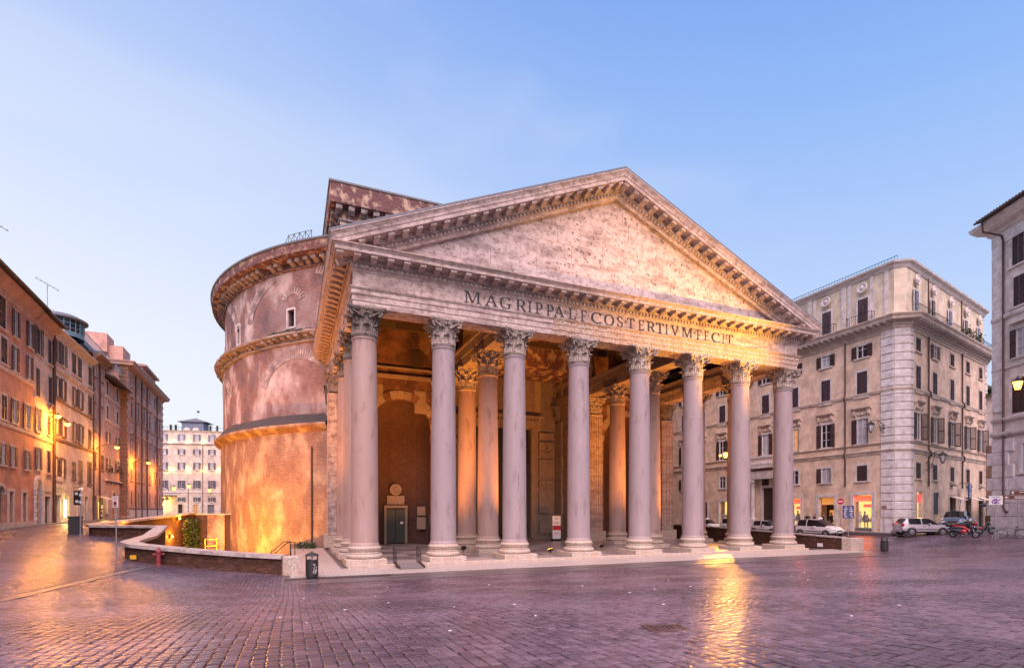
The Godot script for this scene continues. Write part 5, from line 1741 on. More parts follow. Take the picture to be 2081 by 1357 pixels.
func walls(t: Node, called: String, len: float, h: float, depth: float, holes: Array, m_: Material, inner := 0.32) -> void:
	var m := MB.new()
	sheet(m, 0, len, 0, h, 0, holes, inner - 0.02)
	m.quad(Vector3(0, h, 0), Vector3(len, h, 0), Vector3(len, h, -inner), Vector3(0, h, -inner))
	m.quad(Vector3(0, 0, -inner), Vector3(0, 0, 0), Vector3(0, h, 0), Vector3(0, h, -inner))
	m.quad(Vector3(len, 0, 0), Vector3(len, 0, -inner), Vector3(len, h, -inner), Vector3(len, h, 0))
	part(t, called, m.mesh(), m_)
	bp(t, "rear_wall", Vector3(len / 2, h / 2, -(inner + depth) / 2), Vector3(len - 0.01, h - 0.01, depth - inner), m_)

func cornice(t: Node, len: float, y: float, prof: Array, m_: Material, called := "cornice", ret := true) -> void:
	var m := MB.new()
	if ret: m.sweep(prof, [Vector3(0, y, -0.6), Vector3(0, y, 0), Vector3(len, y, 0), Vector3(len, y, -0.6)], [Vector3(-1, 0, 0), Vector3(-1, 0, 1), Vector3(1, 0, 1), Vector3(1, 0, 0)])
	else: m.sweep(prof, [Vector3(0, y, 0), Vector3(len, y, 0)], [Vector3(0, 0, 1), Vector3(0, 0, 1)], [], true)
	part(t, called, m.mesh(), m_)

func string_course(t: Node, len: float, y: float, h: float, out: float, m_: Material) -> void:
	cornice(t, len, y, [Vector2(-0.05, 0), Vector2(out * 0.6, 0), Vector2(out, h * 0.5), Vector2(out, h), Vector2(-0.05, h + 0.02)], m_, "string_course", false)

func downpipe(t: Node, u: float, y0: float, y1: float, m_: Material, r := 0.07, jog := []) -> void:
	var pts := [Vector3(u, y0, 0.12)]
	for j in jog:
		pts.append(Vector3(u, j - 0.25, 0.12)); pts.append(Vector3(u, j - 0.1, 0.3)); pts.append(Vector3(u, j + 0.25, 0.3)); pts.append(Vector3(u, j + 0.4, 0.12))
	pts.append(Vector3(u, y1, 0.12))
	var m := MB.new()
	m.tube(pts, r, 6)
	part(t, "downpipe", m.mesh(), m_)

func tiled_roof(t: Node, len: float, y: float, over: float, depth: float, rise: float, m_: Material) -> void:
	var r := node(t, "tiled_roof")
	var m := MB.new()
	var a := Vector3(0, 0, 0)
	m.extrude(PackedVector2Array([Vector2(over, y), Vector2(over, y + 0.14), Vector2(-depth, y + rise + 0.14), Vector2(-depth, y + rise)]), 0, len, Transform3D(Basis(Vector3(0, 0, 1), Vector3(0, 1, 0), Vector3(-1, 0, 0)), Vector3(len, 0, 0)))
	part(r, "roof_slab", m.mesh(), m_)
	var tl := MB.new()
	tl.tube([Vector3(0, y + 0.16, over + 0.03), Vector3(0, y + 0.16 + rise * 3.0 / depth, -3.0 + over)], 0.09, 6)
	var tm := tl.mesh()
	for k in int(len / 0.28): part(r, "roof_tile", tm, m_, at(Vector3(0.14 + k * 0.28, 0, 0)))
	var gm := MB.new()
	gm.tube([Vector3(0, y + 0.02, over + 0.1), Vector3(len, y + 0.02, over + 0.1)], 0.09, 6)
	part(r, "gutter", gm.mesh(), M.pipe)

func antenna(p: Vector3, h: float, label: String) -> void:
	var a := thing("tv_antenna", label, "antenna", at(p, 0.6), "rooftop television aerials")
	bp(a, "mast", Vector3(0, h / 2, 0), Vector3(0.05, h, 0.05), M.steel)
	bp(a, "boom", Vector3(0, h - 0.05, 0), Vector3(1.9, 0.04, 0.04), M.steel, Basis(Vector3(0, 0, 1), -0.35))
	for k in 6: bp(a, "element", Vector3(-0.8 + k * 0.32, h - 0.05 - (-0.8 + k * 0.32) * 0.36, 0), Vector3(0.02, 0.02, 0.7 - k * 0.05), M.steel)
	bp(a, "boom", Vector3(0, h * 0.35, 0), Vector3(1.0, 0.03, 0.03), M.steel)

func rects(L: Array, y: float, skip := []) -> Array:
	var out := []
	for q in L: out.append(Rect2(q[0], q[1] - y, snappedf(q[2], 0.05), snappedf(q[3], 0.05)))
	return out

func build_left_street() -> void:
	var a0 := Vector2(-22.42, 7.68)
	var a1 := Vector2(-23.52, 24.52)
	var a2 := Vector2(-23.83, 29.26)
	var b1 := Vector2(-24.41, 41.79)
	var b2 := Vector2(-24.64, 46.86)
	var b3 := Vector2(-25.02, 54.93)
	var c0 := Vector2(-24.3, 55.05)
	var c1 := Vector2(-24.99, 80.25)
	# --- orange house
	var y := 1.0
	var L := [[9.71,15.88,1.3,2.28,"c"],[12.52,15.97,0.71,2.02,"o"],[15.48,15.99,0.74,2.02,"o"],[10.21,13.4,1.12,1.9,"c"],[12.42,13.33,0.66,1.83,"o"],[15.35,13.35,0.64,1.83,"o"],[10.3,9.32,0.95,1.82,"c"],[12.28,9.35,0.7,1.79,"o"],[14.82,9.27,0.89,1.94,"o"],[10.13,6.04,0.68,1.53,"o"],[12.02,6.04,0.67,1.52,"o"],[14.93,6.04,0.65,1.52,"o"],[9.6,1.2,1.2,3.3,"arch"],[11.65,1.35,0.75,2.8,"door"],[14.26,1.4,0.8,2.75,"door"]]
	# the same front goes on outside the picture
	a0 -= (a1 - a0).normalized() * 30.0
	for q in L: q[0] += 30.0
	for k in 11:
		for q in [[15.97, 2.02], [13.35, 1.83], [9.32, 1.85], [6.04, 1.52]]: L.append([1.2 + k * 3.4, q[0], 0.7, q[1], "o" if k % 3 else "c"])
		if k % 2 == 0: L.append([1.3 + k * 3.4, 1.3, 0.8, 2.8, "door"])
	var len := a0.distance_to(a1)
	var t := thing("orange_house", "tall orange plastered house with brown louvred shutters nearest on the left", "house", front_xf(a0, a1, y))
	walls(t, "wall", len, 17.6, 9.0, rects(L, y), M.plaster_orange)
	for q in L:
		if q[4] == "arch":
			arch_fill(1.2, 3.3, 0.6, M.trim_warm, door(t, "arched_door", q[0], q[1] - y, q[2], q[3], M.door, M.trim_warm, 0.0))
		elif q[4] == "door": door(t, "door", q[0], q[1] - y, q[2], q[3], M.door, M.trim_warm, 0.25)
		else: window(t, q[0], q[1] - y, q[2], q[3], q[4], M.shutter, M.trim_warm, q[4] == "o", 0.16)
	for v in [12.9, 8.85]: string_course(t, len, v - y, 0.28, 0.09, M.trim_warm)
	bp(t, "plinth", Vector3(len / 2, 0.4, 0.03), Vector3(len, 0.9, 0.05), M.trim_warm)
	cornice(t, len, 17.2, [Vector2(0, 0), Vector2(0.08, 0.05), Vector2(0.15, 0.5), Vector2(0.55, 0.95), Vector2(0.7, 1.2), Vector2(0, 1.25)], M.plaster_peach, "eaves_cove", false)
	tiled_roof(t, len, 18.45, 0.95, 8.0, 2.2, M.tile_dark)
	# --- cream house
	y = 1.1
	L = [[0.51,15.91,0.94,2.37,"o"],[3.3,15.81,0.91,2.2,"c"],[0.28,12.33,0.93,2.4,"c"],[3.4,12.31,0.89,2.38,"c"],[0.45,9.4,0.77,1.94,"o"],[3.17,9.44,0.78,1.73,"c"],[0.45,6.2,0.75,1.84,"o"],[3.05,6.08,0.9,1.97,"c"],[0.25,1.5,1.35,3.85,"portal"],[2.36,1.3,1.46,2.7,"shop"]]
	len = a1.distance_to(a2)
	t = thing("cream_house", "narrow cream house with a carved stone portal next to the orange house", "house", front_xf(a1, a2, y))
	walls(t, "wall", len, 17.4, 9.0, rects(L, y), M.plaster_cream)
	for q in L:
		if q[4] == "portal":
			var p := door(t, "portal", q[0], q[1] - y, q[2], q[3], M.door, M.trim, 0.0)
			arch_fill(1.35, 3.85, 0.675, M.trim, p, 0.35)
			for k in 9:
				for s in [-0.18, 1.53]: bp(p, "quoin_block", Vector3(s, 0.2 + k * 0.36, 0.05), Vector3(0.36, 0.32, 0.16 + 0.06 * (k % 2)), M.trim)
			bp(p, "fanlight", Vector3(0.675, 3.45, -0.14), Vector3(1.0, 0.55, 0.02), M.window_glow_dim)
			for k in 3: bp(p, "step", Vector3(0.68, -0.1 - k * 0.0 + k * 0.0, 0.5 - k * 0.18), Vector3(2.3 - k * 0.2, 0.12 + k * 0.12, 0.4), M.trim)
		elif q[4] == "shop":
			door(t, "shop_door", q[0], q[1] - y, q[2], q[3], M.sign_black, M.trim, 0.18)
			bp(t, "name_board", Vector3(3.1, 3.6, 0.08), Vector3(1.7, 0.55, 0.08), M.trim_warm)
		else: window(t, q[0], q[1] - y, q[2], q[3], q[4], M.shutter_purple if q[1] > 12 else M.shutter, M.trim_warm, false, 0.1)
	string_course(t, len, 8.75 - y, 0.25, 0.09, M.trim_warm)
	cornice(t, len, 17.0, [Vector2(0, 0), Vector2(0.08, 0.05), Vector2(0.15, 0.5), Vector2(0.55, 0.95), Vector2(0.7, 1.2), Vector2(0, 1.25)], M.plaster_peach, "eaves_cove", false)
	tiled_roof(t, len, 18.25, 0.95, 8.0, 2.2, M.tile_dark)
	downpipe(t, len - 0.15, 0.2, 18.1, M.pipe, 0.12)
	# --- pale house
	y = 1.3
	L = [[0.57,16.43,0.72,2.14,"o"],[2.23,16.55,0.9,2.07,"o"],[5.21,16.54,1.3,2.06,"c"],[7.09,16.54,1.32,2.08,"c"],[10.76,16.5,1.3,2.12,"c"],[0.7,13.31,0.72,1.78,"o"],[2.23,13.34,0.76,1.83,"o"],[5.65,13.43,0.7,1.69,"o"],[7.35,13.37,0.99,1.84,"o"],[10.85,13.38,1.12,1.88,"c"],[0.57,9.87,0.72,1.64,"o"],[2.23,9.83,0.76,1.69,"o"],[5.65,9.76,0.7,1.87,"o"],[7.64,9.68,0.84,2.01,"o"],[10.85,9.73,1.02,1.87,"c"],[0.38,5.95,0.65,1.71,"o"],[1.9,5.92,0.88,1.77,"o"],[5.34,5.95,1.01,1.61,"c"],[7.56,5.81,1.0,2.06,"c"],[10.58,5.7,1.29,2.33,"c"],[0.19,1.5,1.5,2.7,"gate"],[3.14,1.5,1.08,2.8,"rolling"],[7.07,1.6,0.74,2.6,"door"],[9.43,1.65,0.98,2.6,"door"]]
	len = a2.distance_to(b1)
	t = thing("pale_house", "pale plastered house with paired dark shutters and a small lit shop front", "house", front_xf(a2, b1, y))
	walls(t, "wall", len, 18.0, 9.0, rects(L, y), M.plaster_pale)
	for q in L:
		if q[4] == "gate" or q[4] == "rolling":
			var g := node(t, "rolling_shutter", at(Vector3(q[0], q[1] - y, 0)))
			var mm := MB.new()
			for k in 18: mm.bx(0, q[2], q[3] * k / 18.0 + 0.01, q[3] * (k + 1) / 18.0 - 0.01, -0.24, -0.2 + 0.02 * (k % 2))
			part(g, "slats", mm.mesh(), M.rolling)
			part(g, "surround", border_mesh(snappedf(q[2], 0.05), snappedf(q[3], 0.05), 0.2, 0.08), M.trim_warm)
		elif q[4] == "door": door(t, "door", q[0], q[1] - y, q[2], q[3], M.door, M.trim_warm, 0.2)
		else: window(t, q[0], q[1] - y, q[2], q[3], q[4], M.shutter_purple if q[1] > 16 else M.shutter, M.trim_brown if q[1] < 16 else M.trim_warm, q[1] > 16, 0.12)
	string_course(t, len, 15.7 - y, 0.35, 0.14, M.trim_warm)
	string_course(t, len, 9.2 - y, 0.3, 0.12, M.trim_brown)
	string_course(t, len, 12.9 - y, 0.14, 0.09, M.trim_brown)
	cornice(t, len, 17.6, [Vector2(0, 0), Vector2(0.1, 0.02), Vector2(0.25, 0.3), Vector2(0.5, 0.5), Vector2(0.5, 0.62), Vector2(0, 0.66)], M.trim_warm, "cornice", false)
	bp(t, "roof", Vector3(len / 2, 18.1, -4.5), Vector3(len, 0.2, 8.8), M.lead)
	for k in 4: bp(t, "dormer_wall", Vector3(1.6 + k * 2.9, 18.6, -0.3 - 0.1 * k), Vector3(1.4, 0.9, 0.4), M.plaster_pale)
	downpipe(t, len - 0.1, 0.2, 17.8, M.pipe, 0.08)
	# lit sign boards and tube lamp of the shop
	bp(t, "name_board", Vector3(1.0, 4.4, 0.1), Vector3(2.4, 0.4, 0.1), M.trim)
	bp(t, "name_board", Vector3(1.2, 3.75, 0.1), Vector3(2.6, 0.3, 0.1), M.trim)
	var tu := thing("tube_lamp", "upright glowing tube lamp beside the shop shutter on the pale house", "lamp", front_xf(a2, b1, y))
	bp(tu, "tube_light", Vector3(2.3, 1.65, 0.25), Vector3(0.2, 1.6, 0.16), M.neon_glow)
	bp(tu, "casing", Vector3(2.3, 1.65, 0.12), Vector3(0.3, 1.8, 0.1), M.steel)
	omni("tube_lamp_light", tu.transform * Vector3(2.3, 1.6, 0.8), Color(1.0, 0.86, 0.5), 3.0, 0.25)
	var lb := thing("globe_lamp", "small unlit white globe lamp on a bracket over the pale house door", "lamp", front_xf(a2, b1, y))
	var gm := MB.new()
	gm.ball(Vector3(6.3, 3.6, 0.5), Vector3(0.22, 0.22, 0.22))
	part(lb, "globe", gm.mesh(), M.white_paint)
	bp(lb, "bracket", Vector3(6.3, 3.85, 0.25), Vector3(0.04, 0.04, 0.55), M.iron)
	# --- mauve house
	y = 1.4
	L = [[0.58,18.0,0.69,1.35,"n"],[3.5,18.0,0.76,1.18,"n"],[0.48,15.09,0.59,1.62,"n"],[3.5,15.04,0.65,1.47,"n"],[0.48,11.79,0.59,1.4,"n"],[0.58,7.66,0.69,1.85,"c"],[3.3,7.59,1.08,1.76,"c"],[0.1,1.75,0.98,2.6,"door"],[2.29,1.8,2.5,2.5,"lit"]]
	len = b1.distance_to(b2)
	t = thing("mauve_house", "narrow mauve house with few small windows and a lit stall at its foot", "house", front_xf(b1, b2, y))
	walls(t, "wall", len, 18.6, 9.0, rects(L, y), M.plaster_mauve)
	for q in L:
		if q[4] == "door": door(t, "door", q[0], q[1] - y, q[2], q[3], M.sign_black, M.trim_brown, 0.15)
		elif q[4] == "lit":
			var s := node(t, "stall_front", at(Vector3(q[0], q[1] - y, 0)))
			bp(s, "lit_window", Vector3(0.9, 1.0, -0.2), Vector3(1.2, 2.0, 0.05), M.window_glow_warm)
			bp(s, "side_panel", Vector3(1.9, 1.2, -0.1), Vector3(0.9, 2.4, 0.1), M.door)
			bp(s, "awning", Vector3(1.1, 2.45, 0.5), Vector3(2.5, 0.05, 1.1), M.awning, Basis(Vector3.RIGHT, 0.3))
			rng.seed = 6
			for k in 18: bp(s, "postcard_rack", Vector3(0.4 + (k % 6) * 0.18, 0.4 + (k / 6) * 0.5, 0.1), Vector3(0.14, 0.34, 0.05), [M.paper, M.sign_blue, M.awning, M.hydrant_red][rng.randi() % 4])
		else: window(t, q[0], q[1] - y, q[2], q[3], q[4], M.shutter, M.trim_brown, false, 0.06)
	omni("stall_light", t.transform * Vector3(3.3, 2.4, 0.5), Color(1.0, 0.8, 0.42), 2.5, 0.3)
	cornice(t, len, 18.2, [Vector2(0, 0), Vector2(0.1, 0.02), Vector2(0.4, 0.5), Vector2(0.8, 0.8), Vector2(0.8, 0.95), Vector2(0, 1.0)], M.trim_brown, "cornice", false)
	bp(t, "roof", Vector3(len / 2, 19.2, -4.5), Vector3(len, 0.2, 8.8), M.tile)
	downpipe(t, 2.4, 0.2, 18.4, M.pipe, 0.1)
	# --- rose house
	y = 1.4
	L = [[0.61,16.9,0.95,1.76,"w"],[5.6,16.96,0.95,1.79,"w"],[0.68,13.98,0.92,1.69,"w"],[5.6,14.08,0.95,1.69,"w"],[0.9,11.1,0.9,1.3,"o"],[5.6,11.2,0.87,1.2,"o"],[0.97,7.71,0.9,1.52,"o"],[5.6,7.9,0.88,1.4,"o"],[0.56,2.48,0.8,2.17,"n"],[3.51,1.75,1.6,3.3,"arch"]]
	len = b2.distance_to(b3)
	t = thing("rose_house", "low rose house with white framed windows, flower boxes and an arched door", "house", front_xf(b2, b3, y))
	walls(t, "wall", len, 17.4, 9.0, rects(L, y), M.plaster_rose)
	for q in L:
		if q[4] == "arch": arch_fill(1.6, 3.3, 0.8, M.trim_warm, door(t, "arched_door", q[0], q[1] - y, q[2], q[3], M.door, M.trim_warm, 0.0), 0.3)
		else:
			var w := window(t, q[0], q[1] - y, q[2], q[3], "c" if q[4] == "w" else q[4], M.shutter_purple if q[4] == "w" else M.shutter, M.trim, false, 0.2 if q[4] == "w" else 0.12)
			if q[1] > 7 and q[1] < 8:
				bp(w, "flower_box", Vector3(0.45, 0.1, 0.25), Vector3(1.1, 0.22, 0.25), M.tile)
				var fl := MB.new()
				rng.seed = 9
				for k in 70:
					var p := Vector3(rng.randf_range(-0.3, 1.2), rng.randf_range(-0.2, 0.6), rng.randf_range(0.15, 0.5))
					var b := Basis.from_euler(Vector3(rng.randf() * 6, rng.randf() * 6, 0))
					fl.quad(p, p + b.x * 0.1, p + b.x * 0.1 + b.y * 0.14, p + b.y * 0.14)
				stuff(part(w, "plants", fl.mesh(), M.leaf))
	for v in [16.6, 13.7]: string_course(t, len, v - y, 0.2, 0.1, M.trim)
	bp(t, "ledge", Vector3(len / 2, 5.1, 0.1), Vector3(len, 0.15, 0.3), M.trim_warm)
	bp(t, "ground_storey", Vector3(len / 2 - 0.7, 2.5, 0.03), Vector3(0.5, 5.0, 0.05), M.plaster_peach)
	tiled_roof(t, len + 1.2, 17.5, 1.0, 8.0, 2.4, M.tile_dark)
	# --- big pink palace with ribbed corner
	build_pink_palace(c0, c1)
	build_far_house()
	# roof things
	build_roof_rooms()
	antenna(W(-26.5, 19.8, 21.6), 6.2, "tall rooftop aerial with two booms above the orange house")
	antenna(W(-24.0, 19.3, 19.0), 4.6, "aerial at the left edge of the picture above the orange house")
	antenna(W(-25.0, 20.5, 31.5), 3.6, "short comb-like aerial beside the blue glazed roof room")

func build_pink_palace(c0: Vector2, c1: Vector2) -> void:
	var y := 1.6
	var len := c0.distance_to(c1)
	var t := thing("pink_palace", "large pink palace with brown ribbed corner stones and rows of grey shutters", "palace", front_xf(c0, c1, y))
	var L := []
	for r in [[20.0, 1.45, "h"], [15.69, 2.1, "c"], [10.66, 2.14, "h"], [7.01, 1.52, "c"], [3.49, 1.96, "s"]]:
		for u in [1.74, 5.81, 9.51, 13.7, 17.91, 21.64]:
			L.append([u + (0.25 if r[2] == "s" else 0.0), r[0], 0.5 if r[2] == "s" else 1.0, r[1], r[2]])
	walls(t, "wall", len, 21.1, 12.0, rects(L, y), M.plaster_pink)
	for q in L:
		var w := window(t, q[0], q[1] - y, q[2], q[3], "c" if q[4] == "s" else q[4], M.shutter_grey if q[4] != "s" else M.shutter, M.trim_pink, false, 0.16)
		if q[1] > 10 and q[1] < 16:
			bp(w, "hood", Vector3(0.5, q[3] + 0.75, 0.14), Vector3(1.7, 0.16, 0.34), M.trim_pink)
			bp(w, "hood_bracket", Vector3(0.5, q[3] + 0.62, 0.09), Vector3(1.3, 0.1, 0.2), M.trim_pink)
	for v in [15.2, 9.9, 3.0]: string_course(t, len, v - y, 0.22, 0.1, M.trim_pink)
	var base := MB.new()
	base.bx(0, len, 0, 1.3, 0.0, 0.08)
	part(t, "plinth", base.mesh(), M.trim)
	# ribbed corner
	for k in 36:
		bp(t, "quoin", Vector3(0.4 if k % 2 == 0 else 0.3, 0.75 + k * 0.55, 0.05), Vector3(0.8 if k % 2 == 0 else 0.6, 0.46, 0.08), M.trim_pink)
		bp(t, "quoin", Vector3(-0.05, 0.75 + k * 0.55, -0.45), Vector3(0.08, 0.46, 1.0 if k % 2 == 0 else 0.86), M.trim_brown)
		if k % 2 == 0: bp(t, "quoin", Vector3(len - 0.3, 0.75 + k * 0.55, 0.05), Vector3(0.6, 0.46, 0.08), M.trim_pink)
	for u in [4.2, 8.1, 11.8, 19.6]: downpipe(t, u, 0.0, 20.6, M.pipe, 0.1)
	cornice(t, len, 20.3, [Vector2(-0.1, 0), Vector2(0.1, 0.02), Vector2(0.15, 0.25), Vector2(0.35, 0.4), Vector2(0.8, 0.5), Vector2(0.85, 0.75), Vector2(1.0, 0.95), Vector2(1.0, 1.05), Vector2(-0.3, 1.12)], M.trim_pink, "cornice", true)
	for k in 28: bp(t, "bracket", Vector3(0.3 + k * 0.9, 20.68, 0.45), Vector3(0.25, 0.22, 0.6), M.trim_pink)
	var side := MB.new()
	side.sweep([Vector2(-0.1, 0), Vector2(0.1, 0.02), Vector2(0.15, 0.25), Vector2(0.35, 0.4), Vector2(0.8, 0.5), Vector2(0.85, 0.75), Vector2(1.0, 0.95), Vector2(1.0, 1.05), Vector2(-0.3, 1.12)], [Vector3(0.0, 20.29, -9.0), Vector3(0, 20.29, -0.6)], [Vector3(-1, 0, 0), Vector3(-1, 0, 0)])
	part(t, "side_cornice", side.mesh(), M.trim_pink)
	# blue shuttered window on the side wall
	var sw := node(t, "side_window", Transform3D(Basis(Vector3.UP, -PI / 2), Vector3(-0.02, 17.6, -3.6)))
	part(sw, "shutter", shutter_mesh(0.5, 1.6), M.shutter_blue, at(Vector3(0, 0, 0.05)))
	part(sw, "shutter", shutter_mesh(0.5, 1.6), M.shutter_blue, at(Vector3(1.1, 0, 0.05)))
	bp(sw, "pane", Vector3(0.8, 0.8, 0.03), Vector3(0.6, 1.6, 0.02), M.curtain)
	bp(t, "roof", Vector3(len / 2, 21.3, -6.0), Vector3(len, 0.3, 12.0), M.lead)
	# set-back top storey
	bp(t, "top_storey", Vector3(17.8, 22.6, -2.7), Vector3(10.0, 2.6, 4.0), M.plaster_pink)
	bp(t, "top_storey_roof", Vector3(17.8, 24.0, -2.6), Vector3(10.8, 0.3, 4.9), M.trim_pink)
	for k in 3: window(t, 13.9 + k * 3.0, 21.7, 0.9, 1.5, "c", M.shutter_grey, M.trim_pink, false, 0.1).position.z = -0.62
	bp(t, "parapet_block", Vector3(-0.2 + 1.8, 22.3, -1.6), Vector3(4.0, 1.9, 2.4), M.plaster_pink)
	bp(t, "parapet_block", Vector3(0.6, 23.4, -4.5), Vector3(3.4, 2.4, 5.0), M.plaster_pink)

func build_far_house() -> void:
	var p0 := Vector2(-32.45, 103.64)
	var p1 := Vector2(-15.84, 99.94)
	var y := 2.0
	var L := [[9.33, 2.2, 0.93, 1.9, "lit"], [6.26, 2.2, 0.9, 2.0, "door"], [12.19, 2.2, 1.3, 1.9, "roll"]]
	for r in [[17.85, 1.5], [15.0, 1.15], [11.7, 1.53], [7.65, 1.7], [4.78, 0.96]]:
		for u in [3.16, 6.6, 9.67, 12.68]: L.append([u, r[0], 0.75, r[1], "o"])
	var len := p0.distance_to(p1)
	var t := thing("far_house", "floodlit cream house with blue-grey shutters closing the end of the left street", "house", front_xf(p0, p1, y))
	walls(t, "wall", len, 18.0, 8.0, rects(L, y), M.plaster_far_cream)
	for q in L:
		if q[4] == "o": window(t, q[0], q[1] - y, q[2], q[3], "o", M.shutter_blue if q[1] > 17 else M.shutter_grey, M.trim, q[1] > 11, 0.08)
		elif q[4] == "lit":
			var o := node(t, "lit_doorway", at(Vector3(q[0], q[1] - y, 0)))
			bp(o, "lit_window", Vector3(q[2] / 2, q[3] / 2, -0.2), Vector3(q[2], q[3], 0.03), M.window_glow_dim)
			part(o, "frame", frame_mesh(q[2], q[3]), M.frame_brown, at(Vector3(0, 0, -0.15)))
		else: door(t, "door", q[0], q[1] - y, q[2], q[3], M.door if q[4] == "door" else M.rolling, M.trim_warm, 0.1)
	for v in [[17.2, 0.35, 0.3], [11.35, 0.15, 0.08], [6.6, 0.2, 0.1], [6.1, 0.12, 0.08]]: string_course(t, len, v[0] - y, v[1], v[2], M.trim)
	cornice(t, len, 17.9, [Vector2(0, 0), Vector2(0.2, 0.1), Vector2(0.3, 0.25), Vector2(0, 0.3)], M.trim, "cornice", false)
	downpipe(t, 11.2, 0.0, 15.0, M.pipe, 0.06)
	# lit corner café with a canopy
	bp(t, "lit_window", Vector3(2.3, 1.9, 0.03), Vector3(1.1, 2.4, 0.04), M.window_glow_warm)
	bp(t, "lit_window", Vector3(4.3, 1.9, 0.03), Vector3(1.3, 2.6, 0.04), M.window_glow_warm)
	bp(t, "canopy", Vector3(3.3, 4.0, 0.9), Vector3(5.4, 0.12, 1.8), M.iron)
	omni("cafe_light", t.transform * Vector3(3.2, 2.6, 1.4), Color(1.0, 0.78, 0.4), 12.0, 0.3)
	# wash lights on the string courses
	for u in [4.9, 8.2, 11.3, 14.4]:
		for v in [9.5, 15.45]:
			bp(t, "wash_light", Vector3(u, v - 0.1, 0.3), Vector3(0.12, 0.06, 0.1), M.lamp_glow)
			omni("wash_light", t.transform * Vector3(u, v + 0.1, 0.42), Color(1.0, 0.74, 0.38), 1.6, 0.1)
	# roof terrace with little hip-roofed room
	var rr := node(t, "roof_room")
	bp(rr, "room_wall", Vector3(8.6, 19.3, -3.0), Vector3(4.4, 2.0, 3.0), M.shutter_blue)
	var hip := MB.new()
	var e := [Vector3(5.6, 20.3, -1.0), Vector3(11.8, 20.3, -1.0), Vector3(11.8, 20.3, -5.0), Vector3(5.6, 20.3, -5.0)]
	for k in 4: hip.tri(e[k], e[(k + 1) % 4], Vector3(8.7, 21.4, -3.0))
	hip.quad(e[3], e[2], e[1], e[0])
	part(rr, "hip_roof", hip.mesh(), M.lead)
	for u in [7.6, 9.4]:
		var am := MB.new()
		am.lathe([Vector2(0.75, 0), Vector2(0.7, 0.3), Vector2(0.5, 0.6), Vector2(0.05, 0.75)], 12, Vector3(u, 18.3, -1.2))
		part(rr, "awning_dome", am.mesh(), M.awning)
	for u in [4.2, 5.2, 12.2, 13.6]: bp(t, "chimney", Vector3(u, 18.9, -1.5), Vector3(0.35, 1.4, 0.35), M.iron)
	var rm := MB.new()
	rm.bx(0, len, 18.95, 19.0, -0.3, -0.26)
	for k in 30: rm.bx(k * len / 30, k * len / 30 + 0.03, 18.2, 18.95, -0.3, -0.27)
	part(t, "roof_railing", rm.mesh(), M.iron)
	bp(t, "roof", Vector3(len / 2, 18.12, -4.0), Vector3(len, 0.1, 7.9), M.lead)
	var fp := thing("flagpole", "thin pole with a small dark flag on the far house roof", "flagpole", at(t.transform * Vector3(8.9, 21.3, -3.0)))
	bp(fp, "pole", Vector3(0, 0.9, 0), Vector3(0.06, 1.8, 0.06), M.steel)
	bp(fp, "flag", Vector3(0.25, 1.55, 0), Vector3(0.5, 0.45, 0.03), M.sign_black)

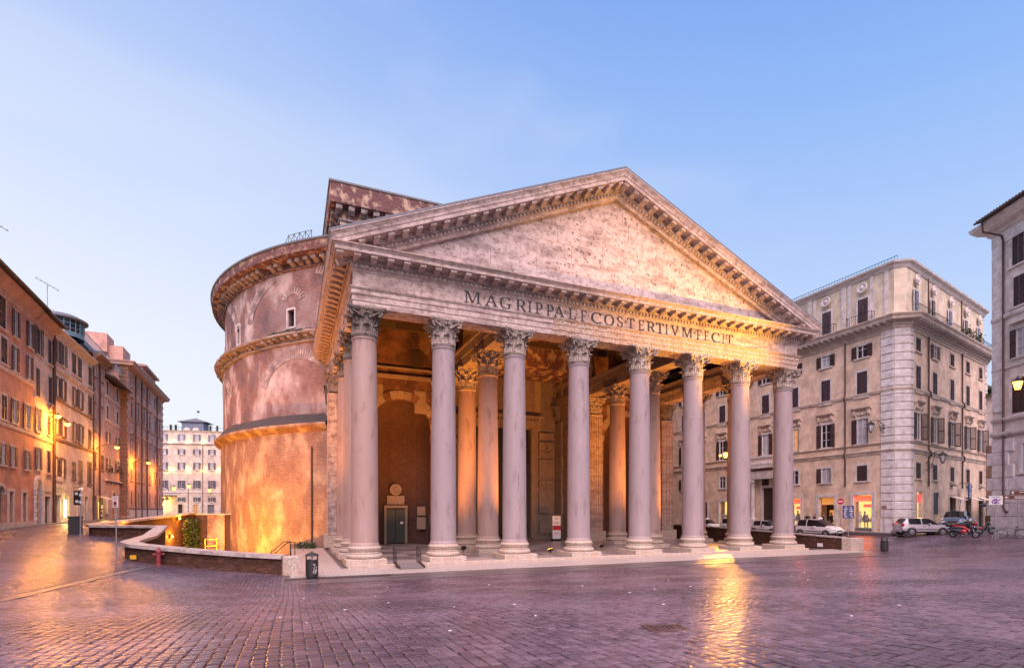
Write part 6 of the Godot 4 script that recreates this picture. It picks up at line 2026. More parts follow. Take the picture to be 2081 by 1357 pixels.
func build_roof_rooms() -> void:
	# blue-painted roof room with terrace railings above the pale house
	var t := thing("roof_pavilion", "blue iron and glass roof room with a curved roof above the pale house", "roof room", at(W(-26.3, 20.9, 38.5), -0.06).scaled_local(Vector3(0.68, 0.68, 0.68)))
	var m := MB.new()
	m.lathe([Vector2(3.0, 0), Vector2(3.0, 0.7), Vector2(3.0, 0.72)], 24)
	part(t, "parapet", m.mesh(), M.iron_blue)
	m = MB.new()
	m.lathe([Vector2(2.9, 0.7), Vector2(2.9, 2.6)], 24)
	part(t, "pane", m.mesh(), M.pane)
	for k in 24:
		var a := TAU * k / 24
		bp(t, "mullion", Vector3(cos(a) * 2.95, 1.6, sin(a) * 2.95), Vector3(0.1, 1.9, 0.1), M.iron_blue)
	m = MB.new()
	m.lathe([Vector2(2.9, 2.5), Vector2(3.5, 2.6), Vector2(3.5, 2.8), Vector2(2.4, 3.4), Vector2(1.0, 3.75), Vector2(0.05, 3.8)], 24)
	part(t, "curved_roof", m.mesh(), M.lead)
	for h in [1.2, 1.9]:
		m = MB.new()
		m.lathe([Vector2(2.9, h), Vector2(3.02, h), Vector2(3.02, h + 0.08), Vector2(2.9, h + 0.08)], 24)
		part(t, "transom", m.mesh(), M.iron_blue)
	# long terrace above with pale blue fascia and railings
	var q := thing("roof_terrace", "stepped blue roof terrace with long iron railings above the mauve house", "terrace", front_xf(Vector2(-25.9, 40.0), Vector2(-27.1, 62.0), 20.2))
	bp(q, "fascia", Vector3(7.0, 2.1, 0), Vector3(15.0, 0.5, 0.3), M.iron_blue)
	bp(q, "terrace_wall", Vector3(7.0, 0.8, -1.0), Vector3(15.0, 2.2, 1.8), M.plaster_rose)
	rail(q, 0.0, 14.5, 2.35, 1.1, 0.1, 44)
	bp(q, "fascia", Vector3(16.0, 1.9, -0.6), Vector3(4.0, 0.4, 2.6), M.iron_blue)
	rail(q, 14.0, 18.0, 2.1, 1.1, 0.5, 14)
	rail(q, 11.0, 18.5, 0.6, 1.0, 1.8, 22)
	bp(q, "stair_room", Vector3(21.0, 2.0, -2.2), Vector3(5.0, 3.0, 3.0), M.plaster_pink)
	var hedge := thing("roof_plants", "row of dark potted shrubs along the pale house roof edge", "shrubs", front_xf(Vector2(-24.2, 33.0), Vector2(-24.6, 42.0), 19.6))
	rng.seed = 55
	var lm := MB.new()
	for k in 1200:
		var u := rng.randf_range(0.5, 8.0)
		var p := Vector3(u, 0.4 + rng.randf() * (0.7 + 0.4 * sin(u * 1.3)), -1.4 + rng.randf_range(-0.4, 0.4))
		var b := Basis.from_euler(Vector3(rng.randf() * 6, rng.randf() * 6, rng.randf() * 6))
		lm.quad(p, p + b.x * 0.12, p + b.x * 0.12 + b.y * 0.16, p + b.y * 0.16)
	stuff(part(hedge, "foliage", lm.mesh(), M.leaf))
	bp(hedge, "planter", Vector3(4.2, 0.2, -1.4), Vector3(7.6, 0.4, 0.5), M.tile)

func rail(t: Node, u0: float, u1: float, y: float, h: float, z: float, n: int, m_: Material = null) -> void:
	var m := MB.new()
	m.bx(u0, u1, y + h - 0.05, y + h, z - 0.025, z + 0.025)
	m.bx(u0, u1, y + 0.05, y + 0.09, z - 0.02, z + 0.02)
	for k in n + 1:
		var u := lerpf(u0, u1, float(k) / n)
		m.bx(u - 0.014, u + 0.014, y, y + h - 0.04, z - 0.014, z + 0.014)
	part(t, "railing", m.mesh(), m_ if m_ else M.iron_blue)

# ---------- the corner palace on the right ----------
func hooded(w: Node3D, ww: float, hh: float) -> void:
	# carved head: two consoles, a wavy panel and a projecting hood
	var m := MB.new()
	m.sweep([Vector2(0, 0), Vector2(0.12, 0.02), Vector2(0.32, 0.14), Vector2(0.36, 0.24), Vector2(0, 0.28)], [Vector3(-0.45, hh + 0.85, 0), Vector3(ww + 0.45, hh + 0.85, 0)], [Vector3(0, 0, 1), Vector3(0, 0, 1)], [], true)
	part(w, "hood", m.mesh(), M.trim_warm)
	if not cache.has("console"): cache.console = modillion_mesh(0.26, 0.62, 0.2)
	for u in [-0.22, ww + 0.22]: part(w, "console", cache.console, M.trim_warm, at(Vector3(u, hh + 0.85, 0.0)))
	var g := MB.new()
	var pts := []
	for k in 9: pts.append(Vector3(ww * k / 8, hh + 0.62 - 0.22 * absf(sin(PI * k / 4)), 0.05))
	g.tube(pts, 0.07, 5)
	g.ball(Vector3(ww / 2, hh + 0.5, 0.06), Vector3(0.16, 0.2, 0.1), 7, 5)
	part(w, "carving", g.mesh(), M.trim_warm)

func balcony_rail(t: Node, u: float, y: float, w: float) -> void:
	var b := node(t, "balcony")
	bp(b, "slab", Vector3(u + w / 2, y - 0.05, 0.3), Vector3(w, 0.1, 0.6), M.trim)
	var m := MB.new()
	m.bx(u, u + w, y + 0.9, y + 0.94, 0.55, 0.59)
	for k in 14: m.bx(u + w * k / 13.0 - 0.01, u + w * k / 13.0 + 0.01, y, y + 0.9, 0.56, 0.58)
	for s in [u, u + w]:
		for z in [0.1, 0.3, 0.5]: m.bx(s - 0.01, s + 0.01, y, y + 0.9, z, z + 0.02)
		m.bx(s - 0.02, s + 0.02, y + 0.9, y + 0.935, 0.05, 0.55)
	part(b, "railing", m.mesh(), M.iron)

func medallion(t: Node, u: float, y: float) -> void:
	var m := MB.new()
	m.lathe([Vector2(0.0, 0.05), Vector2(0.34, 0.05), Vector2(0.38, 0.12), Vector2(0.48, 0.12), Vector2(0.52, 0.02)], 20, Vector3(u, y, 0.0), 0, TAU, Basis(Vector3.RIGHT, PI / 2))
	m.ball(Vector3(u, y + 0.02, 0.06), Vector3(0.19, 0.25, 0.12), 8, 6)
	part(t, "medallion", m.mesh(), M.trim)

func build_palace() -> void:
	var y := 0.5
	var f0 := Vector2(47.709, 45.0)
	var ch1 := Vector2(47.709, 0.225)
	var ch2 := Vector2(48.79, -0.53)
	var f2e := Vector2(70.86, 4.12)
	# ---- long front along the temple's side
	var t := thing("corner_palace", "big cream corner palace with white banded corner stones, attic storey and lit shops", "palace", front_xf(f0, ch1, y))
	var len := f0.distance_to(ch1)
	var us := [41.35, 37.55, 33.8, 29.95, 26.8, 23.2, 19.6, 16.0, 12.4, 8.8, 5.2]
	var rows := [[17.67, 1.2, "s"], [13.86, 2.45, "c"], [9.29, 2.4, "pn"], [5.64, 1.5, "m"]]
	var holes := []
	var W_ := 1.0
	for u in us:
		for r in rows: holes.append(Rect2(u, r[0] - y, W_, snappedf(r[1], 0.05)))
	var shops := [[41.0, 0.72, 1.8, 3.55, "win"], [37.3, 0.72, 1.7, 3.4, "door"], [33.6, 0.72, 1.5, 3.4, "win"], [23.2, 0.72, 1.6, 3.2, "win"], [30.0, 0.72, 1.7, 4.7, "portal"], [26.7, 0.72, 1.2, 3.0, "dark"], [19.5, 0.72, 1.5, 3.2, "dark"]]
	for s in shops: holes.append(Rect2(s[0], s[1] - y, s[2], s[3]))
	# wall with deep openings for the shops
	var m := MB.new()
	sheet(m, 0, len, 0, 19.4, 0, holes, 0.3)
	part(t, "wall", m.mesh(), M.plaster_palazzo)
	m = MB.new()
	# body behind, leaving room for the lit shop windows
	var inv := t.transform.affine_inverse() * Transform3D(FLAT, Vector3(0, y, 0))
	m.extrude(PackedVector2Array([Vector2(48.05, 45), Vector2(48.05, 0.4), Vector2(48.72, -0.2), Vector2(70.7, 4.46), Vector2(66, 45)]), 4.9, 19.3, inv)
	m.extrude(PackedVector2Array([Vector2(49.3, 45), Vector2(49.3, 1.6), Vector2(50.0, 1.3), Vector2(70.3, 5.6), Vector2(66, 45)]), 0.0, 4.85, inv)
	part(t, "rear_wall", m.mesh(), M.plaster_palazzo)
	for k in us.size():
		for r in rows:
			var st: String = {"s": "o", "c": "c", "pn": ["l", "o", "l", "o"][k % 4], "m": ["c", "l", "n"][k % 3]}[r[2]]
			var lit: Material = M.window_glow_dim if (k == 2 and r[2] == "pn") else null
			var w := window(t, us[k], r[0] - y, W_, r[1], st, M.shutter if r[2] != "c" else M.shutter_purple, M.trim, (k + int(r[0])) % 3 == 0, 0.2, lit)
			if r[2] == "pn": hooded(w, W_, r[1])
	for s in shops:
		if s[4] == "win": shop_window(t, s[0], s[1] - y, s[2], s[3], M.trim, s[0] > 30, 4.0 if s[0] > 30 else 2.5)
		elif s[4] == "door":
			var o := node(t, "shop_doorway", at(Vector3(s[0], s[1] - y, 0)))
			part(o, "surround", border_mesh(1.7, 3.4, 0.3, 0.09), M.trim)
			bp(o, "lit_transom", Vector3(0.85, 3.0, -0.4), Vector3(1.7, 0.7, 0.04), M.window_glow_dim)
			bp(o, "lit_window", Vector3(0.55, 1.1, -1.2), Vector3(0.5, 2.0, 0.04), M.window_glow_dim)
			bp(o, "lit_window", Vector3(1.25, 1.1, -1.2), Vector3(0.5, 2.0, 0.04), M.window_glow_dim)
			bp(o, "rear_screen", Vector3(0.85, 1.35, -1.3), Vector3(1.9, 2.6, 0.05), M.door)
		elif s[4] == "portal":
			var p := door(t, "portal", s[0], s[1] - y, s[2], s[3], M.door, M.trim, 0.3)
			for q in [-1.0, 2.7]:
				var cm := MB.new()
				cm.lathe([Vector2(0.32, 0), Vector2(0.32, 0.2), Vector2(0.24, 0.3), Vector2(0.22, 4.1), Vector2(0.26, 4.2), Vector2(0.34, 4.5)], 12, Vector3(q, 0.9, 0.45))
				part(p, "column", cm.mesh(), M.trim)
				bp(p, "pedestal", Vector3(q, 0.45, 0.45), Vector3(0.75, 0.9, 0.75), M.trim)
				bp(p, "capital_block", Vector3(q, 5.55, 0.45), Vector3(0.8, 0.3, 0.8), M.trim)
			bp(p, "lintel", Vector3(0.85, 6.2, 0.4), Vector3(4.6, 0.9, 0.9), M.trim)
			var bal := node(t, "stone_balcony", at(Vector3(s[0] - 1.6, 7.3, 0)))
			bp(bal, "slab", Vector3(2.4, 0.05, 0.55), Vector3(5.0, 0.3, 1.2), M.trim)
			bp(bal, "top_rail", Vector3(2.4, 1.15, 1.0), Vector3(5.0, 0.16, 0.3), M.trim)
			var bm := MB.new()
			bm.lathe([Vector2(0.06, 0.2), Vector2(0.11, 0.4), Vector2(0.05, 0.75), Vector2(0.09, 1.0), Vector2(0.09, 1.08)], 8)
			var bmesh := bm.mesh()
			for k in 20: part(bal, "baluster", bmesh, M.trim, at(Vector3(0.1 + k * 0.242, 0, 1.0)))
		else: door(t, "shop_door", s[0], s[1] - y, s[2], s[3], M.door, M.trim, 0.25)
	var cor := [Vector2(-0.1, 0), Vector2(0.08, 0.0), Vector2(0.12, 0.2), Vector2(0.2, 0.25), Vector2(0.2, 0.42), Vector2(0.35, 0.46), Vector2(0.35, 0.78), Vector2(0.95, 0.8), Vector2(1.0, 1.0), Vector2(1.15, 1.2), Vector2(1.15, 1.28), Vector2(-0.6, 1.36)]
	# string courses and main cornice run round both fronts and the cut corner
	var xf := t.transform.affine_inverse()
	var path := [f0, ch1, ch2, f2e]
	var pts := []
	var outs := []
	for k in 4:
		pts.append(xf * W(path[k].x, y, path[k].y))
	var dirs := []
	for k in 3: dirs.append((pts[k + 1] - pts[k]).normalized().cross(Vector3.UP))
	outs.append(dirs[0])
	for k in 2:
		var b: Vector3 = (dirs[k] + dirs[k + 1]).normalized()
		outs.append(b / maxf(0.3, b.dot(dirs[k])))
	outs.append(dirs[2])
	var up_to := func(h: float) -> Array: return pts.map(func(p): return p + Vector3.UP * h)
	for s in [[13.35, [Vector2(0, 0), Vector2(0.1, 0.02), Vector2(0.16, 0.2), Vector2(0.16, 0.3), Vector2(0, 0.32)]], [8.55, [Vector2(0, 0), Vector2(0.1, 0.0), Vector2(0.16, 0.12), Vector2(0, 0.16)]], [7.6, [Vector2(0, 0), Vector2(0.06, 0.0), Vector2(0.1, 0.2), Vector2(0.2, 0.3), Vector2(0.2, 0.38), Vector2(0, 0.42)]]]:
		m = MB.new()
		m.sweep(s[1], up_to.call(s[0]), outs)
		part(t, "string_course", m.mesh(), M.trim_warm)
	m = MB.new()
	m.sweep(cor, up_to.call(18.95), outs)
	part(t, "main_cornice", m.mesh(), M.trim_warm)
	# brackets and dentils of the cornice
	if not cache.has("bracket"): cache.bracket = modillion_mesh(0.55, 0.2, 0.24)
	for k in range(40):
		part(t, "bracket", cache.bracket, M.trim, at(Vector3(len - 0.3 - k * 0.62, 18.95 + 0.8, 0.35)))
	# banded corner stones
	var cw := ch1.distance_to(ch2)
	var cx := front_xf(ch1, ch2, y)
	var crel := xf * cx
	bp(t, "corner_core", crel * Vector3(cw / 2, 9.6, -0.6), Vector3(cw, 19.0, 1.2), M.plaster_palazzo, crel.basis)
	for k in 23:
		var yy := 1.6 + k * 0.765
		var h := 0.70
		m = MB.new()
		m.slab(Vector3.ZERO, Vector3(1.12, 0.1, h), 0.035, Basis(Vector3.RIGHT, PI / 2))
		part(t, "quoin", m.mesh(), M.quoin, at(Vector3(len - 0.56, yy + h / 2, 0.05)))
		m = MB.new()
		m.slab(Vector3.ZERO, Vector3(cw - 0.02, 0.1, h), 0.035, Basis(Vector3.RIGHT, PI / 2))
		part(t, "quoin", m.mesh(), M.quoin, Transform3D(crel.basis, crel * Vector3(cw / 2, yy + h / 2, 0.05)))
	bp(t, "corner_plinth", crel * Vector3(cw / 2, 0.75, 0.06), Vector3(cw + 0.05, 1.5, 0.14), M.quoin, crel.basis)
	bp(t, "corner_plinth", Vector3(len - 0.58, 0.75, 0.06), Vector3(1.14, 1.5, 0.14), M.quoin)
	for u in [40.2, 31.9, 24.9]: downpipe(t, u, 4.6, 19.0, M.pipe, 0.07, [7.7, 13.4])
	# attic storey, set back a little
	var at1 := node(t, "attic")
	m = MB.new()
	m.extrude(PackedVector2Array([Vector2(47.96, 45), Vector2(47.96, 0.35), Vector2(48.74, -0.285), Vector2(70.8, 4.36), Vector2(66, 45)]), 20.0, 25.2, inv)
	part(t, "attic_wall", m.mesh(), M.plaster_attic)
	for k in 10:
		var u: float = us[k]
		var w := window(t, u, 20.55, 1.0, 2.4, "c", M.shutter_purple, M.trim, false, 0.18)
		w.position.z = -0.12
		balcony_rail(t, u - 0.75, 20.35, 2.5)
		medallion(t, u + 0.5, 24.0)
		bp(at1, "pilaster_strip", Vector3(u - 1.5, 22.6, -0.17), Vector3(0.5, 5.1, 0.08), M.trim)
		bp(at1, "pilaster_strip", Vector3(u - 0.9, 22.6, -0.18), Vector3(0.35, 5.1, 0.06), M.trim)
	bp(at1, "pilaster_strip", Vector3(len - 0.75, 22.6, -0.17), Vector3(0.35, 5.1, 0.08), M.trim)
	bp(at1, "pilaster_strip", Vector3(len - 2.1, 22.6, -0.17), Vector3(0.35, 5.1, 0.08), M.trim)
	m = MB.new()
	var rc := [Vector2(-0.3, 0), Vector2(-0.15, 0.05), Vector2(0.0, 0.3), Vector2(0.25, 0.45), Vector2(0.3, 0.6), Vector2(-0.8, 0.75), Vector2(-6.0, 0.8)]
	m.sweep(rc, up_to.call(24.75), outs)
	part(t, "roof_cornice", m.mesh(), M.trim)
	# roof-top railing
	m = MB.new()
	for k in range(1, 150):
		var u := len - k * 0.3
		m.bx(u, u + 0.03, 25.5, 26.2, -1.1, -1.07)
	m.bx(0, len - 0.3, 26.2, 26.26, -1.12, -1.06); m.bx(0, len - 0.3, 25.85, 25.88, -1.1, -1.08)
	part(t, "roof_railing", m.mesh(), M.iron_blue)
	bp(t, "roof_hut", Vector3(30.0, 26.1, -3.5), Vector3(2.2, 1.2, 2.0), M.trim)
	bp(t, "roof_chimney", Vector3(26.0, 26.4, -3.0), Vector3(0.8, 1.8, 0.8), M.plaster_palazzo)
	# ---- short front facing the square
	var len2 := ch2.distance_to(f2e)
	var g := thing("palace_side_wing", "side of the cream corner palace facing the scooters, with dark open shutters", "palace", front_xf(ch2, f2e, y))
	var us2 := [1.4, 5.65, 10.5, 15.4, 19.75]
	var rows2 := [[17.7, 1.3, "s"], [13.9, 2.45, "c"], [9.4, 2.5, "pn"], [5.75, 1.5, "m"]]
	holes = []
	for u in us2:
		for r in rows2: holes.append(Rect2(u, r[0] - y, 1.15, snappedf(r[1], 0.05)))
	var shops2 := [[1.5, 0.95, 1.5, 3.6, "win"], [5.6, 0.95, 1.6, 3.6, "win"], [10.3, 0.95, 1.6, 3.4, "dark"], [15.2, 0.95, 1.6, 3.2, "dark"], [19.5, 0.95, 1.6, 3.2, "dark"]]
	for s in shops2: holes.append(Rect2(s[0], s[1] - y, s[2], s[3]))
	m = MB.new()
	sheet(m, 0, len2, 0, 19.4, 0, holes, 0.3)
	part(g, "wall", m.mesh(), M.plaster_palazzo)
	m = MB.new()
	m.bx(len2 - 0.3, len2 - 0.01, 0, 19.3, -0.01, -1.7)
	part(g, "rear_wall", m.mesh(), M.plaster_palazzo)
	for k in 5:
		for r in rows2:
			var st: String = {"s": ["c", "o", "c", "c", "c"][k], "c": "c", "pn": "l", "m": "c"}[r[2]]
			var w := window(g, us2[k], r[0] - y, 1.15, r[1], st, M.shutter if r[2] != "c" else M.shutter_purple, M.trim_warm, false, 0.2)
			if r[2] == "pn": hooded(w, 1.15, r[1])
		var aw := window(g, us2[k], 20.7, 1.0, 2.3, "c", M.shutter_blue if k % 2 == 0 else M.shutter_purple, M.trim, false, 0.15)
		aw.position.z = -0.12
		balcony_rail(g, us2[k] - 0.9, 20.35, 3.4)
		medallion(g, us2[k] + 0.5, 23.95)
	for s in shops2:
		if s[4] == "win":
			shop_window(g, s[0], s[1] - y, s[2], s[3], M.trim_warm, false, 2.2)
			if s[0] < 3: bp(g, "red_sign_light", Vector3(s[0] + 0.75, s[1] - y + 2.95, -0.06), Vector3(1.1, 0.75, 0.04), M.sign_glow_red)
			else: bp(g, "upper_screen", Vector3(s[0] + 0.8, s[1] - y + 2.5, -0.06), Vector3(1.6, 2.1, 0.05), M.sign_black)
		else:
			door(g, "shop_door", s[0], s[1] - y, s[2], s[3], M.door, M.trim_warm, 0.2)
			bp(g, "shop_awning", Vector3(s[0] + 0.9, s[1] - y + 3.1, 0.5), Vector3(2.0, 0.06, 1.2), M.awning, Basis(Vector3.RIGHT, 0.35))
			bp(g, "lamp_hood", Vector3(s[0] + 0.6, s[1] - y + 4.4, 0.2), Vector3(0.8, 0.1, 0.4), M.iron)
	for k in range(34):
		part(g, "bracket", cache.bracket, M.trim, at(Vector3(0.3 + k * 0.66, 19.75, 0.35)))
	for k in 23:
		m = MB.new()
		m.slab(Vector3.ZERO, Vector3(0.72, 0.1, 0.70), 0.035, Basis(Vector3.RIGHT, PI / 2))
		var qm := m.mesh()
		part(g, "quoin", qm, M.quoin, at(Vector3(0.36, 1.95 + k * 0.765, 0.05)))
		part(g, "quoin", qm, M.quoin, at(Vector3(len2 - 0.36, 1.95 + k * 0.765, 0.05)))
	for u in [4.3, 13.9]: downpipe(g, u, 4.6, 19.0, M.pipe, 0.08, [7.7, 13.4])
	for u in [4.2, 13.6]: downpipe(g, u, 20.3, 24.6, M.pipe, 0.07)
	for q in [[15.2, 21.0], [18.7, 21.0]]:
		var lm := MB.new()
		rng.seed = int(q[0])
		for k in 160:
			var p := Vector3(q[0] + rng.randf_range(-0.5, 0.9), q[1] - 0.5 + rng.randf() * 1.5, 0.35 + rng.randf_range(-0.25, 0.2))
			var b := Basis.from_euler(Vector3(rng.randf() * 6, rng.randf() * 6, 0))
			lm.quad(p, p + b.x * 0.12, p + b.x * 0.12 + b.y * 0.16, p + b.y * 0.16)
		stuff(part(g, "balcony_plants", lm.mesh(), M.leaf))
	# tobacconist's sign
	var ts := thing("tobacco_sign", "hanging dark shop sign with a white T above the awnings", "sign", g.transform * at(Vector3(13.2, 4.3, 0.9)))
	bp(ts, "board", Vector3(0, 0, 0), Vector3(0.9, 1.5, 0.1), M.sign_blue)
	text(ts, "T", Vector3(0, 0.3, 0.055), 0.62, M.white_paint)
	for q in [-0.22, -0.4, -0.58]: bp(ts, "small_print", Vector3(0, q, 0.055), Vector3(0.6, 0.07, 0.01), M.white_paint)
	bp(ts, "bracket", Vector3(0, 0.82, -0.4), Vector3(0.05, 0.05, 1.0), M.iron)
	# café parasol
	var pa := thing("street_canopy", "wide dark canvas canopy on thin posts outside the far shops", "canopy", g.transform * at(Vector3(18.5, 0.4, 2.6)))
	m = MB.new()
	m.tri(Vector3(-2.6, 2.5, 1.6), Vector3(2.6, 2.5, 1.6), Vector3(0, 3.5, 0)); m.tri(Vector3(2.6, 2.5, 1.6), Vector3(2.6, 2.5, -1.6), Vector3(0, 3.5, 0)); m.tri(Vector3(2.6, 2.5, -1.6), Vector3(-2.6, 2.5, -1.6), Vector3(0, 3.5, 0)); m.tri(Vector3(-2.6, 2.5, -1.6), Vector3(-2.6, 2.5, 1.6), Vector3(0, 3.5, 0))
	for s in [-1, 1]:
		m.bx(-2.6, 2.6, 2.25, 2.5, s * 1.6 - 0.01, s * 1.6 + 0.01); m.bx(s * 2.6 - 0.01, s * 2.6 + 0.01, 2.25, 2.5, -1.6, 1.6)
	part(pa, "canvas", m.mesh(), M.canvas)
	for s in [[-2.5, 1.5], [2.5, 1.5], [2.5, -1.5], [-2.5, -1.5]]: bp(pa, "post", Vector3(s[0], 1.2, s[1]), Vector3(0.07, 2.5, 0.07), M.iron)
	# both fronts belong to one building
	var rel := t.transform.affine_inverse() * g.transform
	for c in g.get_children():
		g.remove_child(c)
		c.transform = rel * c.transform
		t.add_child(c, true)
	remove_child(g)
	g.queue_free()
	build_end_house()
	build_sidewalks()

func text(t: Node, s: String, c: Vector3, h: float, m_: Material, basis_ := Basis.IDENTITY) -> void:
	var font := SystemFont.new()
	font.font_names = PackedStringArray(["Droid Sans"])
	var tm := TextMesh.new()
	tm.text = s; tm.font = font; tm.font_size = 48; tm.pixel_size = 0.01; tm.depth = 0.01; tm.curve_step = 2.0
	var bb := tm.get_aabb()
	var k := h / bb.size.y
	part(t, "lettering", tm, m_, Transform3D(basis_ * Basis.from_scale(Vector3(k, k, 1)), c - basis_ * (Vector3(bb.position.x + bb.size.x / 2, bb.position.y + bb.size.y / 2, 0) * k)))

func build_end_house() -> void:
	# white house at the right edge: its long front runs from the alley corner towards the camera
	var far := Vector2(49.96, -6.21)
	var dv := Vector2(-0.4365, -0.8997)
	var y := 0.4
	var near := far + dv * 26.0
	var t := thing("white_house", "tall white house with rusticated base and brown shutters at the right edge", "house", front_xf(far, near, y))
	var L := [[1.88, 22.11, 1.05, 2.6, "c"], [1.99, 18.83, 1.0, 2.35, "c"], [2.25, 14.83, 1.0, 2.2, "l"], [1.88, 10.4, 1.1, 2.7, "c"], [2.7, 5.7, 0.9, 2.3, "n"]]
	for k in range(1, 6):
		for q in [[22.11, 2.6], [18.83, 2.35], [14.83, 2.2], [10.4, 2.7], [5.7, 2.3]]: L.append([1.95 + k * 4.0, q[0], 1.05, q[1], "c"])
	walls(t, "wall", 26.0, 25.4, 12.0, rects(L, y), M.plaster_rusk)
	for q in L:
		var w := window(t, q[0], q[1] - y, q[2], q[3], q[4], M.shutter_purple if q[1] > 16 else M.shutter, M.trim, q[4] == "l", 0.28)
		if q[1] > 14 and q[1] < 15: bp(w, "hood", Vector3(q[2] / 2, q[3] + 0.55, 0.15), Vector3(q[2] + 0.9, 0.18, 0.34), M.trim)
	# smooth corner strip, brick-coloured field, strings and rustic base
	bp(t, "corner_strip", Vector3(0.55, 17.6, 0.03), Vector3(1.1, 14.4, 0.06), M.quoin)
	bp(t, "frieze_band", Vector3(13.0, 24.6, 0.04), Vector3(26.0, 1.2, 0.08), M.quoin)
	for v in [[18.2, 0.35, 0.16], [14.1, 0.2, 0.1], [9.95, 0.3, 0.2], [8.75, 0.35, 0.25]]: string_course(t, 26.0, v[0] - y, v[1], v[2], M.trim)
	for k in 6:
		for j in 12:
			var w := 2.1
			var m := MB.new()
			m.slab(Vector3.ZERO, Vector3(w - 0.03, 0.1, 1.02), 0.04, Basis(Vector3.RIGHT, PI / 2))
			var u: float = j * w + (0.55 if k % 2 == 0 else 1.05)
			if k >= 3 and u > 2.0 and fposmod(u - 1.95 + 1.0, 4.0) < 2.4: continue
			part(t, "rustic_stone", m.mesh(), M.quoin, at(Vector3(u, 2.4 + k * 1.04, 0.05)))
	for j in 13: bp(t, "base_slab", Vector3(1.0 + j * 2.0, 0.9, 0.08), Vector3(1.97, 1.9, 0.16), M.quoin)
	cornice(t, 26.0, 24.9, [Vector2(-0.1, 0), Vector2(0.15, 0.05), Vector2(0.3, 0.3), Vector2(0.7, 0.5), Vector2(1.0, 0.85), Vector2(1.1, 1.15), Vector2(-0.3, 1.2)], M.trim, "cornice", true)
	tiled_roof(t, 27.4, 26.1, 1.35, 9.0, 2.6, M.tile_dark)
	var m := MB.new()
	m.tube([Vector3(0.6, 26.0, 1.3), Vector3(0.6, 25.2, 1.25), Vector3(1.1, 24.6, 0.2), Vector3(1.15, 24.2, 0.13), Vector3(1.2, 2.6, 0.13), Vector3(1.35, 2.3, 0.15), Vector3(1.6, 2.2, 0.15)], 0.08, 6)
	part(t, "downpipe", m.mesh(), M.pipe)
	m = MB.new()
	m.lathe([Vector2(0.0, 0.04), Vector2(0.2, 0.04), Vector2(0.26, 0.1), Vector2(0.3, 0.02)], 16, Vector3(0.75, 7.5, 0.0), 0, TAU, Basis(Vector3.RIGHT, PI / 2))
	part(t, "round_plaque", m.mesh(), M.trim_brown)
	# house glimpsed at the end of the alley
	var b := thing("alley_house", "dark narrow house with mossy tiled roof glimpsed at the end of the alley", "house", front_xf(Vector2(70.5, 2.6), Vector2(80.0, 4.0), 0.8))
	bp(b, "lower_wall", Vector3(5, 4.7, -3), Vector3(10, 9.4, 6), M.trim_brown)
	bp(b, "upper_wall", Vector3(5.3, 12.4, -3.2), Vector3(10, 6.0, 6), M.trim)
	bp(b, "tile_roof", Vector3(5.2, 15.7, -2.6), Vector3(10.6, 0.3, 7), M.moss, Basis(Vector3.RIGHT, 0.3))
	bp(b, "tile_roof", Vector3(5.6, 17.6, -5.0), Vector3(10.6, 0.3, 7), M.moss, Basis(Vector3.RIGHT, 0.3))
	bp(b, "door", Vector3(1.4, 1.2, 0.02), Vector3(1.2, 2.4, 0.1), M.door)

func build_sidewalks() -> void:
	var m := MB.new()
	m.bx(45.9, 47.75, -0.3, 0.71, -45, 0.9)
	var o := structure("pavement", m.mesh(), M.sidewalk)
	rng.seed = 2
	for k in 42:
		var s := MB.new()
		s.slab(Vector3.ZERO, Vector3(0.3, 0.3, 1.08), 0.02)
		part(o, "kerb_stone", s.mesh(), M.kerb, at(W(45.78, 0.58, -0.4 + k * 1.1)))
	# round the corner, along the short front
	var t := front_xf(Vector2(48.79, -0.53), Vector2(70.86, 4.12), 0.0)
	m = MB.new()
	m.box(t * Vector3(11.0, 0.6, 0.85), Vector3(22.4, 0.7, 1.7), t.basis)
	m.box(W(47.9, 0.5, -0.4), Vector3(2.2, 0.82, 1.6), Basis(Vector3.UP, 0.6))
	part(o, "corner_pavement", m.mesh(), M.sidewalk)
	# left street: narrow pavement at the houses' feet
	m = MB.new()
	for q in [[Vector2(-22.42, 7.68), Vector2(-23.83, 29.26)], [Vector2(-23.83, 29.26), Vector2(-25.02, 54.93)]]:
		var f := front_xf(q[0], q[1], 0.0)
		var ln: float = q[0].distance_to(q[1])
		var n := 12
		for k in n:
			var p: Vector2 = q[0].lerp(q[1], (k + 0.5) / n)
			m.box(Vector3(p.x, ground_y(p.x, p.y) - 0.12, -p.y) + f.basis.z * 0.35, Vector3(ln / n, 0.42, 0.9), f.basis)
	part(o, "narrow_pavement", m.mesh(), M.sidewalk)

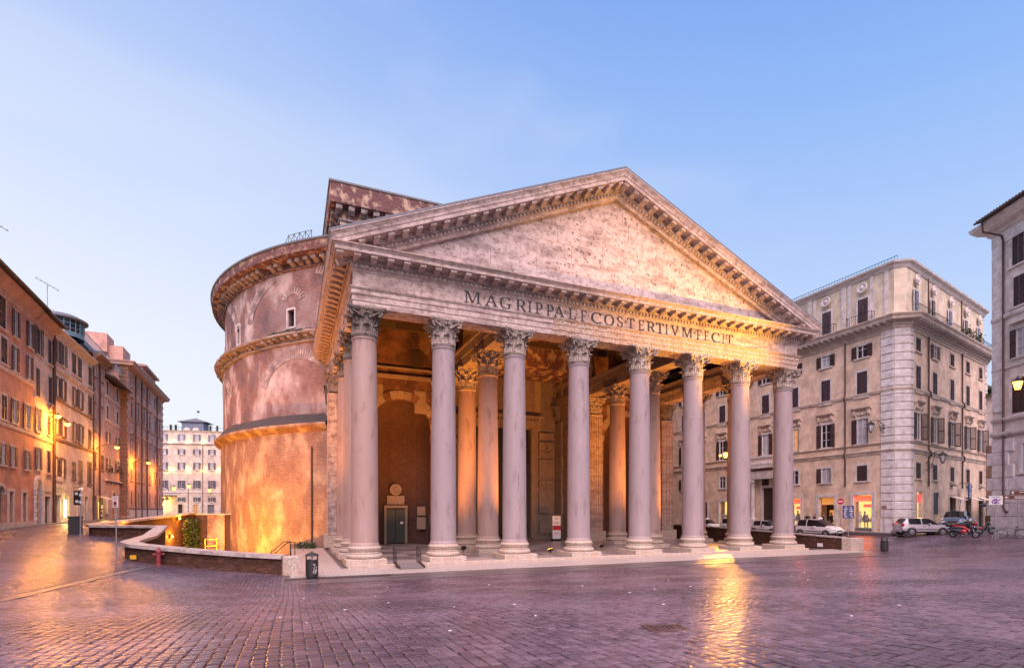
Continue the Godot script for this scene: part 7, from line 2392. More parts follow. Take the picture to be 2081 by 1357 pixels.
# ---------- vehicles ----------
func wheel(parent: Node, p: Vector3, r: float, w: float, spokes := 5) -> void:
	var o := node(parent, "wheel", at(p))
	var zb := Basis(Vector3.RIGHT, PI / 2)
	var m := MB.new()
	m.lathe([Vector2(r * 0.66, -w / 2), Vector2(r * 0.92, -w / 2), Vector2(r, -w * 0.3), Vector2(r, w * 0.3), Vector2(r * 0.92, w / 2), Vector2(r * 0.66, w / 2)], 24, Vector3.ZERO, 0, TAU, zb)
	part(o, "tyre", m.mesh(), M.tyre)
	m = MB.new()
	for s in [-1, 1]:
		var q := [Vector2(r * 0.67, s * w * 0.42), Vector2(r * 0.58, s * w * 0.40), Vector2(r * 0.55, s * w * 0.2)]
		m.lathe(q, 20, Vector3.ZERO, 0, TAU, zb)
		for k in spokes:
			var a := TAU * k / spokes
			m.box(Vector3(cos(a) * r * 0.33, sin(a) * r * 0.33, s * w * 0.34), Vector3(r * 0.62, r * 0.17, 0.03), Basis(Vector3(0, 0, 1), a))
		m.lathe([Vector2(r * 0.14, s * w * 0.3), Vector2(r * 0.12, s * w * 0.42), Vector2(0.0, s * w * 0.43)], 10, Vector3.ZERO, 0, TAU, zb)
	part(o, "rim", m.mesh(), M.rim)

func car(label: String, p: Vector3, heading: Vector2, paint: Material, S: Array, group: String, taxi := false) -> Node3D:
	# S: stations from rear to front: x, bottom, belt, top, half width low, half width belt, half width top, side glass, top glass
	var dir := Vector3(heading.x, 0, -heading.y).normalized()
	var t := thing("parked_car", label, "car", Transform3D(Basis(dir, Vector3.UP, dir.cross(Vector3.UP)), p), group)
	var body := MB.new()
	var glass := MB.new()
	var dark := MB.new()
	var ring := []
	for s in S:
		var q := []
		var lo: float = s[1]
		q.append(Vector3(s[0], lo, s[4] * 0.9)); q.append(Vector3(s[0], lo + 0.13, s[4] * 0.99)); q.append(Vector3(s[0], lerpf(lo, s[2], 0.55), s[4] * 1.02)); q.append(Vector3(s[0], s[2], s[5])); q.append(Vector3(s[0], s[3], s[6])); q.append(Vector3(s[0], s[3] + 0.045, 0))
		ring.append(q)
	for i in S.size() - 1:
		for j in 5:
			for side in [1, -1]:
				var f := Vector3(1, 1, side)
				var a: Vector3 = ring[i][j] * f
				var b: Vector3 = ring[i + 1][j] * f
				var c: Vector3 = ring[i + 1][j + 1] * f
				var d: Vector3 = ring[i][j + 1] * f
				var m := body
				if j == 0: m = dark
				if j == 3 and S[i][7]: m = glass
				if j == 4 and S[i][8]: m = glass
				if side == 1: m.quad(a, b, c, d)
				else: m.quad(b, a, d, c)
	for e in [0, S.size() - 1]:
		for j in range(0, 5):
			var a: Vector3 = ring[e][j]
			var b: Vector3 = ring[e][j + 1]
			var sgn := 1 if e == 0 else -1
			if sgn == 1: body.quad(Vector3(a.x, a.y, -a.z), a, b, Vector3(b.x, b.y, -b.z))
			else: body.quad(a, Vector3(a.x, a.y, -a.z), Vector3(b.x, b.y, -b.z), b)
	part(t, "body", body.mesh(), paint)
	part(t, "windows", glass.mesh(), M.car_glass)
	part(t, "sill", dark.mesh(), M.black_plastic)
	var x0: float = S[0][0]
	var x1: float = S[-1][0]
	var wb: float = S[4][4]
	for w in [[x0 + 0.72, 1], [x0 + 0.72, -1], [x1 - 0.78, 1], [x1 - 0.78, -1]]:
		wheel(t, Vector3(w[0], 0.31, w[1] * (wb - 0.07)), 0.31, 0.2)
		var am := MB.new()
		am.lathe([Vector2(0.30, 0), Vector2(0.37, 0.0), Vector2(0.37, 0.03)], 18, Vector3(w[0], 0.33, w[1] * (wb + 0.012)), 0, TAU, Basis(Vector3.RIGHT, PI / 2 * w[1]))
		part(t, "wheel_arch", am.mesh(), M.black_plastic)
	for s in [1, -1]:
		bp(t, "tail_lamp", Vector3(x0 + 0.1, 0.88, s * (S[1][4] - 0.08)), Vector3(0.16, 0.28, 0.18), M.lamp_red)
		bp(t, "headlamp", Vector3(x1 - 0.16, 0.66, s * (S[-2][4] - 0.14)), Vector3(0.30, 0.15, 0.30), M.lamp_clear, Basis(Vector3.UP, s * 0.35))
		bp(t, "mirror", Vector3(S[-5][0] - 0.1, 0.98, s * (wb + 0.09)), Vector3(0.12, 0.14, 0.2), paint)
		bp(t, "door_handle", Vector3(-0.25, 0.80, s * (wb + 0.005)), Vector3(0.18, 0.035, 0.03), M.black_plastic)
		bp(t, "side_strip", Vector3(0.0, 0.52, s * (wb + 0.008)), Vector3((x1 - x0) * 0.42, 0.05, 0.02), M.black_plastic)
	bp(t, "number_plate", Vector3(x1 + 0.0, 0.45, 0), Vector3(0.03, 0.11, 0.5), M.white_paint)
	bp(t, "number_plate", Vector3(x0 - 0.0, 0.58, 0), Vector3(0.03, 0.11, 0.5), M.white_paint)
	bp(t, "grille", Vector3(x1 - 0.03, 0.60, 0), Vector3(0.06, 0.10, 0.7), M.black_plastic)
	bp(t, "bumper", Vector3(x1 - 0.03, 0.36, 0), Vector3(0.16, 0.14, 1.2), M.black_plastic)
	bp(t, "bumper", Vector3(x0 + 0.03, 0.38, 0), Vector3(0.16, 0.16, 1.25), paint)
	if taxi:
		var rm := MB.new()
		rm.slab(Vector3(0.1, S[5][3] + 0.12, 0), Vector3(0.16, 0.16, 0.5), 0.04)
		part(t, "roof_sign", rm.mesh(), M.white_paint)
	return t

func hatch() -> Array:
	return [[-1.95, 0.42, 0.66, 0.70, 0.66, 0.64, 0.5, false, false], [-1.90, 0.28, 0.90, 0.98, 0.76, 0.74, 0.60, false, true], [-1.52, 0.25, 0.95, 1.40, 0.82, 0.79, 0.58, false, false], [-1.40, 0.24, 0.95, 1.43, 0.83, 0.80, 0.60, true, false], [-0.45, 0.22, 0.94, 1.46, 0.84, 0.81, 0.61, false, false], [-0.37, 0.22, 0.94, 1.46, 0.84, 0.81, 0.61, true, false], [0.22, 0.22, 0.93, 1.43, 0.84, 0.81, 0.59, true, true], [0.98, 0.22, 0.91, 0.97, 0.83, 0.80, 0.68, false, false], [1.55, 0.24, 0.82, 0.87, 0.80, 0.75, 0.60, false, false], [1.84, 0.28, 0.64, 0.70, 0.73, 0.68, 0.52, false, false], [1.95, 0.40, 0.54, 0.57, 0.60, 0.56, 0.42, false, false]]

func van() -> Array:
	return [[-2.1, 0.42, 0.70, 0.74, 0.70, 0.68, 0.55, false, false], [-2.06, 0.28, 0.98, 1.06, 0.80, 0.78, 0.66, false, true], [-1.86, 0.25, 1.02, 1.56, 0.86, 0.84, 0.64, false, false], [-1.74, 0.24, 1.02, 1.60, 0.87, 0.84, 0.66, true, false], [-0.80, 0.22, 1.00, 1.65, 0.88, 0.85, 0.67, false, false], [-0.70, 0.22, 1.00, 1.65, 0.88, 0.85, 0.67, true, false], [0.30, 0.22, 0.98, 1.60, 0.88, 0.85, 0.64, true, true], [1.25, 0.22, 0.96, 1.04, 0.87, 0.83, 0.72, false, false], [1.75, 0.24, 0.86, 0.92, 0.83, 0.78, 0.62, false, false], [2.0, 0.28, 0.66, 0.72, 0.76, 0.70, 0.54, false, false], [2.1, 0.40, 0.54, 0.58, 0.62, 0.58, 0.44, false, false]]

func spoked(parent: Node, p: Vector3, r: float, tr: float, n: int, solid := false) -> void:
	var o := node(parent, "wheel", at(p))
	var m := MB.new()
	var pts := []
	for k in 25: pts.append(Vector3(cos(TAU * k / 24) * (r - tr), sin(TAU * k / 24) * (r - tr), 0))
	m.tube(pts, tr, 8)
	part(o, "tyre", m.mesh(), M.tyre)
	m = MB.new()
	pts = []
	for k in 25: pts.append(Vector3(cos(TAU * k / 24) * (r - tr * 2.1), sin(TAU * k / 24) * (r - tr * 2.1), 0))
	m.tube(pts, tr * 0.45, 6)
	for k in n:
		var a := TAU * k / n
		m.tube([Vector3.ZERO, Vector3(cos(a) * (r - tr * 2), sin(a) * (r - tr * 2), 0)], 0.008 if not solid else 0.03, 5)
	m.ball(Vector3.ZERO, Vector3(0.05, 0.05, 0.06), 8, 5)
	part(o, "rim", m.mesh(), M.rim)

func scooter(label: String, p: Vector3, heading: Vector2, paint: Material, box: bool, screen: bool) -> void:
	var dir := Vector3(heading.x, 0, -heading.y).normalized()
	var t := thing("scooter", label, "scooter", Transform3D(Basis(dir, Vector3.UP, dir.cross(Vector3.UP)) * Basis(Vector3.RIGHT, 0.08), p), "scooters parked by the white house")
	spoked(t, Vector3(-0.68, 0.28, 0), 0.28, 0.07, 5, true)
	spoked(t, Vector3(0.72, 0.28, 0), 0.28, 0.065, 5, true)
	# body: tail, floor and leg shield as one swept shape
	var m := MB.new()
	var st := [[-1.0, 0.72, 0.06, 0.07], [-0.8, 0.66, 0.15, 0.14], [-0.45, 0.60, 0.19, 0.17], [-0.15, 0.52, 0.18, 0.16], [0.02, 0.36, 0.19, 0.10], [0.22, 0.34, 0.19, 0.09], [0.36, 0.48, 0.20, 0.16], [0.46, 0.70, 0.20, 0.16], [0.50, 0.92, 0.15, 0.12]]
	for i in st.size() - 1:
		for k in 10:
			var q := []
			for w in [[i, k], [i + 1, k], [i + 1, k + 1], [i, k + 1]]:
				var s = st[w[0]]
				var a: float = TAU * w[1] / 10
				q.append(Vector3(s[0], s[1] + s[3] * sin(a), s[2] * cos(a)))
			m.quad(q[0], q[3], q[2], q[1])
	part(t, "body", m.mesh(), paint)
	m = MB.new()
	m.ball(Vector3(0.52, 0.86, 0), Vector3(0.15, 0.17, 0.19), 10, 7)
	m.ball(Vector3(0.76, 0.52, 0), Vector3(0.24, 0.07, 0.09), 10, 6)
	part(t, "front_shell", m.mesh(), paint)
	m = MB.new()
	m.ball(Vector3(-0.48, 0.80, 0), Vector3(0.46, 0.08, 0.17), 12, 6)
	part(t, "seat", m.mesh(), M.black_plastic)
	m = MB.new()
	for s in [-0.08, 0.08]: m.tube([Vector3(0.52, 0.75, s), Vector3(0.72, 0.28, s)], 0.03, 6)
	part(t, "fork", m.mesh(), M.chrome)
	m = MB.new()
	m.tube([Vector3(0.36, 1.08, -0.34), Vector3(0.44, 1.05, -0.12), Vector3(0.44, 1.05, 0.12), Vector3(0.36, 1.08, 0.34)], 0.022, 6)
	for s in [-1, 1]: m.tube([Vector3(0.40, 1.06, s * 0.26), Vector3(0.46, 1.26, s * 0.3)], 0.01, 4); m.ball(Vector3(0.45, 1.28, s * 0.31), Vector3(0.02, 0.05, 0.07), 6, 4)
	part(t, "handlebar", m.mesh(), M.black_plastic)
	m = MB.new()
	m.ball(Vector3(0.66, 0.88, 0), Vector3(0.04, 0.08, 0.1), 8, 5)
	part(t, "headlamp", m.mesh(), M.lamp_clear)
	m = MB.new()
	m.tube([Vector3(-0.25, 0.30, -0.17), Vector3(-0.95, 0.36, -0.2)], 0.06, 8)
	part(t, "exhaust", m.mesh(), M.chrome)
	bp(t, "engine", Vector3(-0.45, 0.34, 0), Vector3(0.5, 0.22, 0.24), M.black_plastic)
	m = MB.new()
	for s in [-0.1, 0.1]: m.tube([Vector3(-0.2, 0.3, s), Vector3(-0.28, 0.0, s * 1.7)], 0.018, 5)
	part(t, "stand", m.mesh(), M.iron)
	bp(t, "tail_lamp", Vector3(-1.02, 0.70, 0), Vector3(0.06, 0.09, 0.16), M.lamp_red)
	if box:
		m = MB.new()
		m.ball(Vector3(-0.95, 1.02, 0), Vector3(0.25, 0.18, 0.24), 12, 8)
		part(t, "top_box", m.mesh(), M.black_plastic)
		m = MB.new()
		m.ball(Vector3(-0.02, 0.5, -0.16), Vector3(0.2, 0.15, 0.07), 8, 6); m.ball(Vector3(-0.02, 0.5, 0.16), Vector3(0.2, 0.15, 0.07), 8, 6)
		part(t, "side_panel", m.mesh(), M.bike_red)
	if screen: bp(t, "windscreen", Vector3(0.46, 1.22, 0), Vector3(0.02, 0.5, 0.4), M.curtain, Basis(Vector3(0, 0, 1), 0.35))

func bicycle(label: String, p: Vector3, heading: Vector2) -> void:
	var dir := Vector3(heading.x, 0, -heading.y).normalized()
	var t := thing("bicycle", label, "bicycle", Transform3D(Basis(dir, Vector3.UP, dir.cross(Vector3.UP)), p))
	spoked(t, Vector3(-0.52, 0.34, 0), 0.34, 0.022, 16)
	spoked(t, Vector3(0.54, 0.34, 0), 0.34, 0.022, 16)
	var m := MB.new()
	var bb := Vector3(-0.08, 0.28, 0)
	var seat := Vector3(-0.24, 0.78, 0)
	var head := Vector3(0.36, 0.80, 0)
	for q in [[seat, bb], [bb, head], [seat + Vector3(0.03, -0.1, 0), head], [bb, Vector3(-0.52, 0.34, 0)], [seat, Vector3(-0.52, 0.34, 0)], [head, Vector3(0.54, 0.34, 0)]]: m.tube(q, 0.017, 6)
	part(t, "frame", m.mesh(), M.bike_black)
	m = MB.new()
	m.ball(Vector3(-0.27, 0.86, 0), Vector3(0.14, 0.035, 0.08), 8, 5)
	m.tube([seat, Vector3(-0.26, 0.85, 0)], 0.014, 5)
	part(t, "saddle", m.mesh(), M.black_plastic)
	m = MB.new()
	m.tube([head, Vector3(0.33, 0.98, 0)], 0.014, 5)
	m.tube([Vector3(0.2, 0.98, -0.28), Vector3(0.34, 0.98, -0.1), Vector3(0.34, 0.98, 0.1), Vector3(0.2, 0.98, 0.28)], 0.014, 5)
	part(t, "handlebar", m.mesh(), M.steel)
	m = MB.new()
	var pts := []
	for k in 9: pts.append(Vector3(-0.52 + 0.38 * cos(0.4 + k * 0.28), 0.34 + 0.38 * sin(0.4 + k * 0.28), 0))
	m.tube(pts, 0.018, 5)
	part(t, "mudguard", m.mesh(), M.bike_black)
	m = MB.new()
	m.lathe([Vector2(0.10, -0.01), Vector2(0.10, 0.01)], 16, bb, 0, TAU, Basis(Vector3.RIGHT, PI / 2))
	m.box(bb + Vector3(0.06, -0.1, 0.06), Vector3(0.02, 0.2, 0.02), Basis(Vector3(0, 0, 1), 0.6)); m.box(bb + Vector3(0.12, -0.18, 0.1), Vector3(0.1, 0.02, 0.08))
	part(t, "crank", m.mesh(), M.steel)

# ---------- people: one smooth skin over a jointed skeleton ----------
func figure(bones: Array, cell: float) -> ArrayMesh:
	var lo := Vector3(9, 9, 9)
	var hi := -lo
	for b in bones:
		var r: float = maxf(b[2], b[3]) + cell * 2
		for p in [b[0], b[1]]:
			lo = lo.min(p - Vector3(r, r, r)); hi = hi.max(p + Vector3(r, r, r))
	var n := Vector3i(((hi - lo) / cell).ceil()) + Vector3i.ONE
	var f := PackedFloat32Array()
	f.resize(n.x * n.y * n.z)
	for z in n.z:
		for y in n.y:
			for x in n.x:
				var p := lo + Vector3(x, y, z) * cell
				var best := 9.0
				for b in bones:
					var ab: Vector3 = b[1] - b[0]
					var t := clampf((p - b[0]).dot(ab) / maxf(1e-6, ab.length_squared()), 0, 1)
					var d: float = p.distance_to(b[0] + ab * t) - lerpf(b[2], b[3], t)
					var k := 0.035
					var h := clampf(0.5 + 0.5 * (best - d) / k, 0, 1)
					best = lerpf(best, d, h) - k * h * (1 - h)
				f[x + n.x * (y + n.y * z)] = best
	var vid := {}
	var vs := PackedVector3Array()
	var cs := PackedColorArray()
	var ix := PackedInt32Array()
	var E := [[0, 1], [2, 3], [4, 5], [6, 7], [0, 2], [1, 3], [4, 6], [5, 7], [0, 4], [1, 5], [2, 6], [3, 7]]
	for z in n.z - 1:
		for y in n.y - 1:
			for x in n.x - 1:
				var c := PackedFloat32Array()
				for k in 8: c.append(f[(x + (k & 1)) + n.x * ((y + ((k >> 1) & 1)) + n.y * (z + (k >> 2)))])
				var s := Vector3.ZERO
				var cnt := 0
				for e in E:
					var a := c[e[0]]
					var b := c[e[1]]
					if (a < 0) != (b < 0):
						var t := a / (a - b)
						var pa := Vector3(e[0] & 1, (e[0] >> 1) & 1, e[0] >> 2)
						var pb := Vector3(e[1] & 1, (e[1] >> 1) & 1, e[1] >> 2)
						s += pa.lerp(pb, t)
						cnt += 1
				if cnt == 0: continue
				var p := lo + (Vector3(x, y, z) + s / cnt) * cell
				vid[x + n.x * (y + n.y * z)] = vs.size()
				vs.append(p)
				var bd := 9.0
				var col := Color.WHITE
				for b in bones:
					var ab: Vector3 = b[1] - b[0]
					var t := clampf((p - b[0]).dot(ab) / maxf(1e-6, ab.length_squared()), 0, 1)
					var d: float = p.distance_to(b[0] + ab * t) - lerpf(b[2], b[3], t)
					if d < bd: bd = d; col = b[4]
				cs.append(col)
	var step := [1, n.x, n.x * n.y]
	for z in range(1, n.z - 1):
		for y in range(1, n.y - 1):
			for x in range(1, n.x - 1):
				var at0: int = x + n.x * (y + n.y * z)
				for ax in 3:
					var a := f[at0]
					var b := f[at0 + step[ax]]
					if (a < 0) == (b < 0): continue
					var u: int = step[(ax + 1) % 3]
					var w: int = step[(ax + 2) % 3]
					var q := [at0, at0 - u, at0 - u - w, at0 - w]
					var ok := true
					for k in q:
						if not vid.has(k): ok = false
					if not ok: continue
					var i := [vid[q[0]], vid[q[1]], vid[q[2]], vid[q[3]]]
					if a < 0: ix.append_array([i[0], i[2], i[1], i[0], i[3], i[2]])
					else: ix.append_array([i[0], i[1], i[2], i[0], i[2], i[3]])
	var ns := PackedVector3Array()
	ns.resize(vs.size())
	for k in range(0, ix.size(), 3):
		var fn := (vs[ix[k + 2]] - vs[ix[k]]).cross(vs[ix[k + 1]] - vs[ix[k]])
		for j in 3: ns[ix[k + j]] += fn
	for k in ns.size(): ns[k] = ns[k].normalized()
	var arr := []
	arr.resize(Mesh.ARRAY_MAX)
	arr[Mesh.ARRAY_VERTEX] = vs; arr[Mesh.ARRAY_NORMAL] = ns; arr[Mesh.ARRAY_COLOR] = cs; arr[Mesh.ARRAY_INDEX] = ix
	var m := ArrayMesh.new()
	m.add_surface_from_arrays(Mesh.PRIMITIVE_TRIANGLES, arr)
	return m

func person(label: String, p: Vector3, turn: float, H: float, coat: Color, legs: Color, hair: Color, arms: int) -> void:
	var skin := Color(0.42, 0.26, 0.19)
	var s := H / 1.75
	var B := []
	var V := func(x: float, y: float, z: float) -> Vector3: return Vector3(x, y, z) * s
	for q in [-1, 1]:
		B.append([V.call(q * 0.10, 0.92, 0), V.call(q * 0.11, 0.50, 0.02 * q), 0.088 * s, 0.062 * s, legs])
		B.append([V.call(q * 0.11, 0.50, 0.02 * q), V.call(q * 0.12, 0.10, -0.02 + 0.03 * q), 0.060 * s, 0.042 * s, legs])
		B.append([V.call(q * 0.12, 0.05, -0.04 + 0.03 * q), V.call(q * 0.13, 0.04, 0.13 + 0.03 * q), 0.045 * s, 0.036 * s, Color(0.02, 0.02, 0.02)])
		var el: Vector3 = V.call(q * 0.27, 1.13, -0.02)
		var wr: Vector3 = V.call(q * 0.27, 0.90, 0.08)
		if arms == 1: wr = V.call(q * 0.14, 1.12, 0.22)
		if arms == 2 and q == 1: wr = V.call(0.16, 1.42, 0.16)
		B.append([V.call(q * 0.19, 1.42, 0), el, 0.062 * s, 0.048 * s, coat])
		B.append([el, wr, 0.047 * s, 0.034 * s, coat])
		B.append([wr, wr + (wr - el).normalized() * 0.10 * s, 0.034 * s, 0.026 * s, skin])
		B.append([V.call(0, 1.40, 0), V.call(q * 0.17, 1.42, 0), 0.09 * s, 0.066 * s, coat])
	B.append([V.call(0, 0.93, 0), V.call(0, 1.12, 0), 0.135 * s, 0.125 * s, coat])
	B.append([V.call(0, 1.12, 0), V.call(0, 1.36, 0.01), 0.125 * s, 0.14 * s, coat])
	B.append([V.call(0, 1.44, 0), V.call(0, 1.55, 0.01), 0.055 * s, 0.052 * s, skin])
	B.append([V.call(0, 1.585, 0.02), V.call(0, 1.655, 0.015), 0.075 * s, 0.085 * s, skin])
	B.append([V.call(0, 1.60, 0.095), V.call(0, 1.615, 0.105), 0.012 * s, 0.012 * s, skin])
	B.append([V.call(0, 1.68, -0.02), V.call(0, 1.62, -0.045), 0.085 * s, 0.08 * s, hair])
	if not M.has("cloth"):
		var cm := mat("cloth", Color.WHITE, 0.9)
		cm.vertex_color_use_as_albedo = true
	tag(part(self, "person", figure(B, 0.033), M.cloth, at(p, turn)), label, "person", "people by the lit shops")

# ---------- lamps ----------
const SODIUM := Color(1.0, 0.60, 0.19)

func lantern(t: Node, p: Vector3, lit: bool, k := 1.0) -> void:
	# four-sided street lantern hanging from p
	var o := node(t, "lantern", at(p))
	var m := MB.new()
	m.lathe([Vector2(0.12 * k, -0.62 * k), Vector2(0.24 * k, -0.12 * k)], 6)
	part(o, "lamp_glass", m.mesh(), M.lamp_glow if lit else M.curtain)
	m = MB.new()
	m.lathe([Vector2(0.25 * k, -0.13 * k), Vector2(0.29 * k, -0.10 * k), Vector2(0.13 * k, 0.06 * k), Vector2(0.05 * k, 0.1 * k), Vector2(0.03 * k, 0.2 * k)], 6)
	m.lathe([Vector2(0.02 * k, -0.74 * k), Vector2(0.13 * k, -0.62 * k), Vector2(0.0, -0.61 * k)], 6)
	for j in 6:
		var a := TAU * j / 6
		m.tube([Vector3(cos(a) * 0.122, -0.62, sin(a) * 0.122) * k, Vector3(cos(a) * 0.245, -0.12, sin(a) * 0.245) * k], 0.014 * k, 4)
	part(o, "lamp_cap", m.mesh(), M.iron)

func bracket_lamp(label: String, wall: Vector3, lamp: Vector3, lit: bool, e: float, globe := false) -> void:
	var t := thing("wall_lamp", label, "lamp", at(wall), "street lamps on wall brackets")
	var d := lamp - wall
	var m := MB.new()
	m.tube([Vector3.ZERO, Vector3(d.x * 0.5, d.y + 0.25, d.z * 0.5), Vector3(d.x, d.y + 0.25, d.z), Vector3(d.x, d.y + 0.1, d.z)], 0.035, 6)
	m.tube([Vector3(0, -0.6, 0), Vector3(d.x * 0.35, -0.35, d.z * 0.35), Vector3(d.x * 0.55, d.y + 0.2, d.z * 0.55)], 0.025, 6)
	part(t, "arm", m.mesh(), M.iron)
	m = MB.new()
	var u := Vector3(d.x, 0, d.z).normalized()
	for r in [0.20, 0.12]:
		var pts := []
		for k in 13: pts.append(u * (0.3 + r * cos(TAU * k / 12)) + Vector3.UP * (-0.12 + r * sin(TAU * k / 12)))
		m.tube(pts, 0.02, 5)
	part(t, "scroll", m.mesh(), M.iron)
	if globe:
		m = MB.new()
		m.lathe([Vector2(0.02, -0.30), Vector2(0.14, -0.27), Vector2(0.21, -0.16), Vector2(0.23, -0.04)], 14, d)
		part(t, "lamp_glass", m.mesh(), M.lamp_glow)
		m = MB.new()
		m.lathe([Vector2(0.24, -0.05), Vector2(0.20, 0.02), Vector2(0.08, 0.10), Vector2(0.04, 0.16)], 14, d)
		part(t, "lamp_cap", m.mesh(), M.iron)
	else: lantern(t, d, lit, 1.25)
	if lit: omni("wall_lamp_light", lamp + Vector3(0, -0.45 if not globe else -0.18, 0), SODIUM, e, 0.14)

func floodlight(label: String, p: Vector3, to: Vector3, e: float, angle: float, c := SODIUM) -> void:
	var t := thing("floodlight", label, "floodlight", Transform3D(Basis.IDENTITY, p))
	var f := (to - p).normalized()
	var b := Basis.looking_at(f, Vector3.UP if absf(f.y) < 0.95 else Vector3.RIGHT)
	var m := MB.new()
	m.box(b * Vector3(0, 0, 0.08), Vector3(0.34, 0.26, 0.14), b)
	part(t, "housing", m.mesh(), M.iron)
	m = MB.new()
	m.box(Vector3.ZERO, Vector3(0.30, 0.22, 0.015), b)
	part(t, "lamp_lens", m.mesh(), M.flood_glow)
	bp(t, "stand", Vector3(0, -0.22, 0) - f * 0.1, Vector3(0.06, 0.3, 0.06), M.iron)
	spot("floodlight_beam", p + f * 0.05, to, c, e, angle, 0.12)

func build_lights() -> void:
	# left street
	bracket_lamp("small lit lamp close to the drainpipe between the cream and pale houses", W(-23.75, 11.4, 28.0), W(-23.1, 11.3, 28.1), true, 15.8, true)
	bracket_lamp("large lit hanging lamp in front of the pale house", W(-23.75, 10.4, 27.6), W(-22.37, 10.6, 27.9), true, 45.8, true)
	bracket_lamp("lit lamp on a scrolled bracket in front of the rose house", W(-24.5, 9.9, 43.2), W(-22.46, 10.2, 43.05), true, 33.6, true)
	bracket_lamp("lit lamp on a bracket in the middle of the pink palace front", W(-24.35, 9.3, 57.4), W(-22.36, 9.6, 57.3), true, 36.8, true)
	bracket_lamp("farthest lit bracket lamp near the end of the pink palace", W(-24.75, 8.9, 71.8), W(-22.75, 9.2, 71.7), true, 32.0, true)
	# right side
	bracket_lamp("bright lit lamp on the corner palace seen between two porch columns", W(47.7, 9.7, 19.2), W(46.1, 10.1, 19.15), true, 130.0)
	bracket_lamp("lit lantern on the white house at the right edge", W(48.45, 12.2, -9.35), W(47.25, 12.7, -9.05), true, 45.0)
	bracket_lamp("unlit black lantern on a scrolled bracket by the banded corner stones", W(47.7, 10.6, 0.9), W(46.75, 11.0, 1.7), false, 0.0)
	bracket_lamp("unlit black lantern on a long bracket above the side shops", W(52.6, 7.2, 0.25), W(52.95, 8.1, -0.98), false, 0.0)
	# far crossing
	var pt := thing("lamp_post", "slender lamp post with one lit head before the far cream house", "lamp post", at(G(-22.4, 89.1)))
	var m := MB.new()
	m.tube([Vector3.ZERO, Vector3(0, 4.6, 0), Vector3(0.1, 5.3, 0)], 0.07, 8, 0.05)
	part(pt, "post", m.mesh(), M.iron)
	lantern(pt, Vector3(0.1, 5.9, 0), true, 1.2)
	omni("lamp_post_light", pt.position + Vector3(0.1, 5.4, 0), SODIUM, 60.0, 0.15)
	bracket_lamp("lit lamp left of the far lamp post at the street end", W(-26.4, 7.1, 92.0), W(-24.98, 7.5, 90.2), true, 30.0)
	bracket_lamp("lit lamp right of the far lamp post at the street end", W(-20.0, 7.1, 100.7), W(-20.03, 7.6, 99.6), true, 22.0)
	# lamps in the sunken strip
	for q in [["bulkhead lamp nearest the retaining wall in the ditch", -14.1, 0.35, 26.0, 5.0], ["bulkhead lamp in the middle of the inner ditch wall", -15.95, 1.25, 18.3, 4.0], ["topmost small bulkhead lamp far along the inner ditch wall", -13.75, 2.0, 27.5, 1.6]]:
		var t := thing("bulkhead_lamp", q[0], "lamp", at(W(q[1], q[2], q[3])), "lamps on the inner ditch wall")
		bp(t, "back_plate", Vector3(0, 0, 0), Vector3(0.08, 0.26, 0.26), M.iron)
		m = MB.new()
		m.ball(Vector3(0.1, 0, 0), Vector3(0.11, 0.12, 0.12), 10, 7)
		part(t, "lamp_glass", m.mesh(), M.lamp_glow)
		omni("bulkhead_light", t.position + Vector3(0.2, 0, 0), SODIUM, q[4] * 2.0, 0.1)
	# floods on the lower drum
	var YEL := Color(1.0, 0.66, 0.14)
	floodlight("floodlight on the ditch floor aimed at the left of the drum", W(-9.6, -1.7, 19.5), W(-9.6, 3.0, 31.0), 210.0, 60.0, YEL)
	floodlight("floodlight on the ditch floor aimed at the middle of the drum", W(-7.6, -1.7, 17.0), W(-4.5, 2.5, 24.0), 85.0, 62.0, YEL)
	floodlight("floodlight by the walkway edge aimed up at the flank", W(-4.2, -1.5, 14.0), W(-0.5, 8.0, 18.5), 190.0, 55.0)
	floodlight("floodlight low by the flank walk aimed at the left eaves", W(-4.6, -1.6, 5.0), W(-1.0, 16.5, 9.0), 170.0, 40.0)
	# floods in the porch
	floodlight("floodlight behind the second column aimed at the left niche wall", W(4.9, 0.0, 2.6), W(5.2, 17.0, 15.0), 230.0, 50.0)
	floodlight("floodlight behind the third column aimed at the left niche", W(7.6, 0.1, 5.2), W(4.4, 8.5, 16.5), 110.0, 30.0)
	floodlight("floodlight behind the fifth column aimed at the great door", W(19.1, 0.0, 5.0), W(17.2, 15.0, 19.0), 130.0, 50.0)
	floodlight("floodlight behind the sixth column aimed at the right roof beams", W(27.0, 0.0, 3.4), W(26.0, 17.0, 10.0), 240.0, 50.0)
	floodlight("floodlight by the seventh column aimed at the right niche", W(28.6, 0.0, 4.0), W(28.3, 9.0, 15.0), 70.0, 45.0)
	floodlight("floodlight behind the third column aimed at the left roof beams", W(13.2, 0.0, 2.4), W(9.8, 16.5, 9.0), 190.0, 40.0)
	floodlight("floodlight beside the lit lantern on the corner palace aimed over the square", W(46.2, 9.7, 20.1), W(4.0, 0.5, -22.0), 170.0, 22.0, Color(1.0, 0.66, 0.24))
	# strong flood on the white house, outside the picture, that washes the right half of the front
	floodlight("strong floodlight on the white house aimed at the inscription", W(44.0, 5.5, -15.5), W(24.5, 16.2, -1.0), 2100.0, 15.0, Color(1.0, 0.70, 0.26))

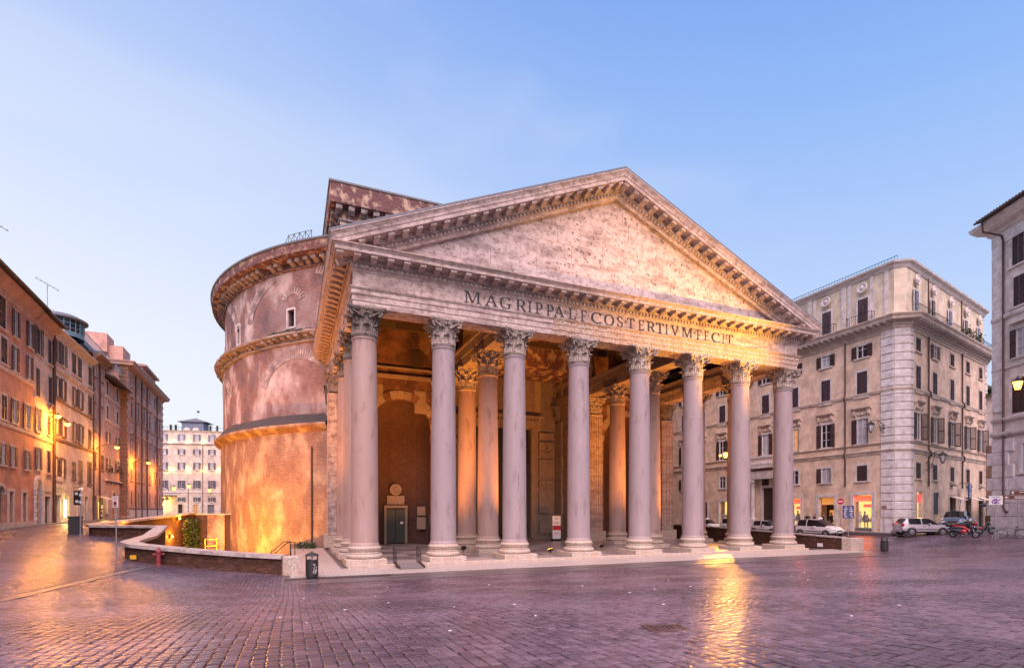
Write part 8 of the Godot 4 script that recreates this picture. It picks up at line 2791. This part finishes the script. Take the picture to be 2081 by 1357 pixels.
# ---------- street furniture ----------
func litter_bin(label: String, p: Vector3, k: float) -> void:
	var t := thing("litter_bin", label, "litter bin", at(p, 0.3), "iron litter bins")
	var m := MB.new()
	m.lathe([Vector2(0.20, 0.0), Vector2(0.21, 0.06), Vector2(0.22, 0.1), Vector2(0.235, 0.72), Vector2(0.25, 0.74), Vector2(0.25, 0.78), Vector2(0.2, 0.78)], 14)
	part(t, "drum", m.mesh(), M.bin_iron)
	for j in 14:
		var a := TAU * (j + 0.5) / 14
		bp(t, "stave", Vector3(cos(a) * 0.236, 0.40, sin(a) * 0.236), Vector3(0.018, 0.6, 0.06), M.bin_iron, Basis(Vector3.UP, -a))
	m = MB.new()
	m.lathe([Vector2(0.23, 0.93), Vector2(0.27, 0.94), Vector2(0.25, 1.0), Vector2(0.1, 1.06), Vector2(0.03, 1.08), Vector2(0.02, 1.13)], 14)
	part(t, "lid", m.mesh(), M.bin_iron)
	for j in 4:
		var a := TAU * j / 4 + 0.4
		bp(t, "lid_post", Vector3(cos(a) * 0.22, 0.86, sin(a) * 0.22), Vector3(0.04, 0.18, 0.04), M.bin_iron)
	m = MB.new()
	m.tube([Vector3(-0.09, 0.8, 0.23), Vector3(-0.09, 0.9, 0.23), Vector3(0.09, 0.9, 0.23), Vector3(0.09, 0.8, 0.23), Vector3(-0.09, 0.8, 0.23)], 0.014, 5)
	part(t, "mouth_ring", m.mesh(), M.steel)
	t.scale = Vector3(k, k, k)
	if k > 1.05:
		# white scrawl on the side
		m = MB.new()
		var a0 := PI / 2 - 0.35
		for line in [[[-0.3, 0.62], [-0.1, 0.56], [0.05, 0.62], [-0.05, 0.48], [-0.25, 0.44]], [[-0.3, 0.25], [-0.1, 0.42], [-0.05, 0.2], [0.1, 0.4], [0.15, 0.22]], [[0.2, 0.5], [0.35, 0.5], [0.2, 0.38], [0.38, 0.3]]]:
			var pts := []
			for q in line: pts.append(Vector3(cos(PI / 2 - q[0] - 0.15) * 0.248, q[1], sin(PI / 2 - q[0] - 0.15) * 0.248))
			m.tube(pts, 0.012, 4)
		part(t, "graffiti", m.mesh(), M.white_paint)

func pole(t: Node, h: float, r := 0.03) -> void:
	var m := MB.new()
	m.lathe([Vector2(r, 0), Vector2(r, h), Vector2(0.0, h + 0.01)], 10)
	m.lathe([Vector2(r * 2.2, 0), Vector2(r * 2.0, 0.05), Vector2(r, 0.08)], 10)
	part(t, "pole", m.mesh(), M.steel)

func disc(t: Node, called: String, c: Vector3, r: float, th: float, m_: Material) -> void:
	var m := MB.new()
	m.lathe([Vector2(0.0, 0), Vector2(r, 0.0), Vector2(r, th), Vector2(0.0, th)], 24, c, 0, TAU, Basis(Vector3.RIGHT, PI / 2))
	part(t, called, m.mesh(), m_)

func build_furniture() -> void:
	litter_bin("dark iron litter bin with white graffiti beside the left end pier", W(-2.95, -0.49, -4.75), 1.15)
	litter_bin("plain dark litter bin standing by the right end pier", G(38.4, -4.8, 0.02), 1.05)
	var b := thing("box_bin", "large square dark bin at the tip of the far parapet", "bin", at(G(-18.0, 15.4), 0.2))
	bp(b, "box", Vector3(0, 0.6, 0), Vector3(0.75, 1.1, 0.75), M.bin_iron)
	bp(b, "lid", Vector3(0, 1.2, 0), Vector3(0.85, 0.1, 0.85), M.bin_iron)
	bp(b, "foot", Vector3(0, 0.03, 0), Vector3(0.8, 0.06, 0.8), M.iron)
	# hydrant
	var h := thing("fire_hydrant", "stout red fire hydrant against the curved parapet", "hydrant", at(G(-9.75, -1.25), 0.4))
	var m := MB.new()
	m.lathe([Vector2(0.14, 0), Vector2(0.14, 0.05), Vector2(0.10, 0.08), Vector2(0.10, 0.62), Vector2(0.13, 0.64), Vector2(0.13, 0.7), Vector2(0.10, 0.74), Vector2(0.07, 0.82), Vector2(0.03, 0.86), Vector2(0.03, 0.9), Vector2(0, 0.9)], 14)
	part(h, "barrel", m.mesh(), M.hydrant_red)
	for s in [-1, 1]:
		m = MB.new()
		m.lathe([Vector2(0.055, 0.0), Vector2(0.055, 0.1), Vector2(0.07, 0.1), Vector2(0.07, 0.15), Vector2(0, 0.15)], 10, Vector3(s * 0.09, 0.55, 0), 0, TAU, Basis(Vector3(0, 0, 1), -s * PI / 2))
		part(h, "outlet", m.mesh(), M.hydrant_red)
	# no-stopping sign on the left
	var s1 := thing("parking_sign", "thin post with a small white no parking sign left of the parapet", "sign", at(G(-12.05, 1.2), -0.75))
	pole(s1, 3.15)
	bp(s1, "plate", Vector3(0, 2.85, 0.04), Vector3(0.38, 0.58, 0.02), M.white_paint)
	disc(s1, "symbol", Vector3(0, 2.78, 0.053), 0.12, 0.006, M.sign_red)
	disc(s1, "symbol", Vector3(0, 2.78, 0.06), 0.085, 0.006, M.sign_blue)
	bp(s1, "symbol_bar", Vector3(0, 2.78, 0.068), Vector3(0.2, 0.025, 0.004), M.sign_red, Basis(Vector3(0, 0, 1), -0.78))
	for y in [3.06, 3.0, 2.62]: bp(s1, "small_print", Vector3(0, y, 0.053), Vector3(0.24, 0.02, 0.005), M.sign_black)
	var s2 := thing("street_sign_post", "post with dark and white plates beside the square bin in the left street", "sign", at(G(-17.45, 14.5), -0.5))
	pole(s2, 3.2, 0.045)
	bp(s2, "plate", Vector3(-0.22, 2.6, 0.05), Vector3(0.5, 1.0, 0.03), M.sign_black)
	for q in [[-0.25, 2.9], [0.08, 2.8], [-0.2, 2.35], [0.1, 2.3]]: bp(s2, "small_plate", Vector3(q[0], q[1], 0.07), Vector3(0.22, 0.18, 0.015), M.paper)
	# no entry
	var s3 := thing("no_entry_sign", "round red no entry sign with white bar before the lit shop window", "sign", at(W(46.3, 0.7, 4.35), -1.0))
	pole(s3, 3.3)
	disc(s3, "disc", Vector3(0, 2.95, 0.035), 0.3, 0.015, M.sign_red)
	bp(s3, "bar", Vector3(0, 2.95, 0.055), Vector3(0.42, 0.1, 0.01), M.white_paint)
	var s4 := thing("notice_board", "dark blue two-leaf board with white symbols behind the white taxi", "sign", at(G(44.9, 2.6), -0.95))
	pole(s4, 2.9)
	rng.seed = 14
	for s in [-1, 1]:
		bp(s4, "board", Vector3(s * 0.24, 2.25, 0.03), Vector3(0.44, 1.2, 0.03), M.sign_blue)
		for k in 6: bp(s4, "symbol", Vector3(s * 0.24 + rng.randf_range(-0.06, 0.06), 1.8 + k * 0.18, 0.05), Vector3(rng.randf_range(0.1, 0.3), 0.07, 0.006), M.white_paint)
	var f2 := front_xf(Vector2(48.79, -0.53), Vector2(70.86, 4.12), 0.95)
	var s5 := thing("no_parking_sign", "small white no parking sign on a thin post before the side shops", "sign", f2 * at(Vector3(8.6, 0, 1.3)))
	pole(s5, 3.0)
	bp(s5, "plate", Vector3(0, 2.6, 0.04), Vector3(0.5, 0.7, 0.02), M.white_paint)
	disc(s5, "symbol", Vector3(0, 2.7, 0.053), 0.18, 0.008, M.sign_red)
	disc(s5, "symbol", Vector3(0, 2.7, 0.062), 0.13, 0.008, M.sign_blue)
	for x in [-0.11, 0.11]: bp(s5, "small_print", Vector3(x, 2.36, 0.053), Vector3(0.12, 0.1, 0.005), M.sign_red)
	var s6 := thing("corner_sign", "small brown sign on a short post by the banded palace corner", "sign", at(W(46.9, 0.75, 0.6), -0.6))
	pole(s6, 2.5)
	bp(s6, "plate", Vector3(0, 2.3, 0.04), Vector3(0.42, 0.3, 0.03), M.trim_brown)
	# white square sign with purple emblem, and brown direction arrows
	var s7 := thing("emblem_sign", "square white sign with a purple swirl emblem beside the scooters", "sign", at(G(46.1, -8.2), -0.75))
	pole(s7, 3.1, 0.04)
	bp(s7, "plate", Vector3(0, 3.0, 0.05), Vector3(0.85, 0.68, 0.02), M.white_paint)
	m = MB.new()
	for r in [0.17, 0.09]:
		var pts := []
		for k in 12: pts.append(Vector3((r + 0.012 * k * (1 if r > 0.1 else 0)) * cos(0.9 + k * 0.42), 2.93 + r * sin(0.9 + k * 0.42), 0.066))
		m.tube(pts, 0.035, 5)
	m.tube([Vector3(-0.05, 2.86, 0.066), Vector3(0.12, 2.96, 0.066), Vector3(0.28, 3.08, 0.066)], 0.035, 5)
	part(s7, "emblem", m.mesh(), M.sign_purple)
	for y in [3.26, 3.21]: bp(s7, "small_print", Vector3(0, y, 0.063), Vector3(0.5, 0.02, 0.005), M.sign_blue)
	for q in [-1, 1]: bp(s7, "foot", Vector3(q * 0.12, 0.3, 0), Vector3(0.04, 0.65, 0.04), M.steel, Basis(Vector3(0, 0, 1), q * 0.35))
	var s8 := thing("direction_sign", "two brown direction boards with white arrows on a post behind the bicycle", "sign", at(G(47.4, -9.0), -0.8))
	pole(s8, 3.6, 0.045)
	for q in [[0.08, 3.42, 1.15], [-0.1, 3.08, 1.65]]:
		bp(s8, "board", Vector3(q[0], q[1], 0.06), Vector3(q[2], 0.30, 0.03), M.sign_brown)
		bp(s8, "small_print", Vector3(q[0] + 0.22, q[1] + 0.04, 0.08), Vector3(q[2] * 0.45, 0.045, 0.006), M.white_paint)
		if q[2] > 1.3: bp(s8, "small_print", Vector3(q[0] + 0.22, q[1] - 0.06, 0.08), Vector3(q[2] * 0.4, 0.045, 0.006), M.white_paint)
		m = MB.new()
		var a := Transform3D(Basis(Vector3(0, 0, 1), PI / 2 if q[2] > 1.3 else 0.0), Vector3(q[0] - q[2] * 0.36, q[1], 0))
		m.extrude(PackedVector2Array([Vector2(-0.03, -0.11), Vector2(0.03, -0.11), Vector2(0.03, 0.0), Vector2(0.11, 0.0), Vector2(0, 0.12), Vector2(-0.11, 0.0), Vector2(-0.03, 0.0)]), 0.076, 0.084, a)
		part(s8, "arrow", m.mesh(), M.white_paint)
	# information board in the porch
	var ib := thing("information_board", "upright white information board with a red band inside the porch by the door", "board", at(W(20.8, -0.28, 16.0), 0.1))
	bp(ib, "panel", Vector3(0, 1.35, 0), Vector3(0.95, 2.3, 0.08), M.white_paint)
	bp(ib, "red_band", Vector3(0, 1.3, 0.045), Vector3(0.94, 0.45, 0.01), M.sign_red)
	disc(ib, "seal", Vector3(0, 2.25, 0.042), 0.16, 0.008, M.trim_warm)
	for y in [1.75, 1.85, 0.8, 0.7]: bp(ib, "small_print", Vector3(0, y, 0.043), Vector3(0.6, 0.03, 0.006), M.sign_black)
	bp(ib, "foot", Vector3(0, 0.1, 0), Vector3(1.0, 0.2, 0.4), M.iron)
	# wheelchair ramp with rails
	var rp := thing("access_ramp", "small metal ramp with two side rails between the first two front columns", "ramp", at(W(2.1, -0.42, -1.6)))
	m = MB.new()
	m.quad(Vector3(-0.55, 0.02, 1.3), Vector3(0.75, 0.02, 1.3), Vector3(0.75, 0.18, -0.3), Vector3(-0.55, 0.18, -0.3))
	m.quad(Vector3(0.75, -0.01, 1.3), Vector3(0.75, -0.01, -0.3), Vector3(0.75, 0.18, -0.3), Vector3(0.75, 0.02, 1.3))
	part(rp, "plate", m.mesh(), M.steel)
	for x in [-0.58, 0.78]:
		m = MB.new()
		m.tube([Vector3(x, 0.0, 0.35), Vector3(x, 0.85, 0.35), Vector3(x, 1.08, -0.7), Vector3(x, 0.15, -0.7)], 0.022, 6)
		m.tube([Vector3(x, 0.45, 0.35), Vector3(x, 0.62, -0.7)], 0.016, 6)
		for k in 3: m.tube([Vector3(x, 0.1, 0.1 - k * 0.25), Vector3(x, 0.95 + k * 0.05, 0.1 - k * 0.25)], 0.014, 5)
		part(rp, "rail", m.mesh(), M.iron)
		bp(rp, "kerb_board", Vector3(x, 0.16, 0.5), Vector3(0.06, 0.12, 1.6), M.timber, Basis(Vector3.RIGHT, 0.1))

func build_traffic() -> void:
	car("silver hatchback parked at the palace corner", G(46.7, -2.7, 0.03), Vector2(0.86, -0.52), M.car_silver, hatch(), "parked cars")
	car("white taxi van nearest the end of the right parapet", G(43.6, 4.6, 0.03), Vector2(0, -1), M.car_white, van(), "parked cars", true)
	car("small white car parked just behind the taxi van", G(43.4, 10.3, 0.03), Vector2(-0.03, -1), M.car_white, hatch(), "parked cars")
	car("white car half hidden by the seventh column", G(43.8, 14.8, 0.03), Vector2(0.05, -1), M.car_white, van(), "parked cars")
	car("farthest white taxi seen left of the seventh column", G(43.3, 19.4, 0.03), Vector2(0, -1), M.car_white, hatch(), "parked cars", true)
	car("dark blue car parked behind the scooters", G(54.2, -1.4, 0.03), Vector2(-0.95, -0.3), M.car_blue, van(), "parked cars")
	scooter("black and red scooter with round top box, nearest of the scooters", G(46.2, -6.1, 0.03), Vector2(0.32, -0.95), M.bike_navy, true, false)
	scooter("bright red scooter with a tall windscreen", G(48.3, -5.3, 0.03), Vector2(0.35, -0.94), M.bike_red, false, true)
	scooter("black scooter between the red scooter and the white house", G(48.9, -5.9, 0.03), Vector2(0.3, -0.95), M.bike_black, false, false)
	scooter("brown scooter standing behind the red scooter", G(50.6, -3.6, 0.03), Vector2(0.3, -0.95), M.bike_brown, false, true)
	bicycle("black bicycle leaning by the brown direction signs", G(46.9, -8.85, 0.03), Vector2(-0.35, 0.94))
	person("person in a dark coat standing left of the shop doorway", W(46.8, 0.71, 8.4), -1.2, 1.74, Color(0.025, 0.02, 0.025), Color(0.03, 0.03, 0.04), Color(0.03, 0.02, 0.015), 0)
	person("person in a dark purple jacket second from the left by the shops", W(46.7, 0.71, 7.5), -2.0, 1.70, Color(0.05, 0.025, 0.05), Color(0.02, 0.02, 0.03), Color(0.05, 0.03, 0.02), 1)
	person("person with arms raised looking into the shop doorway", W(46.6, 0.71, 6.5), 1.2, 1.76, Color(0.02, 0.02, 0.025), Color(0.025, 0.025, 0.035), Color(0.02, 0.015, 0.01), 2)
	person("tallest dark figure at the right side of the shop doorway", W(46.7, 0.71, 5.6), 1.0, 1.86, Color(0.015, 0.015, 0.02), Color(0.02, 0.02, 0.025), Color(0.02, 0.015, 0.01), 0)
